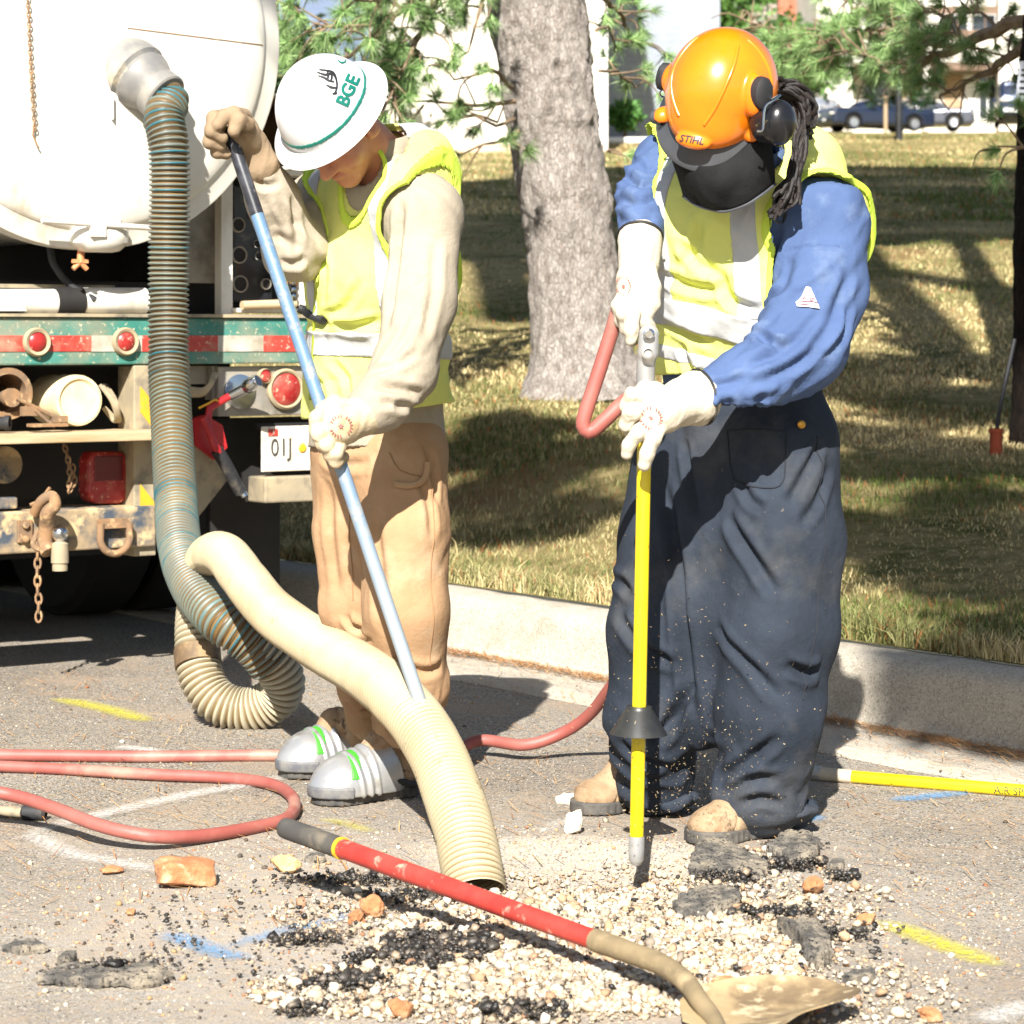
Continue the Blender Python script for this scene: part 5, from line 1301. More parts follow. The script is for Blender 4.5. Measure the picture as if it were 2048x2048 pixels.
# ------------------------------------------------------------------ loose stone, broken asphalt, paint marks
def ico(sub):
    bm = bmesh.new(); bmesh.ops.create_icosphere(bm, subdivisions=sub, radius=1)
    v = np.array([tuple(q.co) for q in bm.verts]); f = np.array([[x.index for x in q.verts] for q in bm.faces]); bm.free(); return v, f
I1, I2, I4 = ico(1), ico(2), ico(4)
def gz_(x, y): return np.where(kerb_q(x, y) > -.4, 0.004, road_z(x, y))
def stones(x, y, size, cols, base=I2, sink=.25, lift=None, flat=.7, seed=0, jag=.42):
    r = np.random.default_rng(seed); n = len(x); bv, bf = base; m = len(bv)
    sc = size[:, None] * np.stack([r.uniform(.8, 1.3, n), r.uniform(.7, 1.1, n), r.uniform(.5, .9, n) * flat / .7], 1)
    ang = r.uniform(0, 6.28, n); til = r.normal(0, .35, n)
    V = bv[None] * (1 + jag * np.stack([hash3(np.arange(n)[:, None] * 131 + np.arange(m)[None], np.zeros((n, m), int), np.zeros((n, m), int), seed + 3)], -1))
    V = V * sc[:, None, :]
    ct, st = np.cos(til)[:, None], np.sin(til)[:, None]; Y = V[..., 1] * ct - V[..., 2] * st; Z = V[..., 1] * st + V[..., 2] * ct
    ca, sa = np.cos(ang)[:, None], np.sin(ang)[:, None]; X2 = V[..., 0] * ca - Y * sa; Y2 = V[..., 0] * sa + Y * ca
    z0 = gz_(x, y) + sc[:, 2] * (1 - 2 * sink) + (0 if lift is None else lift)
    V = np.stack([X2 + x[:, None], Y2 + y[:, None], Z + z0[:, None]], -1).reshape(-1, 3)
    T = (bf[None] + (np.arange(n) * m)[:, None, None]).reshape(-1, 3)
    return V, T, np.repeat(cols, m, 0)
def palette(n, cols, w, r, var=.18):
    c = np.array([hx(q) for q in cols])[r.choice(len(cols), n, p=np.array(w) / sum(w))]; return c * r.uniform(1 - var, 1 + var, (n, 1))
t = NT('loose_stone'); at = t.attr(); t.base(t.mix(t.rng(t.noise(180, 3), .4, .7, 0, .35), at.outputs[0], hx('#8c755a'))); t.set(roughness=.9); t.b.inputs['Specular IOR Level'].default_value = .2; t.bump(t.noise(260, 3), .4, .003); M_STONE = t.m
t = NT('black_crumbs'); at = t.attr(); t.base(at.outputs[0]); t.set(roughness=.38); t.bump(t.noise(400, 3), .5, .002); M_CRUMB = t.m
r = np.random.default_rng(12)
def scatter(n, cu, cv, rx, ry, pw=.5):
    c = G(cu, cv); a = r.uniform(0, 6.283, n); k = r.random(n) ** pw; return c[0] + rx * k * np.cos(a), c[1] + ry * k * np.sin(a)
# gravel sheet
X, Y = [], []
for (n, cu, cv, rx, ry, pw) in ((19000, 1190, 1905, .40, .42, .5), (3000, 1120, 1770, .3, .2, .5), (4000, 1000, 1990, .42, .2, .5), (900, 900, 1850, .3, .25, .6), (1200, 1640, 2000, .24, .3, .6), (700, 1500, 1800, .3, .22, .6), (500, 720, 1830, .18, .18, .6), (1800, 1250, 1720, .35, .16, .6), (1500, 1450, 1850, .3, .3, .6)):
    a, b = scatter(n, cu, cv, rx, ry, pw); X.append(a); Y.append(b)
X = np.concatenate(X); Y = np.concatenate(Y); n = len(X)
keep = Y > 3.75; X, Y = X[keep], Y[keep]; n = len(X)
size = np.clip(r.gamma(1.6, .0019, n), .001, .0135)
g1 = stones(X, Y, size, palette(n, ['#b0a088', '#b9ad99', '#a68a6e', '#98755e', '#bfb7a9', '#8a8072'], [5, 5, 1.8, .6, 3, 1.6], r), I1, .2, r.uniform(0, .007, n), seed=1)
GX_, GY_ = X, Y
# wide scatter of pebbles and chips on the road
n = 2600; x = r.uniform(-1.6, 1.6, n); y = 3.9 + 4.3 * r.random(n) ** 1.5; ok = kerb_q(x, y) < .0; x, y = x[ok], y[ok]; n = len(x)
g2 = stones(x, y, np.clip(r.gamma(1.4, .0012, n), .0008, .009), palette(n, ['#b5aa96', '#a08560', '#8f5a3c', '#4a453f', '#c8c2b6'], [3, 3, 1, 2, 1.2], r), I1, .2, seed=2)
n = 9000; a, b = scatter(n, 1020, 1830, 1.0, .85, .75); g3 = stones(a, b, np.clip(r.gamma(1.4, .0011, n), .0007, .006), palette(n, ['#cdb291', '#b98f6c', '#4b4540', '#9a6a4c', '#ddd2c0'], [4, 3, 2, 1, 2], r), I1, .2, seed=3)
n = 16000; ka = r.choice(len(GX_), n); g4 = stones(GX_[ka] + r.normal(0, .012, n), GY_[ka] + r.normal(0, .012, n), r.uniform(.0005, .0022, n), palette(n, ['#b5a184', '#a8957a', '#bdb09a', '#8f806a'], [4, 3, 3, 1.4], r), I1, .1, r.uniform(0, .008, n), seed=9)
v, f, c = cat(g1, g2, g3, g4)
o = mk('gravel', v, f, M_STONE, smooth=False, origin=G(1150, 1880)); setcol(o, c); tag(o, 'pale tan gravel and stone chips dug out of the road', 'gravel', kind='stuff')
# black crumbs
X, Y, S = [], [], []
for (n, cu, cv, rx, ry) in ((2600, 875, 1915, .075, .085), (420, 690, 1975, .06, .035), (260, 1040, 2035, .06, .04), (330, 700, 1768, .12, .03), (260, 830, 1802, .1, .02), (300, 1555, 1845, .07, .04), (200, 1660, 1880, .06, .02), (280, 1580, 1735, .06, .045), (170, 1455, 1765, .06, .03), (160, 620, 1890, .05, .03),
      (150, 760, 1930, .05, .04), (90, 1250, 1760, .05, .02), (70, 1680, 1760, .02, .015), (160, 1590, 1700, .05, .025), (110, 600, 2030, .03, .02), (120, 220, 1950, .1, .04)):
    n = int(n * 3.2); a, b = scatter(n, cu, cv, rx * 1.25, ry * 1.25, .75); a += .012 * r.normal(0, 1, n); b += .012 * r.normal(0, 1, n); X.append(a); Y.append(b); S.append(np.clip(r.gamma(1.1, .0017, n), .0007, .013))
n = 2200; a, b = scatter(n, 1000, 1870, .75, .55, .6); X.append(a); Y.append(b); S.append(np.clip(r.gamma(2, .0012, n), .001, .006))
X = np.concatenate(X); Y = np.concatenate(Y); S = np.concatenate(S); n = len(X)
v, f, c = stones(X, Y, S, palette(n, ['#2b2824', '#423d37', '#1e1c1a', '#6a6156', '#8a7a66'], [4, 3, 3, 1.5, 1], r), I1, .1, r.uniform(.003, .016, n), seed=5, jag=.55)
o = mk('asphalt_crumbs', v, f, M_CRUMB, smooth=False, origin=G(900, 1930)); setcol(o, c); tag(o, 'heaps of black crumbled asphalt lying on the gravel', 'rubble', kind='stuff')
# pine straw in the gutter and over the road
def straw(x, y, L, name, label, col, zoff=.006):
    n = len(x); a = r.normal(.0, .5, n) + math.atan2(KT[1], KT[0]); z = gz_(x, y) + r.uniform(.002, zoff * 2, n); d = np.stack([np.cos(a), np.sin(a), r.normal(0, .1, n)], 1) * (L * r.uniform(.5, 1.2, n))[:, None]; w = np.stack([-np.sin(a), np.cos(a), 0 * a], 1) * .0009
    p = np.stack([x, y, z], 1); V = np.stack([p - d / 2 - w, p - d / 2 + w, p + d / 2 + w, p + d / 2 - w], 1).reshape(-1, 3); V[:, 2] += .0015 * (np.arange(len(V)) % 4 // 2)
    o = mk(name, V, np.arange(4 * n).reshape(-1, 4), M_STONE, smooth=False, origin=A(float(x.mean()), float(y.mean()), 0)); setcol(o, np.repeat(palette(n, col, [1] * len(col), r), 4, 0)); tag(o, label, 'pine straw', kind='stuff')
s = r.uniform(-4, 3, 5200); q = np.abs(r.normal(0, .035, 5200)) * -1 - .005; q = np.where(r.random(5200) < .18, r.uniform(-.4, 0, 5200), q)
x = np.concatenate([KO[0] + KT[0] * s + KN[0] * q, r.uniform(-1.6, 1.6, 1500)]); y = np.concatenate([KO[1] + KT[1] * s + KN[1] * q, r.uniform(4.6, 8.2, 1500)]); ok = kerb_q(x, y) < -.004
straw(x[ok], y[ok], .075, 'pine_straw', 'brown fallen pine needles along the gutter and over the road', ['#a8703c', '#8d5a30', '#b98a54', '#c49a66'])

# individual lumps
def rock(name, u, v, size, mat, label, cat_, seed, flat=.6, amp=.28, freq=1.6, rz=None, group=None, sink=.12, blocky=0):
    bv, bf = I4; q = bv.copy()
    if blocky: q = np.sign(q) * np.abs(q) ** (1 - blocky); q /= np.maximum(np.abs(q).max(1), .8)[:, None] ** .3
    n = fbm(q * freq, seed, 4); q = q * (1 + amp * n)[:, None]
    pl = np.random.default_rng(seed)
    for _ in range(5):
        d = nrm(pl.normal(0, 1, 3)); t_ = q @ d; lim = pl.uniform(.62, .9); q -= np.outer(np.maximum(t_ - lim, 0) * .85, d)
    q = q * np.array(size) / 2; q[:, 2] += .0016 * vnoise(q * 260, seed)
    a = pl.uniform(0, 6.28) if rz is None else rz; q = np.stack([q[:, 0] * math.cos(a) - q[:, 1] * math.sin(a), q[:, 0] * math.sin(a) + q[:, 1] * math.cos(a), q[:, 2]], 1)
    g = G(u, v); g[2] = float(gz_(np.array([g[0]]), np.array([g[1]]))[0])
    q = q + g + A(0, 0, -q[:, 2].min() * (1 - sink))
    o = mk(name, q, bf, mat, smooth=False, origin=g); tag(o, label, cat_, group); return o
M_CLAY = pmat('orange_clay', hx('#a06a44'), hx('#b3845c'), ns=26, rough=.95, c3=hx('#b99c7c'), s3=40, bump=.6, bs=120, bd=.006, det=8)
M_TANC = pmat('tan_clay', hx('#c79c66'), hx('#d6b488'), ns=26, rough=.95, bump=.6, bs=120, bd=.006, det=8)
M_CHUNK = pmat('asphalt_chunk', hx('#4f4c47'), hx('#757068'), ns=40, rough=.85, c3=hx('#9d917d'), s3=18, lo3=.45, hi3=.7, bump=1, bs=150, bd=.008, c4=hx('#1f1e1c'), s4=130, lo4=.56, hi4=.62)
M_PALE = pmat('pale_stone', hx('#d9d2c4'), hx('#c4b8a2'), ns=18, rough=.9, bump=.4, bs=70)
def slabm(name, pix, h, mat, label, cat_, seed, tilt=(0, 0), squash=.55):
    """flat broken plate with a ragged rim, outlined on the ground"""
    c = np.mean([G(*p) for p in pix], 0); c[2] = float(gz_(np.array([c[0]]), np.array([c[1]]))[0])
    loop = catmull([G(*p) - c * A(1, 1, 0) for p in pix + pix[:1]], 9)[:-1]; loop[:, 2] = 0
    rr_ = np.random.default_rng(seed); loop *= 1 + (.10 * vnoise(loop * 55, seed) + .08 * vnoise(loop * 130, seed + 1))[:, None]
    n = len(loop); V = []; rings = [(1.0, 0), (1.03, h * .45), (1.0, h * .85), (.95, h), (.8, h * 1.03), (.6, h * 1.05), (.4, h * 1.06), (.2, h * 1.07)]
    for k, z in rings: V.append(loop * k + A(0, 0, z))
    V = np.concatenate(V + [[A(0, 0, h * 1.08)]]); F_ = [(k * n + i, k * n + (i + 1) % n, (k + 1) * n + (i + 1) % n, (k + 1) * n + i) for k in range(len(rings) - 1) for i in range(n)] + [((len(rings) - 1) * n + i, (len(rings) - 1) * n + (i + 1) % n, len(rings) * n) for i in range(n)]
    V[:, 2] += V[:, 0] * tilt[0] + V[:, 1] * tilt[1] * .6; V[:, 1] *= squash; V[:, 2] *= .8; V = V + .0035 * np.stack([vnoise(V * 70, seed + 2), vnoise(V * 70, seed + 3), .8 * vnoise(V * 70, seed + 4)], 1); V[:, 2] += .003 * vnoise(V * 60, seed) - V[:, 2].min() - .003
    o = mk(name, V + c, F_, mat, smooth=False, origin=c); tag(o, label, cat_); return o
rock('clay_lump', 372, 1772, (.118, .07, .062), M_CLAY, 'large brick-shaped orange clay lump in the left foreground', 'clay lump', 3, amp=.16, rz=.25, blocky=.45)
rock('clay_lump', 572, 1747, (.06, .05, .036), M_TANC, 'tan crumbly clay lump just below the shovel grip', 'clay lump', 5)
rock('clay_lump', 225, 1748, (.045, .03, .018), M_CLAY, 'small low orange clay lump left of the brick-shaped lump', 'clay lump', 6)
rock('clay_lump', 262, 1831, (.026, .018, .013), M_CLAY, 'small smooth orange clay pebble below the brick-shaped lump', 'clay lump', 7, amp=.1)
rock('clay_lump', 745, 1838, (.055, .04, .04), M_CLAY, 'orange clay lump at the left edge of the gravel below the shovel handle', 'clay lump', 8)
rock('clay_lump', 712, 1855, (.035, .03, .035), M_CLAY, 'upright orange clay crumb beside another lump left of the gravel', 'clay lump', 28)
rock('clay_lump', 1145, 1752, (.075, .035, .028), M_CLAY, 'flat orange clay lump beside the hose mouth below the lance', 'clay lump', 9)
rock('clay_lump', 1626, 1788, (.056, .045, .036), M_CLAY, 'orange clay lump right of the lance among the asphalt chunks', 'clay lump', 10)
rock('clay_lump', 1732, 1852, (.036, .028, .022), M_CLAY, 'small orange clay lump beside the lower yellow paint dash', 'clay lump', 11)
rock('clay_lump', 800, 2040, (.05, .04, .028), M_CLAY, 'orange clay lump at the bottom edge left of the gravel', 'clay lump', 12)
rock('clay_lump', 1460, 2000, (.06, .05, .035), M_CLAY, 'orange clay lump lying in front of the shovel socket', 'clay lump', 13)
rock('clay_lump', 1860, 2045, (.045, .03, .022), M_CLAY, 'orange clay lump at the bottom right corner', 'clay lump', 33)
rock('pale_stone', 1147, 1668, (.036, .032, .062), M_PALE, 'upright white stone beside the left tan boot', 'stone', 14)
rock('pale_stone', 648, 1953, (.032, .026, .02), M_PALE, 'round white pebble above the black crumbs left of the gravel', 'stone', 15, amp=.12)
rock('pale_stone', 583, 2015, (.034, .024, .017), M_PALE, 'flat white pebble near the bottom edge left of the gravel', 'stone', 16, amp=.12)
rock('pale_stone', 922, 1893, (.026, .022, .026), M_PALE, 'white pebble on top of the large black crumb heap', 'stone', 17, amp=.15, sink=-.5)
rock('pale_stone', 636, 1762, (.02, .016, .016), M_PALE, 'white pebble by the dark crumbs under the shovel handle', 'stone', 18)
slabm('asphalt_chunk', [(70, 1978), (110, 1950), (150, 1920), (230, 1935), (300, 1925), (335, 1960), (300, 1985), (230, 1992), (160, 1988)], .02, M_CHUNK, 'largest flat grey asphalt plate in the bottom left corner', 'asphalt chunk', 1)
slabm('asphalt_chunk', [(8, 1905), (40, 1882), (85, 1890), (88, 1908), (40, 1916)], .017, M_CHUNK, 'small grey asphalt chunk at the left edge', 'asphalt chunk', 2)
slabm('asphalt_chunk', [(110, 1945), (140, 1915), (155, 1925), (130, 1948)], .03, M_CHUNK, 'upturned asphalt crumb on the edge of the bottom left plate', 'asphalt chunk', 22)
slabm('asphalt_chunk', [(1352, 1840), (1372, 1808), (1430, 1795), (1475, 1805), (1458, 1840), (1410, 1862), (1365, 1864)], .03, M_CHUNK, 'rounded grey asphalt plate on the gravel right of the lance', 'asphalt chunk', 3, (.0, .12))
slabm('asphalt_chunk', [(1555, 1876), (1610, 1868), (1655, 1905), (1668, 1965), (1625, 1968), (1600, 1915)], .034, M_CHUNK, 'long dark asphalt plate above the shovel blade', 'asphalt chunk', 4, (-.08, .1))
slabm('asphalt_chunk', [(1240, 1752), (1275, 1735), (1325, 1738), (1342, 1765), (1300, 1772)], .03, M_CHUNK, 'dark asphalt chunk at the foot of the yellow lance', 'asphalt chunk', 5, (.1, .1))
slabm('asphalt_chunk', [(1385, 1760), (1395, 1705), (1440, 1695), (1500, 1725), (1540, 1750), (1500, 1775), (1440, 1770)], .03, M_CHUNK, 'broad grey asphalt plate in front of the right tan boot', 'asphalt chunk', 6, (-.1, .14))
slabm('asphalt_chunk', [(1540, 1720), (1560, 1685), (1620, 1690), (1635, 1735), (1590, 1758)], .032, M_CHUNK, 'dark asphalt chunk with yellow paint right of the tan boot', 'asphalt chunk', 7, (.0, .1))
slabm('asphalt_chunk', [(1655, 1745), (1665, 1730), (1688, 1735), (1685, 1752)], .022, M_CHUNK, 'small lone black asphalt lump right of the dig', 'asphalt chunk', 8)
slabm('asphalt_chunk', [(1135, 1758), (1160, 1742), (1210, 1738), (1225, 1760), (1180, 1770)], .02, M_CHUNK, 'thin asphalt flake behind the flat orange clay lump', 'asphalt chunk', 9, (.05, .1))
slabm('asphalt_chunk', [(1690, 1975), (1720, 1950), (1748, 1955), (1745, 1975)], .02, M_CHUNK, 'grey asphalt chip right of the shovel tip', 'asphalt chunk', 10)
slabm('asphalt_chunk', [(1112, 1610), (1130, 1592), (1160, 1600), (1158, 1615)], .02, M_PALE, 'grey white concrete chip behind the left tan boot', 'concrete chip', 11)
slabm('asphalt_chunk', [(608, 1728), (625, 1712), (648, 1716), (645, 1732)], .017, M_CHUNK, 'grey asphalt chip just below the shovel grip', 'asphalt chunk', 12)
# spray paint marks on the road, soft-edged thin coats
def paintmat(name, col):
    t = NT(name); at = t.attr(); sp = t.n('ShaderNodeSeparateColor'); t.l(at.outputs[0], sp.inputs[0])
    al = t.math('MULTIPLY', sp.outputs[0], t.rng(t.noise(80, 6, .8), .36, .64, .05, .95)); t.base(col); t.set(roughness=.7)
    al = t.math('MINIMUM', al, 1.0); t.l(al, t.b.inputs['Alpha']); return t.m
PW, PY, PB = paintmat('white_marking_paint', hx('#dedbd4')), paintmat('yellow_marking_paint', hx('#dcd31c')), paintmat('blue_marking_paint', hx('#4f9fd8'))
def mark(pix, w, mat, label, strength=.85):
    p = resample(catmull([G(*q) for q in pix], 8), .02); n = len(p); Tn = np.gradient(p, axis=0); Tn /= np.linalg.norm(Tn, axis=1)[:, None]; S_ = np.stack([-Tn[:, 1], Tn[:, 0], 0 * Tn[:, 0]], 1); V = []; C = []; m = 7
    for i in range(n):
        e = min(1, i / max(1, n * .16), (n - 1 - i) / max(1, n * .16))
        for j in range(m):
            s = j / (m - 1) * 2 - 1; q = p[i] + S_[i] * s * w * (.55 + .45 * e); q[2] = float(road_z(np.array([q[0]]), np.array([q[1]]))[0]) + .004; V.append(q); C.append((1 - abs(s) ** 1.6) * e ** .6 * strength)
    i_ = np.arange(n * m).reshape(n, m); F_ = np.stack([i_[:-1, :-1], i_[:-1, 1:], i_[1:, 1:], i_[1:, :-1]], -1).reshape(-1, 4)
    o = mk('paint_mark', V, F_, mat); setcol(o, np.stack([C, C, C], 1)); tag(o, label, 'paint mark', 'spray paint marks on the road')
mark([(60, 1668), (160, 1642), (290, 1610), (400, 1588), (490, 1572), (600, 1548)], .045, PW, 'long white paint line running under the hose hairpin')
mark([(55, 1662), (90, 1685), (150, 1712), (230, 1728), (345, 1748)], .04, PW, 'white paint line below the hairpin hose, lower arm of the vee', .8)
mark([(225, 1497), (270, 1500), (330, 1508)], .04, PW, 'short white paint dab behind the straight red hose')
mark([(105, 1398), (160, 1408), (230, 1425), (300, 1446)], .055, PY, 'yellow paint dash left of the hose loop')
mark([(325, 1868), (380, 1885), (430, 1905), (500, 1925)], .04, PB, 'left arm of the pale blue paint vee in the left foreground', .75)
mark([(450, 1898), (540, 1872), (640, 1850), (760, 1820)], .03, PB, 'right arm of the pale blue paint vee in the left foreground', .55)
mark([(1560, 1650), (1600, 1645), (1650, 1636)], .035, PB, 'short blue paint dab beside the right tan boot')
mark([(1775, 1602), (1830, 1600), (1880, 1594), (1945, 1588)], .04, PB, 'blue paint dash in front of the spare yellow lance')
mark([(1750, 1846), (1820, 1868), (1900, 1900), (2005, 1936)], .042, PY, 'yellow paint dash in the right foreground')
mark([(640, 1640), (690, 1650), (745, 1668)], .03, PY, 'faint yellow paint smear below the silver toe guard', .45)
mark([(1960, 2050), (2010, 2030), (2080, 2010)], .04, PW, 'white paint at the bottom right corner')
mark([(1080, 1668), (1120, 1650), (1165, 1640)], .03, PW, 'faint white paint line beside the upright white stone', .5)
# ------------------------------------------------------------------ the two workers
HD = nrm(A(-.58, -.81, 0)); LF = A(-HD[1], HD[0], 0)          # both face left and towards us; LF points to their left
def cloth(name, c1, c2, c3=None, rough=.85, **k):
    return pmat(name, c1, c2, ns=7, lo=.38, hi=.66, rough=rough, c3=c3, bump=.3, bs=30, bd=.012, weave=420, spec=.2, **k)
M_SHIRT1 = cloth('tan_shirt', hx('#968c7b'), hx('#a19786'), hx('#857a67'), s3=9, lo3=.6, hi3=.8)
M_TROU1 = cloth('brown_work_cloth', hx('#9a7a5a'), hx('#a68767'), hx('#b09a7e'), s3=6, lo3=.54, hi3=.76)
M_SHIRT2 = cloth('blue_shirt', hx('#435579'), hx('#4a5d82'), hx('#576886'), s3=12)
M_TROU2 = cloth('navy_coverall', hx('#242a33'), hx('#2e3540'), hx('#585754'), s3=4, lo3=.52, hi3=.9, c4=hx('#625c54'), s4=60, lo4=.7, hi4=.76)
M_VEST = cloth('lime_vest', hx('#d0d572'), hx('#d6da7e'), hx('#bfc56c'), s3=8, lo3=.58, hi3=.8)
M_VEDGE = cloth('lime_piping', hx('#bcd648'), hx('#c4da58'))
M_REFL = pmat('grey_reflective_strip', hx('#a3a5a6'), hx('#b4b4b0'), ns=9, rough=.4, bump=.25, bs=30, bd=.01)
M_LEATH = cloth('buff_leather', hx('#85725a'), hx('#96826a'), hx('#65543f'), s3=14, lo3=.55, hi3=.7)
M_CREAMG = cloth('cream_glove', hx('#b3a283'), hx('#beb095'), hx('#9c825a'), s3=12, lo3=.55, hi3=.75)
M_WHITEG = cloth('white_glove', hx('#b9b09c'), hx('#c4bba8'), hx('#a89676'), s3=14, lo3=.6, hi3=.8)
M_SKIN1 = pmat('light_skin', hx('#b97a5c'), hx('#c68a6b'), ns=20, rough=.5, c3=hx('#a85f4c'), s3=12)
M_SKIN2 = pmat('dark_skin', hx('#3a2419'), hx('#4a2f22'), ns=20, rough=.5)
M_HATW = pmat('white_hard_hat', hx('#d2d3d2'), hx('#c6c8c8'), ns=6, rough=.28, c3=hx('#8f948f'), s3=7, lo3=.62, hi3=.8, coat=.4)
M_GREEN = pmat('green_stripe', hx('#146a5c'), rough=.35)
M_HATO = pmat('orange_helmet', hx('#e2700a'), hx('#e87e10'), ns=5, rough=.25, c3=hx('#c0560f'), s3=11, lo3=.62, hi3=.78, coat=.5)
M_VISOR = pmat('grey_visor', hx('#3d3f43'), hx('#4a4b4e'), ns=6, rough=.4)
M_MASK = cloth('black_mask', hx('#121212'), hx('#1c1c1d'))
M_MUFF = pmat('black_ear_cup', hx('#151517'), hx('#202024'), ns=10, rough=.22, c3=hx('#6b5a32'), s3=24, lo3=.66, hi3=.72)
M_HAIR = pmat('black_hair', hx('#120d0b'), hx('#211814'), ns=50, rough=.6, bump=.6, bs=160)
M_SILV = pmat('silver_toe_guard', hx('#a3a4a5'), hx('#b3b2ae'), ns=14, rough=.33, met=.55, c3=hx('#8c867c'), s3=20, lo3=.58, hi3=.72)
M_GREENP = pmat('green_paint', hx('#3f9c2c'), rough=.5)
M_SOLE = pmat('dark_sole', hx('#3c3b3a'), hx('#5d5952'), ns=18, rough=.85, bump=.3, bs=80)
M_BOOT = pmat('tan_boot_leather', hx('#8a7256'), hx('#9c866a'), ns=14, rough=.85, c3=hx('#7d5e40'), s3=22, bump=.5, bs=60, c4=hx('#4e3c2b'), s4=34, lo4=.6, hi4=.72)
M_STAMP = pmat('red_stamp', hx('#a8605a'), rough=.8)
M_REDP2 = M_STAMP
M_TEETH = None

def headframe(pitch, roll):
    Fd = math.cos(rad(pitch)) * HD - math.sin(rad(pitch)) * A(0, 0, 1); U = math.cos(rad(pitch)) * A(0, 0, 1) + math.sin(rad(pitch)) * HD
    L = math.cos(rad(roll)) * LF - math.sin(rad(roll)) * U; U2 = math.cos(rad(roll)) * U + math.sin(rad(roll)) * LF
    return np.stack([L, Fd, U2], 1)
def head_parts(C, R):
    w = lambda *q: C + R @ A(*q)
    fs = [ell(w(0, -.012, .03), (.076, .096, .088), R), ell(w(0, .03, -.045), (.058, .062, .078), R), ell(w(0, .07, -.1), (.026, .022, .02), R),
          ell(w(0, .072, .012), (.05, .03, .02), R), ell(w(.036, .058, -.035), (.026, .03, .025), R), ell(w(-.036, .058, -.035), (.026, .03, .025), R)]
    base = smin(fs, .03)
    nose = smin([cap(w(0, .094, .005), w(0, .118, -.032), .008, .013), ell(w(.013, .104, -.035), (.009, .011, .009), R), ell(w(-.013, .104, -.035), (.009, .011, .009), R)], .01)
    base = smin([base, nose], .012)
    sockets = [ell(w(s * .032, .098, .006), (.017, .016, .011), R) for s in (1, -1)]
    base = cut(base, *sockets)
    eyes = [ell(w(s * .032, .086, .005), (.0125, .0125, .0125), R) for s in (1, -1)]
    lips = [cap(w(-.021, .088, -.066), w(.0, .096, -.063), .005, .0075), cap(w(.021, .088, -.066), w(.0, .096, -.063), .005, .0075), cap(w(-.018, .088, -.076), w(.018, .088, -.076), .0065, .0065)]
    ears = [smin([ell(w(s * .08, -.012, -.008), (.010, .024, .034), R), cap(w(s * .076, .004, -.03), w(s * .08, -.02, -.036), .008, .008)], .01) for s in (1, -1)]
    ears = [cut(e, ell(w(s * .094, -.006, -.004), (.012, .013, .02), R)) for e, s in zip(ears, (1, -1))]
    return smin([smin([base] + eyes + lips, .004)] + ears, .008)

def boot(root, heel, toe, up, mat, name='boot', sole_h=.03, wid=.05, guard=False):
    e = nrm((toe - heel) * A(1, 1, 0)); sdv = np.cross(A(0, 0, 1), e); z = A(0, 0, 1)
    heel = heel * A(1, 1, 0); toe = toe * A(1, 1, 0)
    ff = smin([cap(heel + z * .07 + e * .045, toe + z * .036 - e * .06, .045, .034), ell(toe + z * .036 - e * .066, (.068, wid, .037), np.stack([e, sdv, z], 1)), cap(heel + z * .06 + e * .05, up, .048, .056), cap(heel + z * .12 + e * .09, toe + z * .045 - e * .09, .045, .034)], .025)
    f = isec(ff, half(z * (sole_h - .004), -z)); f.bb = ff.bb
    b = sdf(name, f, .004, mat, root, lambda p: folds(p, [(sdv, 3, 26, .003, 5)]) - .005 * np.exp(-(((toe - p) @ e - .085 - .5 * (p[:, 2] - .05)) / .004) ** 2))
    o2 = smin([cap(heel + e * .04, heel + e * .1, .042, .036), cap(heel + e * .1, toe - e * .06, .036, .054), cap(toe - e * .065, toe - e * .05, .053, .053)], .02)
    so_ = lambda p: np.maximum(np.maximum(o2(p * A(1, 1, 0)) - .002, p[:, 2] - sole_h), -p[:, 2] + .002); so_.bb = (o2.bb[0] * A(1, 1, 0) - .01, o2.bb[1] * A(1, 1, 0) + A(.01, .01, sole_h + .01))
    rg = lambda p: np.where(p[:, 2] < sole_h * .8, .0009 * np.sign(np.sin(p @ e * 330)), 0)
    sdf('sole', so_, .004, M_SOLE, b, rg)
    return b, e, sdv

# ================================================================== worker in the white hard hat
base1 = A(*(G(740, 1580)[:2]), 0)
C1 = P(677, 254, 5.74); R1 = headframe(53, 0); w1 = lambda *q: C1 + R1 @ A(*q)
sh_r, sh_l = P(640, 405, 6.02), P(848, 432, 5.79)
el_r, wr_r = P(588, 500, 5.86), P(512, 318, 5.75)
el_l, wr_l = P(806, 742, 5.67), P(725, 828, 5.585)
hipl, kneel, ankl = P(806, 905, 5.97), P(812, 1225, 5.90), P(808, 1490, 5.98)
hipr, kneer, ankr = P(706, 905, 6.10), P(722, 1210, 6.10), P(742, 1445, 6.22)
T1 = PP((755, 890, 6.05), (752, 740, 6.02), (762, 540, 5.95), (774, 395, 5.90))
neck = [P(772, 330, 5.87), w1(0, -.035, -.06)]
body_f = smin([head_parts(C1, R1), cap(neck[0], neck[1], .064, .056), chain(T1, [.12, .115, .135, .1], .05, HD, .72), cap(T1[3], neck[0], .1, .06),
               chain([sh_r, el_r, wr_r], [.05, .042, .03], .02), chain([sh_l, el_l, wr_l], [.05, .042, .03], .02), cap(T1[3], sh_r, .07, .055), cap(T1[3], sh_l, .07, .055),
               chain([hipl, kneel, ankl], [.08, .06, .045], .03), chain([hipr, kneer, ankr], [.08, .06, .045], .03)], .022)
v, q = surfnet(body_f, .0055)
p1 = mk('person', v, q, M_SKIN1, None, origin=base1)
tag(p1, 'worker in white hard hat, tan shirt and lime vest leaning over a steel bar', 'person')
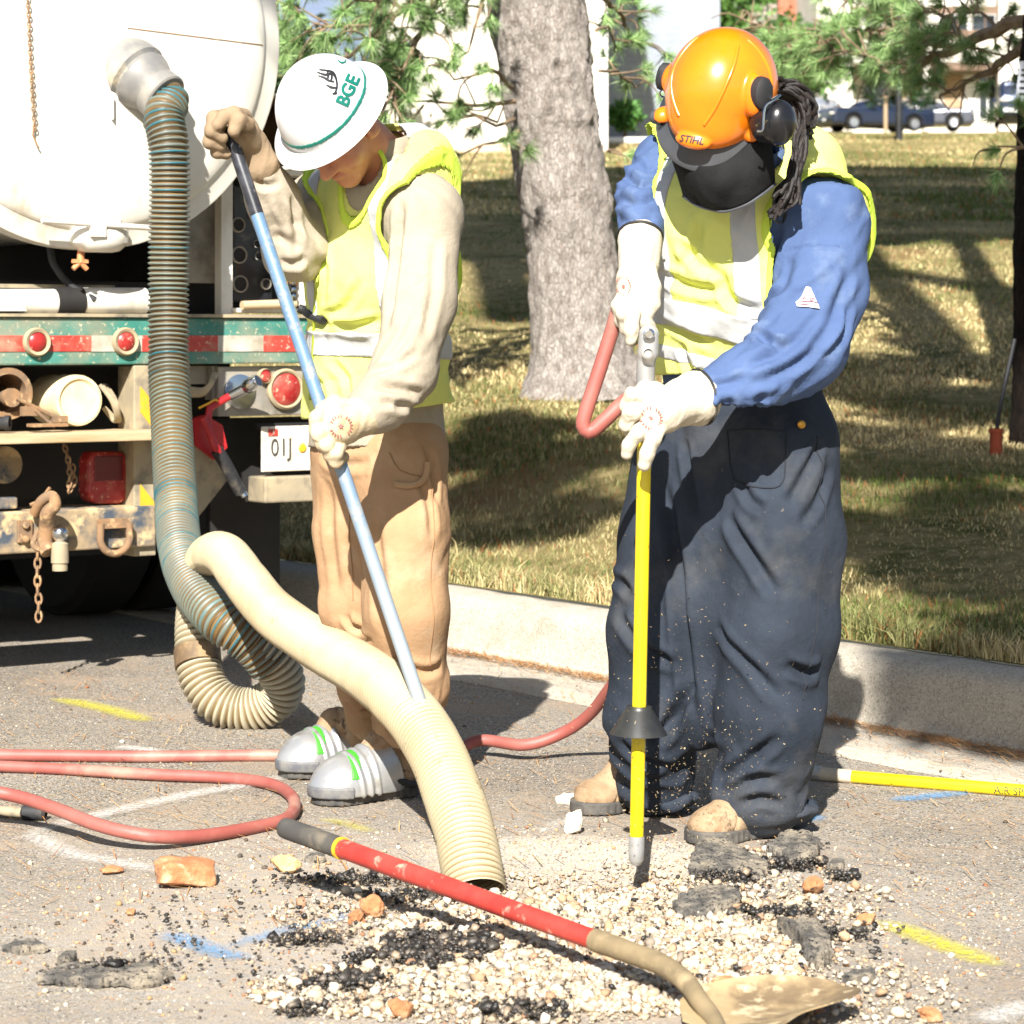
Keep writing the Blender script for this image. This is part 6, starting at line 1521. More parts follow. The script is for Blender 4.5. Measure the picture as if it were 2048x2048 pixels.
# shirt
torso1 = chain(T1, [.168, .162, .178, .135], .05, HD, .74)
top1 = smin([torso1, cap(T1[3], sh_r, .1, .07), cap(T1[3], sh_l, .1, .085), cap(T1[3] + A(0, 0, .02), neck[0], .095, .074), ell(P(825, 350, 5.92), (.10, .09, .10))], .045)
vb1 = grow(smin([torso1, cap(T1[3], sh_r, .1, .075), cap(T1[3], sh_l, .1, .092), cap(T1[3] + A(0, 0, .02), neck[0], .095, .072), ell(P(825, 350, 5.92), (.10, .09, .10)), chain([T1[0], T1[1]], [.178, .165], .03, HD, .82)], .045), .016)
arm_hole1 = [cap(sh_l - LF * .008 + HD * .01 + A(0, 0, -.004), sh_l + LF * .2 + HD * .02 + A(0, 0, -.06), .1, .17), cap(P(832, 440, 5.71), P(765, 590, 5.67), .094, .07), cap(sh_r - LF * .02 + HD * .02, sh_r - LF * .3 + HD * .05, .09, .14), cap(sh_r - LF * .03, el_r - LF * .02, .1, .09)]
neck_hole1 = [cap(neck[0], neck[1], .088, .09), cap(neck[0] + HD * .12 + A(0, 0, -.02), P(668, 500, 5.78), .075, .012), half(A(0, 0, P(0, 828, 6)[2]), A(.1, 0, 1)) ]
shw1 = lambda p: np.maximum(-((p - sh_l) @ LF) + .004, 1.2 - p[:, 2])
arm_hole1.append(shw1)
vest_pre1 = cut(vb1, *arm_hole1, *neck_hole1[:2])
sl_l = chain([sh_l + A(.005, 0, 0), P(840, 600, 5.74), el_l, P(760, 808, 5.62), P(738, 822, 5.59)], [.086, .078, .072, .060, .052], .035)
sl_r = chain([sh_r, P(612, 470, 5.93), el_r, P(545, 395, 5.8), P(514, 330, 5.755)], [.075, .072, .068, .058, .046], .03)
hem1 = smin([chain([T1[0] + A(0, 0, -.01), T1[1]], [.186, .165], .03, HD, .8)], .02)
shirt_f = isec(smin([top1, sl_l, sl_r, hem1], .025), half(A(0, 0, P(0, 872, 6.05)[2]) + A(0, 0, 0), A(.06, 0, -1)))
cut_sh = cut(shirt_f, cap(neck[0] + A(0, 0, .02), neck[1], .066, .066), cap(neck[0] + HD * .06 + A(0, 0, -.02), neck[0] + HD * .2 + A(0, 0, .06), .04, .06))
CR_SH1 = creases(smin([top1, sl_l, sl_r], .025), [(.012, .012, [(806, 400), (795, 480), (785, 560), (768, 660)]), (.007, .012, [(872, 470), (868, 580), (850, 680)]), (.012, .011, [(748, 772), (795, 778), (845, 790)]), (.008, .009, [(740, 745), (790, 730), (840, 700)]), (.01, .01, [(760, 800), (810, 812), (850, 800)]), (.007, .01, [(835, 620), (800, 690), (765, 740)]),
    (.008, .010, [(525, 395), (548, 440), (568, 520)]), (.007, .010, [(552, 400), (575, 440), (600, 452)]), (.006, .009, [(540, 470), (570, 480), (600, 500)]), (.009, .009, [(585, 390), (592, 440), (596, 500)]), (.008, .008, [(512, 360), (530, 372), (560, 366)]), (.009, .009, [(560, 520), (590, 526), (612, 515)])], 5.3, 6.3)
def sh1_fold(p):
    a = CR_SH1(p) + folds(p, [(A(.1, 0, 1), 1.8, 11, .005, 3), (A(.6, .2, -.6), 2.6, 15, .0035, 4)])
    ar = np.exp(-(np.linalg.norm(p - el_l, axis=1) / .13) ** 2); a2 = np.exp(-(np.linalg.norm(p - el_r, axis=1) / .14) ** 2)
    a += ar * folds(p, [(nrm(A(.8, .3, .5)), 3, 18, .006, 8)]) + a2 * folds(p, [(nrm(A(.7, .2, -.7)), 3, 18, .008, 9)])
    return a
SH1_ARGS = (cut_sh, sh1_fold)
sh1 = sdf('shirt', cut_sh, .0065, M_SHIRT1, p1, lambda p: np.where(vest_pre1(p) < .004, np.minimum(sh1_fold(p), -.004), sh1_fold(p)))
# collar
cr = [neck[0] + A(0, 0, .012) + (LF * math.cos(t) * .078 + HD * math.sin(t) * .078) + A(0, 0, .03 - .03 * math.sin(t)) for t in np.linspace(rad(-240), rad(60), 26)]
def ribbon(name, pts, h0, h1, th, mat, par):
    p = catmull(pts, 4); n = len(p); T_ = np.gradient(p, axis=0); T_ /= np.linalg.norm(T_, axis=1)[:, None]; O_ = np.cross(T_, A(0, 0, 1)); O_ /= np.linalg.norm(O_, axis=1)[:, None]
    z = A(0, 0, 1); rows = [p + z * h0 - O_ * th, p + z * (h0 + h1) / 2 - O_ * th * 1.6, p + z * h1 - O_ * th * .6, p + z * h1 + O_ * th * .6, p + z * (h0 + h1) / 2 + O_ * th * .4, p + z * h0 + O_ * th]
    V = np.stack(rows, 1).reshape(-1, 3); V = V + .002 * vnoise(V * 40, 3)[:, None]; F_ = [(i * 6 + j, i * 6 + (j + 1) % 6, (i + 1) * 6 + (j + 1) % 6, (i + 1) * 6 + j) for i in range(n - 1) for j in range(6)] + [tuple(range(6)), tuple(range(6 * n - 1, 6 * n - 7, -1))]
    return MB().add(V, F_).make(name, mat, par, True)
ribbon('collar', cr, -.02, .03, .004, M_SHIRT1, sh1)
pk = isec(grow(top1, .011), cap(P(758, 548, 5.74), P(748, 600, 5.74), .045, .042)); pk.bb = (P(758, 545, 5.74) - .12, P(748, 610, 5.74) + .12)
sdf('pocket', cut(pk, grow(vest_pre1, .012)), .005, M_SHIRT1, sh1, sh1_fold)
# trousers
hip1 = cap(P(755, 850, 6.05), P(758, 905, 6.04), .158, .16, HD, .78)
trou1 = smin([hip1, cap(P(758, 930, 6.02), P(772, 1290, 6.02), .12, .075, HD, .75), chain([hipl, (hipl + kneel) / 2, kneel, P(818, 1370, 5.93), ankl + A(0, 0, .03)], [.108, .103, .098, .086, .07], .03), chain([hipr, (hipr + kneer) / 2, kneer, P(742, 1360, 6.14), ankr + A(0, 0, .02)], [.106, .103, .097, .082, .066], .03)], .04)
CR_TR1 = creases(trou1, [(.012, .009, [(690, 1228), (715, 1258), (745, 1285)]), (.009, .013, [(655, 960), (662, 1080), (672, 1190)]), (.010, .014, [(752, 1010), (760, 1140), (770, 1270)]), (.008, .010, [(842, 960), (858, 1010), (862, 1080)]), (.007, .01, [(860, 900), (872, 960), (868, 1010)]), (.008, .011, [(640, 905), (680, 930), (740, 925)]), (.016, .011, [(735, 1440), (790, 1462), (845, 1500)]), (.014, .010, [(750, 1480), (800, 1502), (850, 1530)]), (.014, .010, [(692, 1405), (740, 1420), (770, 1410)]), (.010, .01, [(800, 1330), (850, 1345), (884, 1330)]), (.009, .01, [(660, 1280), (700, 1310), (730, 1310)])], 5.3, 6.5)
def tr1_fold(p):
    low = np.clip((.42 - p[:, 2]) / .3, 0, 1)
    return CR_TR1(p) + folds(p, [(A(.15, 0, 1), 1.2, 8, .0045, 13), (A(.8, .3, .5), 2.0, 13, .0025, 14)]) + low * folds(p, [(nrm(A(.9, -.3, .35)), 2.2, 20, .011, 15)])
tr1 = sdf('trousers', trou1, .007, M_TROU1, p1, tr1_fold)
lp1 = march(trou1, [790, 815, 838, 850, 853], [968, 972, 966, 950, 925], 5.4, 6.3); MB().sweep(catmull(lp1 + grad(trou1, lp1) * .006, 5), .008, 8).make('hammer_loop', M_TROU1, tr1, True)
# vest: a padded layer over the torso with neck and arm openings
vest_f = cut(vb1, *arm_hole1, *neck_hole1[:2]); hemz = P(0, 822, 6)[2]
vest_f = isec(vest_f, half(A(T1[0][0], T1[0][1], hemz), A(.12, 0, -1)))
CR_V1 = creases(vb1, [(.014, .011, [(600, 640), (640, 646), (700, 655), (770, 640)]), (.008, .010, [(640, 470), (652, 540), (650, 610)]), (.009, .010, [(720, 560), (690, 615), (640, 634)]), (.007, .009, [(660, 720), (690, 760), (700, 810)]), (.007, .010, [(610, 720), (640, 770), (650, 815)])], 5.3, 6.4)
def v1_fold(p): return CR_V1(p) + folds(p, [(A(.35, 0, 1), 2.2, 10, .006, 23), (A(.9, .3, .4), 2.6, 13, .005, 24)])
ve1 = sdf('vest', vest_f, .0055, M_VEST, p1, v1_fold, gf=vb1)
def strip(name, f, o, n, w, lift, disp, par, extra=(), h=.0048):
    g = isec(grow(f, lift), slab(o, n, w), *extra); g.bb = f.bb
    try: return sdf(name, g, h, M_REFL, par, disp, gf=vb1 if par is ve1 else vb2)
    except Exception as e: print('strip', name, e)
st_n = nrm(LF + A(0, 0, .15))
strip('reflective_strip', vest_f, P(716, 420, 5.70), nrm(LF), .024, .0028, v1_fold, ve1, (half(A(0, 0, P(0, 640, 6)[2]), -A(0, 0, 1)),))
strip('reflective_strip', vest_f, P(626, 420, 5.92), nrm(LF), .02, .0028, v1_fold, ve1, (half(A(0, 0, P(0, 640, 6)[2]), -A(0, 0, 1)),))
strip('reflective_strip', vest_f, P(680, 688, 5.9), nrm(A(.03, 0, 1)), .029, .004, v1_fold, ve1)
# waist strap, zip and a few shirt buttons
bp_ = march(vest_f, np.linspace(598, 650, 9), np.linspace(617, 640, 9), 5.3, 6.4); bp_ = bp_ + grad(vest_f, bp_) * .004
MB().sweep(bp_, .011, 8).make('waist_strap', M_BLK, ve1, True)
zp = march(vest_f, [652, 640, 632, 628, 622], [470, 540, 600, 700, 800], 5.3, 6.4); MB().sweep(catmull(zp + grad(vest_f, zp) * .003, 5), .0035, 6).make('zip', pmat('zip_tape', hx('#8f9a2c'), rough=.6), ve1, True)
for (bu_, bv_) in ((668, 402), (662, 436)):
    q_ = march(cut_sh, bu_, bv_, 5.3, 6.2)[0]; MB().lathe([(.006, 0), (.006, .003), (0, .003)], q_ + grad(cut_sh, q_[None])[0] * .006, grad(cut_sh, q_[None])[0], 12).make('button', M_BROWN, sh1, True)
# boots with metatarsal guards
def guarded(heel, toe, up):
    b, e, s_ = boot(p1, heel, toe, up, M_BOOT, wid=.054)
    z = A(0, 0, 1); t0 = toe * A(1, 1, 0)
    g = smin([ell(t0 + z * .035 - e * .066, (.082, .066, .064), np.stack([e, s_, z], 1)), cap(t0 + z * .05 - e * .08, t0 + z * .085 - e * .185, .062, .062), cap(t0 + z * .03 - e * .08, t0 + z * .03 - e * .17, .066, .06)], .03)
    g = isec(g, half(t0 + z * .022, -z), half(t0 - e * .205 + z * .05, -e + z * .35)); g.bb = (np.minimum(t0, t0 - e * .22) - .09, np.maximum(t0, t0 - e * .22) + .17)
    def rid(p):
        x = -(p - t0) @ e + (p[:, 2] - .04) * .12; m = np.clip((x - .072) / .01, 0, 1) * np.clip((.142 - x) / .01, 0, 1)
        return .0052 * m * (np.sin((x - .072) * math.pi / .0233) ** 2 * 1.5 - .6)
    o = sdf('toe_guard', g, .0042, M_SILV, b, rid)
    gs = isec(grow(g, .0012), slab(t0 - e * .052, nrm(e + z * .25), .012), half(t0 + z * .062, -z)); gs.bb = g.bb
    sdf('green_mark', gs, .0035, M_GREENP, o)
    ru = isec(grow(g, .003), half(t0 + z * .046, z), half(t0 - e * .06, -e)); ru.bb = g.bb; sdf('toe_rubber', ru, .004, pmat('worn_rubber', hx('#54555a'), hx('#73716c'), ns=24, rough=.6), o)
    MB().sweep(catmull([t0 - e * .18 + s_ * .055 + z * .05, t0 - e * .235 + s_ * .06 + z * .035, t0 - e * .29 + s_ * .04 + z * .045], 5), [.008] * 11, 8).make('strap', M_BLK, o, True)
guarded(P(828, 1600, 5.99) * A(1, 1, 0), G(634, 1610), ankl + A(0, 0, .04))
guarded(P(735, 1550, 6.33) * A(1, 1, 0), G(568, 1556), ankr + A(0, 0, .04))
# gloves
M_CUFF = M_CREAMG
def glove(name, root, mat, palm, fingers, h=.0032, k=.0045, cuff=None, fold=.0018):
    f = smin(palm, .014)
    f = smin([f] + fingers, k)
    g = sdf(name, f, h, mat, root, lambda p: folds(p, [(A(.3, .2, 1), 14, 42, fold, 31)])); return g, f
bu = lambda v: BR(v)
# right (upper) fist over the taped bar end
fr = []
x0 = P(468, 268, 5.675)
fr += [chain(PP((452, 232, 5.69), (428, 236, 5.64), (424, 262, 5.625), (444, 276, 5.635)), [.0175, .0165, .016, .014], .006),
       chain(PP((455, 250, 5.70), (424, 258, 5.655), (420, 284, 5.64), (440, 292, 5.65)), [.017, .0165, .016, .014], .006),
       chain(PP((470, 280, 5.72), (432, 286, 5.68), (434, 304, 5.66), (452, 308, 5.67)), [.016, .0155, .0145, .013], .006),
       chain(PP((488, 232, 5.68), (468, 228, 5.63), (448, 234, 5.62), (436, 250, 5.615)), [.0175, .0175, .016, .014], .006),
       chain(PP((503, 285, 5.70), (492, 250, 5.65), (476, 240, 5.625), (468, 262, 5.62)), [.022, .019, .017, .0145], .006)]
g1r, g1rf = glove('glove', p1, M_LEATH, [ell(P(480, 262, 5.70), (.036, .04, .05)), cap(P(488, 270, 5.71), P(505, 300, 5.745), .038, .038), cap(P(500, 292, 5.74), P(516, 330, 5.755), .04, .05)], fr)
g1r['label'] = 'worn buff leather glove round the top of the bar'
# left (lower) fist
fl = [chain(PP((650, 822, 5.555), (634, 836, 5.525), (634, 860, 5.53), (652, 868, 5.57)), [.018, .0175, .017, .014], .006),
      chain(PP((652, 845, 5.545), (638, 866, 5.515), (645, 888, 5.525), (664, 890, 5.57)), [.018, .0175, .017, .014], .006),
      chain(PP((664, 868, 5.54), (652, 892, 5.515), (660, 908, 5.53), (676, 904, 5.57)), [.0175, .017, .016, .014], .006),
      chain(PP((684, 880, 5.54), (672, 908, 5.52), (672, 922, 5.53), (686, 915, 5.57)), [.016, .016, .015, .013], .006),
      chain(PP((690, 815, 5.57), (668, 806, 5.56), (646, 818, 5.575), (640, 838, 5.585)), [.02, .018, .016, .013], .006)]
g1l, g1lf = glove('glove', p1, M_CREAMG, [ell(P(682, 850, 5.535), (.044, .034, .042)), cap(P(690, 848, 5.545), P(722, 830, 5.575), .043, .042), cap(P(716, 834, 5.57), P(746, 826, 5.59), .042, .046)], fl)
g1l['label'] = 'cream work glove gripping the middle of the bar'
def star(r_, n=5):
    a = np.arange(2 * n) * math.pi / n + math.pi / 2; rr_ = np.where(np.arange(2 * n) % 2, r_ * .42, r_); v = np.stack([np.cos(a) * rr_, np.sin(a) * rr_], 1); v = np.concatenate([v, [[0, 0]]]); return v, [(i, (i + 1) % (2 * n), 2 * n) for i in range(2 * n)]
def stampring(R_, n, r2=2.6):
    V = []; F_ = []
    for k in range(n):
        a = 2 * math.pi * k / n
        if math.sin(a * 3.3 + 1) < -.75: continue
        c = A(math.cos(a), math.sin(a)) * R_; t_ = A(-math.sin(a), math.cos(a)); q = c / R_; b = len(V)
        for (i, j) in ((-1, -1.5), (1, -1.5), (.4, 1.5), (-1, 1.2)): V.append(c + t_ * r2 * .55 * i + q * r2 * .8 * j)
        F_.append((b, b + 1, b + 2, b + 3))
    return np.array(V), F_
def stamp(g, f, u, v, R_, d0, d1, sq=1.0):
    for (sv, sf) in (star(R_ * .32), stampring(R_, 22, R_ * .12)): decal('star_stamp', f, sv * A(sq, 1), sf, u, v, 8, d0, d1, M_STAMP, g, .003)
stamp(g1l, g1lf, 682, 852, 20, 5.3, 5.8)
# white full-brim hard hat
Ch = w1(0, -.004, .03) + A(-.0114, 0, .0137); wh = lambda *q: Ch + R1 @ A(*q)
dome = ell(wh(0, 0, .0), (.110, .129, .134), R1); ridge_ = [cap(wh(s * .03, .11, .085), wh(s * .026, -.12, .07), .004, .004) for s in (0,)]
dome_f = isec(dome, half(wh(0, 0, .002), -R1[:, 2])); dome_f.bb = (Ch - .16, Ch + .16)
hat = sdf('hard_hat', dome_f, .0042, M_HATW, p1)
rim = MB()
rim.lathe([(.098, .02), (.106, .012), (.112, .006), (.13, -.002), (.152, -.010), (.16, -.015), (.162, -.019), (.159, -.021), (.15, -.016), (.125, -.008), (.1, .0), (.096, .012)], wh(0, 0, .004), R1[:, 2], 96, R1[:, 0], .9, 1.02)
rim.make('brim', M_HATW, hat, True)
st = isec(grow(dome, .0012), slab(wh(0, 0, .021), R1[:, 2], .0055)); st.bb = (Ch - .16, Ch + .16)
sdf('stripe', st, .0038, M_GREEN, hat)
bb = MB(); pts = [wh(0, .03 + .10 * 0, 0)]
tv, tf = text2d('BGE', 37, 2, 0, 1.2); tv = tv * A(.95, 1, 1)
decal('lettering', dome, tv, tf, 696, 182, 66, 5.3, 5.75, M_GREEN, hat, .0022)
def strokes(segs, w):
    V = []; F_ = []
    for pl_ in segs:
        p = resample(catmull([A(x, y, 0) for x, y in pl_], 6), 2.0)[:, :2]; T_ = np.gradient(p, axis=0); T_ /= np.linalg.norm(T_, axis=1)[:, None] + 1e-9; N_ = np.stack([-T_[:, 1], T_[:, 0]], 1); b = len(V)
        tw = w * np.interp(np.linspace(0, 1, len(p)), [0, .5, 1], [.5, 1, .6])
        for i in range(len(p)): V += [p[i] - N_[i] * tw[i], p[i] + N_[i] * tw[i]]
        F_ += [(b + 2 * i, b + 2 * i + 1, b + 2 * i + 3, b + 2 * i + 2) for i in range(len(p) - 1)]
    return np.array(V), F_
# suspension-bridge emblem, drawn in photo pixels about (666, 168)
bv, bf = strokes([[(-22, 24), (-6, 22), (6, 18), (12, 4), (13, -12), (8, -24)], [(-26, 19), (-10, 14), (4, 16), (10, 8)], [(-24, 12), (-12, 8), (-2, 2), (8, 0)], [(-6, 22), (-4, 12), (-6, 4)], [(2, 19), (3, 8), (0, 0)], [(-8, -6), (2, -11), (12, -12)], [(4, -24), (14, -22)]], 2.5)
decal('emblem', dome, bv, bf, 660, 164, 0, 5.3, 5.75, M_BLACKM, hat, .0022)
bv, bf = strokes([[(-8, 3), (-2, -2), (6, -1), (8, 4)]], 1.8); decal('emblem', dome, bv, bf, 683, 124, 0, 5.3, 5.8, M_GREEN, hat, .0022)
# short dark hair under the hat and stubble shadow stays with the skin
hair_f = isec(ell(w1(0, -.016, .028), (.081, .1, .092), R1), half(w1(0, -.0, -.055), -R1[:, 2]), half(w1(0, .03, 0), R1[:, 1])); hair_f.bb = (C1 - .13, C1 + .13)
sdf('hair', hair_f, .005, pmat('brown_hair', hx('#2e2018'), hx('#46342a'), ns=60, rough=.6, bump=.5, bs=200), p1)

# ================================================================== worker in the orange helmet
base2 = A(*(G(1400, 1660)[:2]), 0)
C2 = P(1443, 207, 5.27); R2 = headframe(48, 21); w2 = lambda *q: C2 + R2 @ A(*q)
s2r, s2l = P(1338, 330, 5.66), P(1640, 452, 5.40)
e2r, k2r = P(1292, 415, 5.50), P(1280, 500, 5.34)
e2l, k2l = P(1600, 694, 5.30), P(1392, 800, 5.20)
T2 = PP((1478, 840, 5.60), (1482, 700, 5.57), (1482, 540, 5.52), (1496, 430, 5.48))
n2 = [P(1500, 370, 5.44), w2(0, -.03, -.06)]
h2l, kn2l, an2l = P(1560, 890, 5.53), P(1556, 1260, 5.47), P(1508, 1590, 5.50)
h2r, kn2r, an2r = P(1386, 890, 5.68), P(1322, 1260, 5.66), P(1290, 1565, 5.76)
body2 = smin([head_parts(C2, R2), cap(n2[0], n2[1], .07, .06), chain(T2, [.13, .125, .14, .1], .05, HD, .75), cap(T2[3], n2[0], .1, .064), chain([s2r, e2r, k2r], [.052, .044, .032], .02), chain([s2l, e2l, k2l], [.055, .046, .033], .02),
              cap(T2[3], s2r, .07, .055), cap(T2[3], s2l, .07, .055), chain([h2l, kn2l, an2l], [.085, .065, .048], .03), chain([h2r, kn2r, an2r], [.085, .065, .048], .03)], .022)
v, q = surfnet(body2, .006)
p2 = mk('person', v, q, M_SKIN2, None, origin=base2)
tag(p2, 'worker in orange helmet, black face mask and blue shirt holding the yellow lance', 'person')
torso2 = chain(T2, [.182, .184, .188, .15], .05, HD, .76)
top2 = smin([torso2, cap(T2[3], s2r, .11, .078), cap(T2[3], s2l, .115, .1), cap(T2[3] + A(0, 0, .02), n2[0], .1, .082), ell(P(1575, 360, 5.50), (.10, .09, .09))], .045)
vb2 = grow(smin([torso2, cap(T2[3], s2r, .11, .082), cap(T2[3], s2l, .115, .104), cap(T2[3] + A(0, 0, .02), n2[0], .1, .08), ell(P(1580, 350, 5.50), (.105, .09, .095)), ell(P(1370, 440, 5.5), (.09, .08, .1))], .045), .021)
holes2 = [cap(s2l + HD * .045 - LF * .005 + A(.0, 0, .0), s2l + LF * .25 + HD * .1 + A(0, 0, -.08), .11, .17), cap(s2l + HD * .04 + LF * .03, P(1625, 760, 5.33) + LF * .03, .115, .12), cap(s2r - LF * .015 + HD * .03, s2r - LF * .3 + HD * .06, .092, .14), cap(s2r - LF * .03 + HD * .03, e2r - LF * .03, .1, .09), cap(n2[0] + A(0, 0, .01), n2[1], .09, .1)]
holes2.insert(3, lambda p: np.maximum(-((p - s2l) @ LF) + .075, 1.2 - p[:, 2]))
vest_pre2 = cut(vb2, *holes2)
s2sl = chain([s2l + A(.004, 0, .004), P(1640, 570, 5.36), e2l, P(1500, 765, 5.24), P(1398, 800, 5.205)], [.104, .1, .092, .07, .05], .035)
s2sr = chain([s2r, P(1305, 385, 5.56), e2r, P(1282, 470, 5.39)], [.08, .068, .062, .043], .025)
shirt2_f = isec(smin([top2, s2sl, s2sr], .022), half(A(0, 0, P(0, 800, 5.6)[2]), A(0, 0, -1)))
CR_SH2 = creases(shirt2_f, [(.014, .012, [(1522, 520), (1500, 600), (1450, 680)]), (.012, .012, [(1585, 520), (1560, 590), (1500, 655), (1460, 690)]), (.014, .010, [(1488, 672), (1530, 678), (1570, 696)]), (.011, .012, [(1700, 540), (1672, 620), (1620, 705)]), (.010, .011, [(1650, 620), (1580, 690), (1490, 735)]), (.011, .011, [(1640, 700), (1560, 750), (1460, 775)]), (.010, .010, [(1590, 760), (1520, 800), (1440, 818)]), (.008, .009, [(1500, 745), (1460, 765), (1420, 770)]), (.009, .008, [(1430, 812), (1460, 806), (1490, 815)]), (.004, .005, [(1575, 505), (1610, 496), (1660, 497), (1700, 505)]), (.008, .011, [(1560, 440), (1548, 500), (1535, 560)]), (.008, .010, [(1700, 600), (1690, 660), (1650, 720)]),
    (.014, .010, [(1245, 352), (1270, 368), (1310, 366)]), (.013, .010, [(1240, 400), (1275, 410), (1315, 398)]), (.012, .010, [(1262, 320), (1290, 340), (1310, 330)]), (.010, .009, [(1240, 440), (1270, 448), (1310, 438)])], 4.8, 6.0)
def sh2_fold(p):
    a = CR_SH2(p) + folds(p, [(A(.3, 0, 1), 1.8, 11, .005, 43), (A(.75, .2, .65), 2.2, 15, .006, 44), (A(.7, .2, .7), 3, 30, .0022, 45)])
    ar = np.exp(-(np.linalg.norm(p - e2l, axis=1) / .17) ** 2); a2 = np.exp(-(np.linalg.norm(p - e2r, axis=1) / .12) ** 2)
    return a + ar * folds(p, [(nrm(A(.75, .1, .62)), 2.4, 18, .009, 48)]) + a2 * folds(p, [(nrm(A(1, .2, -.1)), 3, 22, .012, 49)])
sh2 = sdf('shirt', cut(shirt2_f, cap(n2[0] + A(0, 0, .02), n2[1], .07, .07)), .0065, M_SHIRT2, p2, lambda p: np.where(vest_pre2(p) < .004, np.minimum(sh2_fold(p), -.006), sh2_fold(p)))
cr = [n2[0] + A(0, 0, .012) + (LF * math.cos(t) * .086 + HD * math.sin(t) * .086) + A(0, 0, .03 - .03 * math.sin(t)) for t in np.linspace(rad(-240), rad(60), 26)]
ribbon('collar', cr, -.02, .032, .004, M_SHIRT2, sh2)
# triangular sleeve badge
tri = A((-22, -14), (22, -18), (18, -8), (4, 26), (-4, 26), (-24, -6)); tv = []; tf = []
def fan_grid(poly, n=5):
    c = poly.mean(0); V = [c]; F_ = []
    m = len(poly); fine = np.concatenate([np.linspace(poly[i], poly[(i + 1) % m], 4, endpoint=False) for i in range(m)]); m = len(fine)
    for k in range(1, n + 1): V += list(c + (fine - c) * k / n)
    for i in range(m): F_.append((0, 1 + i, 1 + (i + 1) % m))
    for k in range(n - 1):
        for i in range(m): a = 1 + k * m; F_.append((a + i, a + m + i, a + m + (i + 1) % m, a + (i + 1) % m))
    return np.array(V), F_
def skin_surface(f, disp):
    g = lambda p: f(p) - disp(p); g.bb = f.bb; return g
sh2s = skin_surface(shirt2_f, sh2_fold)
fv, ff = fan_grid(tri); pb = decal('sleeve_badge', sh2s, fv, ff, 1616, 600, 0, 5.0, 5.6, pmat('badge_white', hx('#d2ccc8'), rough=.7), p2, .005)
bv, bf = strokes([[(-12, 1), (-6, 3), (-5, -1)], [(-9, 3), (-9, -3)], [(2, 2), (7, 3), (10, 1), (6, -3), (2, 1)], [(-18, -6), (0, -5), (18, -8)], [(-16, -11), (4, -11)]], 1.1); decal('badge_print', sh2s, bv, bf, 1616, 600, 0, 5.0, 5.6, pmat('badge_ink', hx('#6b3a52'), rough=.7), pb, .0075)
# coverall trousers
hip2 = smin([cap(P(1478, 760, 5.6), P(1478, 900, 5.6), .186, .185, HD, .8)], .02)
trou2 = smin([hip2, chain(PP((1455, 950, 5.58), (1425, 1200, 5.56), (1410, 1430, 5.58)), [.13, .105, .07], .03, HD, .8), chain([h2l, (h2l + kn2l) / 2, kn2l, P(1542, 1420, 5.47), P(1518, 1580, 5.49)], [.132, .134, .122, .112, .1], .03), chain([h2r, (h2r + kn2r) / 2, kn2r, P(1308, 1430, 5.68), P(1308, 1550, 5.73)], [.126, .122, .114, .106, .092], .03)], .05)
trou2 = isec(trou2, half(A(0, 0, P(0, 770, 5.6)[2]), A(0, 0, 1)))
CR_TR2 = creases(trou2, [(.022, .015, [(1325, 960), (1345, 1080), (1360, 1200), (1372, 1330), (1388, 1440)]), (.022, .013, [(1376, 1370), (1345, 1440), (1308, 1492)]), (.016, .013, [(1455, 1030), (1500, 1110), (1556, 1192)]), (.012, .011, [(1575, 1010), (1610, 950), (1650, 880)]), (.010, .011, [(1600, 1050), (1640, 1000), (1664, 930)]), (.012, .012, [(1228, 1090), (1250, 1170), (1285, 1250)]), (.014, .012, [(1240, 1230), (1290, 1300), (1350, 1330)]), (.014, .012, [(1440, 1560), (1500, 1520), (1560, 1470)]), (.012, .011, [(1450, 1590), (1500, 1560), (1560, 1560)]), (.012, .012, [(1240, 1480), (1290, 1520), (1340, 1530)]), (.016, .011, [(1570, 1330), (1620, 1350), (1650, 1340)]), (.012, .012, [(1430, 1250), (1500, 1330), (1560, 1400)]), (.012, .01, [(1370, 880), (1380, 960), (1390, 1040)]), (.010, .010, [(1480, 960), (1500, 1000), (1530, 1020)]), (.010, .010, [(1480, 1610), (1520, 1600), (1570, 1610)])], 4.8, 6.2)
def tr2_fold(p):
    low = np.clip((.36 - p[:, 2]) / .26, 0, 1)
    return CR_TR2(p) + folds(p, [(A(.12, 0, 1), 1.0, 7, .009, 53), (A(.55, .15, -.8), 1.8, 11, .005, 54)]) + low * folds(p, [(nrm(A(.9, -.3, -.35)), 2.0, 15, .010, 55)])
tr2 = sdf('coverall_trousers', trou2, .007, M_TROU2, p2, tr2_fold)
# turned-up hem flaps at the ankles
for (c, rr_, sd2) in ((P(1530, 1606, 5.52), .092, 61), (P(1306, 1580, 5.75), .085, 62)):
    hf = smin([ell(c + A(0, 0, .012), (rr_, rr_, .034)), ell(c + LF * .03 + A(0, 0, -.012), (rr_ * .95, rr_ * .85, .026)), ell(c - HD * .04 + A(.01, 0, -.03), (rr_ * .75, rr_ * .7, .03))], .012)
    hf = isec(hf, half(A(0, 0, .012), A(0, 0, -1))); hf.bb = (c - .13, c + .13)
    sdf('trouser_hem', hf, .006, M_TROU2, tr2, lambda p, s=sd2: folds(p, [(nrm(A(.8, .2, .5)), 4, 24, .016, s)]))
btn = march(trou2, 1600, 851, 5, 5.8)[0]; MB().lathe([(.009, 0), (.009, .003), (.006, .005), (0, .005)], btn + grad(trou2, btn[None])[0] * .008, A(.1, -1, 0), 16).make('brass_button', pmat('brass', hx('#b98a3a'), rough=.35, met=.7), tr2, True)
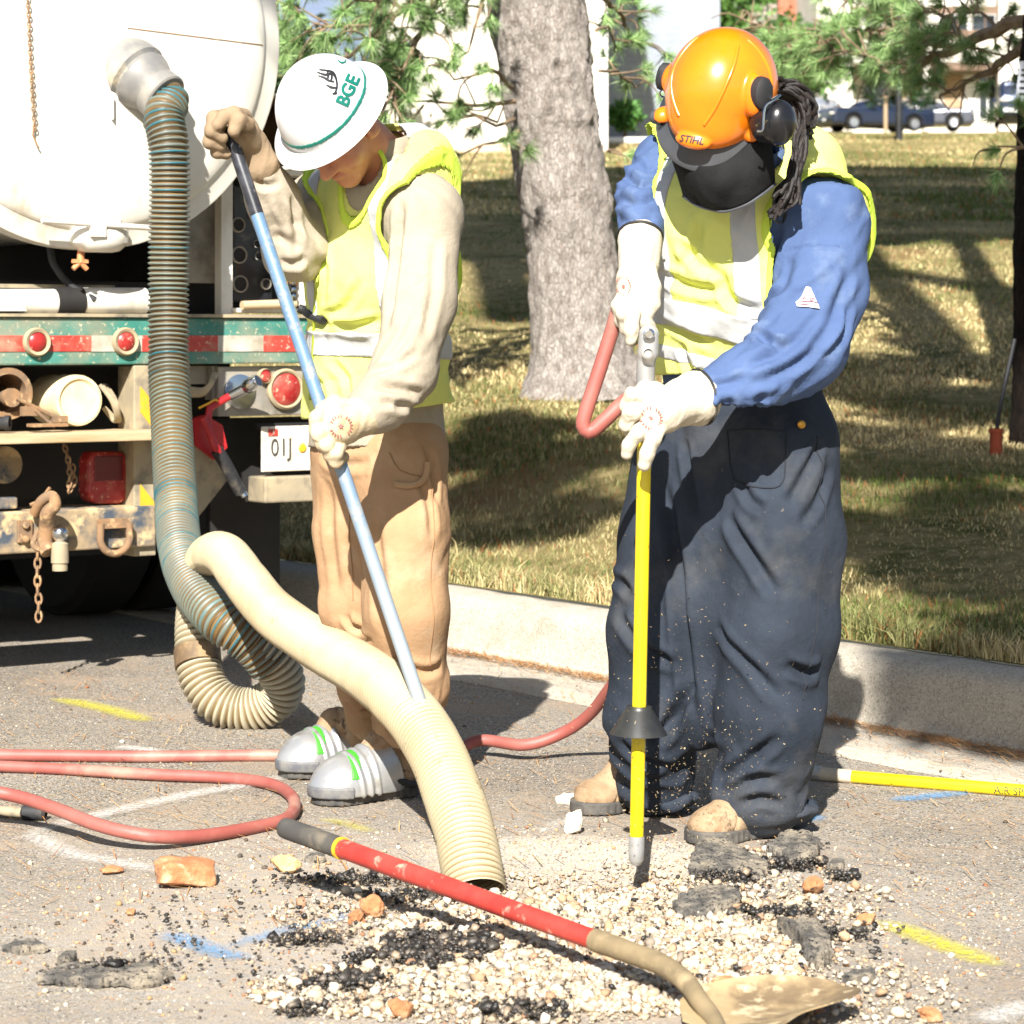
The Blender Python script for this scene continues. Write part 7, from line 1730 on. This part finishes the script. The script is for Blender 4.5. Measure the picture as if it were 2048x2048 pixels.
def seam(name, f, disp, pix, r_, mat, par, d0, d1, lift=.001):
    p = march(f, [q[0] for q in pix], [q[1] for q in pix], d0, d1); p = resample(catmull(p, 6), .008); p = p - grad(f, p) * f(p)[:, None]
    p = p + grad(f, p) * (disp(p)[:, None] + lift); return MB().sweep(p, r_, 6).make(name, mat, par, True)
M_SEAM2 = pmat('navy_seam', hx('#1b1f27'), rough=.9); M_SEAM1 = pmat('brown_seam', hx('#8f6e4e'), rough=.9)
for pl_ in ([(1455, 860), (1462, 930), (1470, 960)], [(1470, 960), (1500, 972), (1548, 976), (1566, 962), (1570, 930), (1572, 868)], [(1455, 862), (1510, 858), (1572, 864)], [(1640, 870), (1650, 1000), (1648, 1150), (1632, 1300), (1610, 1400)]): seam('seam', trou2, tr2_fold, pl_, .0018, M_SEAM2, tr2, 4.8, 6.0)
for pl_ in ([(845, 890), (862, 960), (868, 1060), (864, 1200), (858, 1330)], [(778, 905), (800, 940), (850, 955)], [(690, 960), (700, 1080), (708, 1200)]): seam('seam', trou1, tr1_fold, pl_, .0016, M_SEAM1, tr1, 5.2, 6.5)
# vest
vest2 = isec(cut(vb2, *holes2), half(A(T2[1][0], T2[1][1], P(0, 742, 5.5)[2]), A(.05, 0, -1)))
CR_V2 = creases(vb2, [(.012, .011, [(1315, 540), (1380, 575), (1450, 580)]), (.013, .011, [(1440, 540), (1462, 600), (1520, 622)]), (.010, .011, [(1300, 610), (1360, 660), (1430, 690)]), (.009, .011, [(1350, 480), (1400, 530), (1440, 545)]), (.009, .01, [(1360, 690), (1375, 730), (1380, 760)]), (.009, .012, [(1400, 430), (1390, 490), (1360, 540)])], 4.8, 6.0)
def v2_fold(p): return CR_V2(p) + folds(p, [(A(.5, 0, 1), 2.2, 10, .006, 63), (A(.9, .3, -.35), 2.2, 13, .006, 64)])
ve2 = sdf('vest', vest2, .0055, M_VEST, p2, v2_fold, gf=vb2)
upz = half(A(0, 0, P(0, 640, 5.5)[2]), A(0, 0, -1))
strip('reflective_strip', vest2, P(1492, 480, 5.34), nrm(LF), .026, .003, v2_fold, ve2, (upz,))
strip('reflective_strip', vest2, P(1322, 420, 5.45), nrm(LF), .024, .003, v2_fold, ve2, (upz,))
strip('reflective_strip', vest2, P(1405, 640, 5.38), nrm(A(.26, 0, 1)), .029, .005, v2_fold, ve2)
strip('reflective_strip', vest2, P(1440, 735, 5.38), nrm(A(.3, 0, 1)), .014, .003, v2_fold, ve2)
pp = isec(grow(vb2, .004), cap(T2[2], T2[3], .5, .5)); pip = lambda p: np.maximum(np.maximum(np.abs(vb2(p) + .002) - .0075, np.abs(np.minimum.reduce([h(p) for h in holes2[:5]])) - .006), (A(0, 0, P(0, 742, 5.5)[2])[2] - p[:, 2])); pip.bb = vb2.bb
sdf('piping', pip, .0042, M_VEDGE, ve2, v2_fold, newton=2, gf=vb2)
pip1 = lambda p: np.maximum(np.maximum(np.abs(vb1(p) + .002) - .007, np.abs(np.minimum.reduce([h(p) for h in arm_hole1 + neck_hole1[1:2]])) - .0055), hemz + .02 - p[:, 2]); pip1.bb = vb1.bb
sdf('piping', pip1, .0042, M_VEDGE, ve1, v1_fold, newton=2, gf=vb1)
# boots
bt = boot(p2, P(1560, 1668, 5.53), G(1384, 1688), an2l, M_BOOT, wid=.056)[0]
bt = boot(p2, P(1330, 1625, 5.86), G(1152, 1628), an2r, M_BOOT, wid=.056)[0]
# gloves
def LNd(v, dd): p = LN(v); return p + A(0, dd, 0)
f2l = [chain(PP((1300, 792, 5.17), (1266, 790, 5.145), (1256, 812, 5.16), (1262, 834, 5.19)), [.0175, .0165, .016, .0135], .006),
       chain(PP((1298, 822, 5.155), (1262, 826, 5.13), (1254, 850, 5.145), (1264, 868, 5.17)), [.0175, .0165, .0155, .0135], .006),
       chain(PP((1306, 842, 5.14), (1276, 866, 5.115), (1258, 890, 5.125), (1254, 908, 5.13)), [.017, .0155, .0145, .0125], .006),
       chain(PP((1320, 850, 5.14), (1306, 878, 5.12), (1294, 908, 5.125), (1288, 930, 5.13)), [.018, .0165, .0155, .0135], .006),
       chain(PP((1338, 802, 5.17), (1310, 780, 5.18), (1290, 776, 5.19), (1272, 786, 5.2)), [.019, .017, .015, .0125], .006)]
g2l, g2lf = glove('glove', p2, M_WHITEG, [ell(P(1322, 824, 5.15), (.044, .034, .042)), cap(P(1330, 822, 5.16), P(1372, 800, 5.195), .042, .046), cap(P(1366, 802, 5.19), P(1390, 797, 5.205), .048, .058)], f2l)
g2l['label'] = 'white glove closed round the yellow barrel'
stamp(g2l, g2lf, 1302, 836, 21, 4.9, 5.4)
f2r = [chain(PP((1254, 580, 5.26), (1238, 612, 5.25), (1242, 640, 5.26), (1260, 650, 5.28)), [.017, .016, .015, .013], .006),
       chain(PP((1262, 588, 5.25), (1248, 628, 5.235), (1254, 655, 5.245), (1272, 662, 5.265)), [.017, .016, .015, .013], .006),
       chain(PP((1272, 590, 5.24), (1264, 630, 5.22), (1262, 660, 5.215), (1264, 682, 5.22)), [.0175, .0165, .0155, .0135], .006),
       chain(PP((1284, 585, 5.25), (1284, 620, 5.235), (1290, 645, 5.235), (1302, 655, 5.25)), [.0165, .0155, .0145, .012], .006),
       chain(PP((1296, 540, 5.27), (1304, 575, 5.25), (1304, 608, 5.24), (1296, 628, 5.235)), [.02, .018, .016, .013], .006)]
g2r, g2rf = glove('glove', p2, M_WHITEG, [ell(P(1266, 570, 5.265), (.036, .033, .05)), cap(P(1270, 555, 5.28), P(1276, 520, 5.33), .036, .038), cap(P(1278, 530, 5.325), P(1280, 482, 5.365), .041, .047)], f2r)
g2r['label'] = 'white gauntlet glove on the lance trigger'
stamp(g2r, g2rf, 1248, 572, 19, 4.9, 5.5, .7)
for g_, ce, ax2, rr_ in ((g2l, P(1392, 796, 5.206), nrm(P(1392, 796, 5.206) - P(1366, 802, 5.19)), .0585), (g2r, P(1280, 480, 5.366), nrm(P(1280, 482, 5.365) - P(1278, 530, 5.325)), .0475)):
    x_, y_, _ = basis(ax2); t_ = np.linspace(0, 2 * math.pi, 41); MB().sweep([ce + ax2 * .012 + (x_ * math.cos(a) + y_ * math.sin(a)) * rr_ for a in t_], .003, 6, False).make('cuff_binding', M_BLK, g_, True)
# helmet
Co = w2(0, .0, .035); wo = lambda *q: Co + R2 @ A(*q)
shell = smin([ell(wo(0, -.005, .0), (.116, .138, .128), R2), ell(wo(0, .085, -.008), (.072, .062, .05), R2)], .03)
sp_ = lambda u, v: march(shell, u, v, 4.8, 5.5)[0]
bosses = [ell(sp_(1508, 190), (.027, .026, .046)), ell(sp_(1502, 268), (.018, .018, .02)), ell(wo(-.104, .012, .022), (.02, .034, .03), R2), ell(wo(-.104, .075, -.03), (.02, .022, .018), R2)]
label_boss = ell(sp_(1386, 282), (.038, .018, .016), R2)
full_o = smin([shell] + bosses + [label_boss], .008)
full_o = isec(full_o, half(wo(0, .02, -.042), -(R2[:, 2] - .18 * R2[:, 1]))); full_o.bb = (Co - .18, Co + .18)
hel = sdf('helmet', full_o, .0035, M_HATO, p2)
for pl_ in ([(1476, 92), (1468, 130), (1450, 175), (1428, 220), (1408, 250)], [(1395, 75), (1362, 110), (1344, 150), (1345, 195), (1358, 232)], [(1496, 80), (1520, 105), (1538, 140), (1544, 170)]):
    pp_ = march(full_o, [q[0] for q in pl_], [q[1] for q in pl_], 4.8, 5.6); pp_ = resample(catmull(pp_, 6), .006); pp_ = pp_ - grad(full_o, pp_) * full_o(pp_)[:, None]; MB().sweep(pp_ - grad(full_o, pp_) * .001, .0042, 10).make('ridge', M_HATO, hel, True)
tv, tf = text2d('STIHL', 18, 1, .2, .4)
def proj(p): return CX + p[0] / p[1] * F, HOR - (p[2] - CH) / p[1] * F
decal('lettering', full_o, tv * A(1.05, 1, 1), tf, 1383, 280, -9, 4.9, 5.4, M_INK, hel, .0015)
for (c_, n_, r_) in ((sp_(1510, 186), grad(shell, sp_(1510, 186)[None])[0], .026), (wo(-.100, .012, .022), -R2[:, 0], .022)):
    MB().lathe([(0, .034), (.7 * r_, .034), (.95 * r_, .029), (r_, .02), (r_, 0)], c_, n_, 28, A(0, 0, 1), 1.35, .95).make('knob', M_BLK, hel, True)
for (c_, n_) in ((sp_(1507, 276), grad(shell, sp_(1507, 276)[None])[0]), (wo(-.102, .078, -.034), -R2[:, 0])):
    MB().lathe([(0, .026), (.012, .026), (.015, .02), (.015, 0)], c_, n_, 20).make('visor_pivot', M_VISOR, hel, True)
# visor: a bent peak round the front
V = []; nt, nrw = 40, 7
for lay in (0, 1):
    for i in range(nt):
        a = rad(-98 + 196 * i / (nt - 1)); e = max(0, math.cos(a * .82)) ** .7
        for j in range(nrw):
            k = j / (nrw - 1); rx = .112 + (.010 + .022 * e) * k; ry = .135 + (.012 + .028 * e) * k
            V.append(wo(math.sin(a) * rx, math.cos(a) * ry - .004, -.028 + .012 * math.cos(a) - (.012 + .036 * e) * k - .003 * lay))
iv = np.arange(2 * nt * nrw).reshape(2, nt, nrw); F_ = []
for i in range(nt - 1):
    for j in range(nrw - 1): F_ += [(iv[0, i, j], iv[0, i, j + 1], iv[0, i + 1, j + 1], iv[0, i + 1, j]), (iv[1, i, j], iv[1, i + 1, j], iv[1, i + 1, j + 1], iv[1, i, j + 1])]
    for j in (0, nrw - 1): F_.append((iv[0, i, j], iv[1, i, j], iv[1, i + 1, j], iv[0, i + 1, j]))
mb = MB(); mb.add(V, F_); mb.make('visor', M_VISOR, hel, True)
# black mask hanging below it
tp_ = catmull([P(u, v - 34, d) for u, v, d in ((1336, 335, 5.26), (1370, 355, 5.215), (1410, 366, 5.185), (1450, 357, 5.175), (1490, 326, 5.185), (1516, 296, 5.20), (1538, 288, 5.225))], 8)
bt_ = catmull([P(*q) for q in ((1366, 392, 5.30), (1392, 410, 5.265), (1420, 419, 5.235), (1452, 423, 5.215), (1492, 410, 5.20), (1526, 388, 5.205), (1551, 368, 5.235))], 8)
nm_, V = 14, []
for k in range(nm_):
    t_ = k / (nm_ - 1); row = tp_ * (1 - t_) + bt_ * t_; row[:, 1] -= .022 * math.sin(t_ * math.pi) ; V.append(row)
V = np.concatenate(V); V[:, 1] += folds(V, [(nrm(A(.8, 0, .35)), 4, 16, .007, 71), (nrm(A(.35, 0, 1)), 4, 18, .006, 73)]); ncol = len(tp_); i_ = np.arange(nm_ * ncol).reshape(nm_, ncol)
mk_ = mk('face_mask', V, np.stack([i_[:-1, :-1], i_[1:, :-1], i_[1:, 1:], i_[:-1, 1:]], -1).reshape(-1, 4), M_MASK, hel); so2 = mk_.modifiers.new('thick', 'SOLIDIFY'); so2.thickness = .004
MB().sweep(bt_ + A(0, -.002, 0), .0032, 6).make('mask_hem', M_VISOR, mk_, True)
# ear cups on wire arms
for (cpos, ax3) in ((P(1558, 246, 5.13), nrm(A(.62, -.72, -.1))), (w2(-.095, -.015, -.04), -R2[:, 0])):
    x3, y3, _ = basis(ax3); Rc = np.stack([ax3, x3, y3], 1)
    cupf = smin([ell(cpos, (.032, .036, .047), Rc), cap(cpos - ax3 * .03, cpos - ax3 * .012, .04, .040, A(0, 0, 1), 1.15)], .008)
    o = sdf('ear_cup', cupf, .0035, M_MUFF, hel)
    ax_s = 1 if ax3[0] > 0 else -1
    pw = [P(1530, 206, 5.13), P(1560, 190, 5.12), P(1548, 200, 5.10), P(1530, 215, 5.09), P(1526, 258, 5.09), P(1514, 262, 5.09)] if ax_s > 0 else [cpos + A(-.02, 0, .06), cpos + A(-.05, 0, .02), cpos + ax3 * .035]
    MB().sweep(catmull(pw, 4), .0026, 6).make('wire_arm', M_CHROME, o, True)
# dreadlocks
r = np.random.default_rng(19); mb = MB()
for k in range(85):
    j = lambda s=1.0: r.normal(0, s, 3) * A(.012, .022, .012)
    a = r.uniform(0, 1); long_ = r.random() < .68
    pth = [P(1538 + 16 * a, 158 + 22 * r.random(), 5.30) + j(.5), P(1572 + 22 * a, 172 + 20 * (1 - a), 5.31) + j(.6), P(1602 + 14 * a, 212 + 12 * r.random(), 5.32) + j(.7)]
    pth += [P(1598 + 8 * a, 285, 5.30) + j(.6), P(1588 + 6 * a, 340, 5.27) + j(.6), P(1565 + 10 * a, 385 + 30 * r.random(), 5.25) + j(.8)] if long_ else [P(1606 + 8 * a, 250 + 12 * r.random(), 5.32) + j(.8)]
    if long_ and r.random() < .4: pth.append(P(1544 + 8 * a, 420 + 14 * r.random(), 5.24) + j(.5))
    pt_ = resample(catmull(pth, 6), .006); mb.sweep(pt_, .0046 * (1 + .3 * vnoise(pt_ * 190, k)), 6)
mb.make('dreadlocks', M_HAIR, p2, True)
hb = isec(ell(w2(0, -.02, .02), (.09, .11, .1), R2), half(w2(0, .02, 0), R2[:, 1])); hb.bb = (C2 - .15, C2 + .15); sdf('hair', hb, .006, M_HAIR, p2)
# chips blown about the lance foot
n = 1500; x = r.normal(.36, .13, n); y = r.normal(5.28, .12, n); z = np.abs(r.normal(.12, .2, n)) + .02
d = r.normal(0, 1, (n, 3)); d /= np.linalg.norm(d, axis=1)[:, None]; L = r.uniform(.0007, .0032, n)[:, None]; w_ = np.cross(d, r.normal(0, 1, (n, 3))) * .00038; p = np.stack([x, y, z], 1)
V = np.stack([p - d * L - w_, p - d * L + w_, p + d * L + w_, p + d * L - w_], 1).reshape(-1, 3); o = mk('flying_chips', V, np.arange(4 * n).reshape(-1, 4), M_STONE, smooth=False, origin=A(.36, 5.3, 0)); setcol(o, np.repeat(palette(n, ['#8f7a5c', '#806a4c', '#a09478'], [1, 1, 1], r), 4, 0)); tag(o, 'tiny tan chips blown up by the air lance', 'dust', kind='stuff')
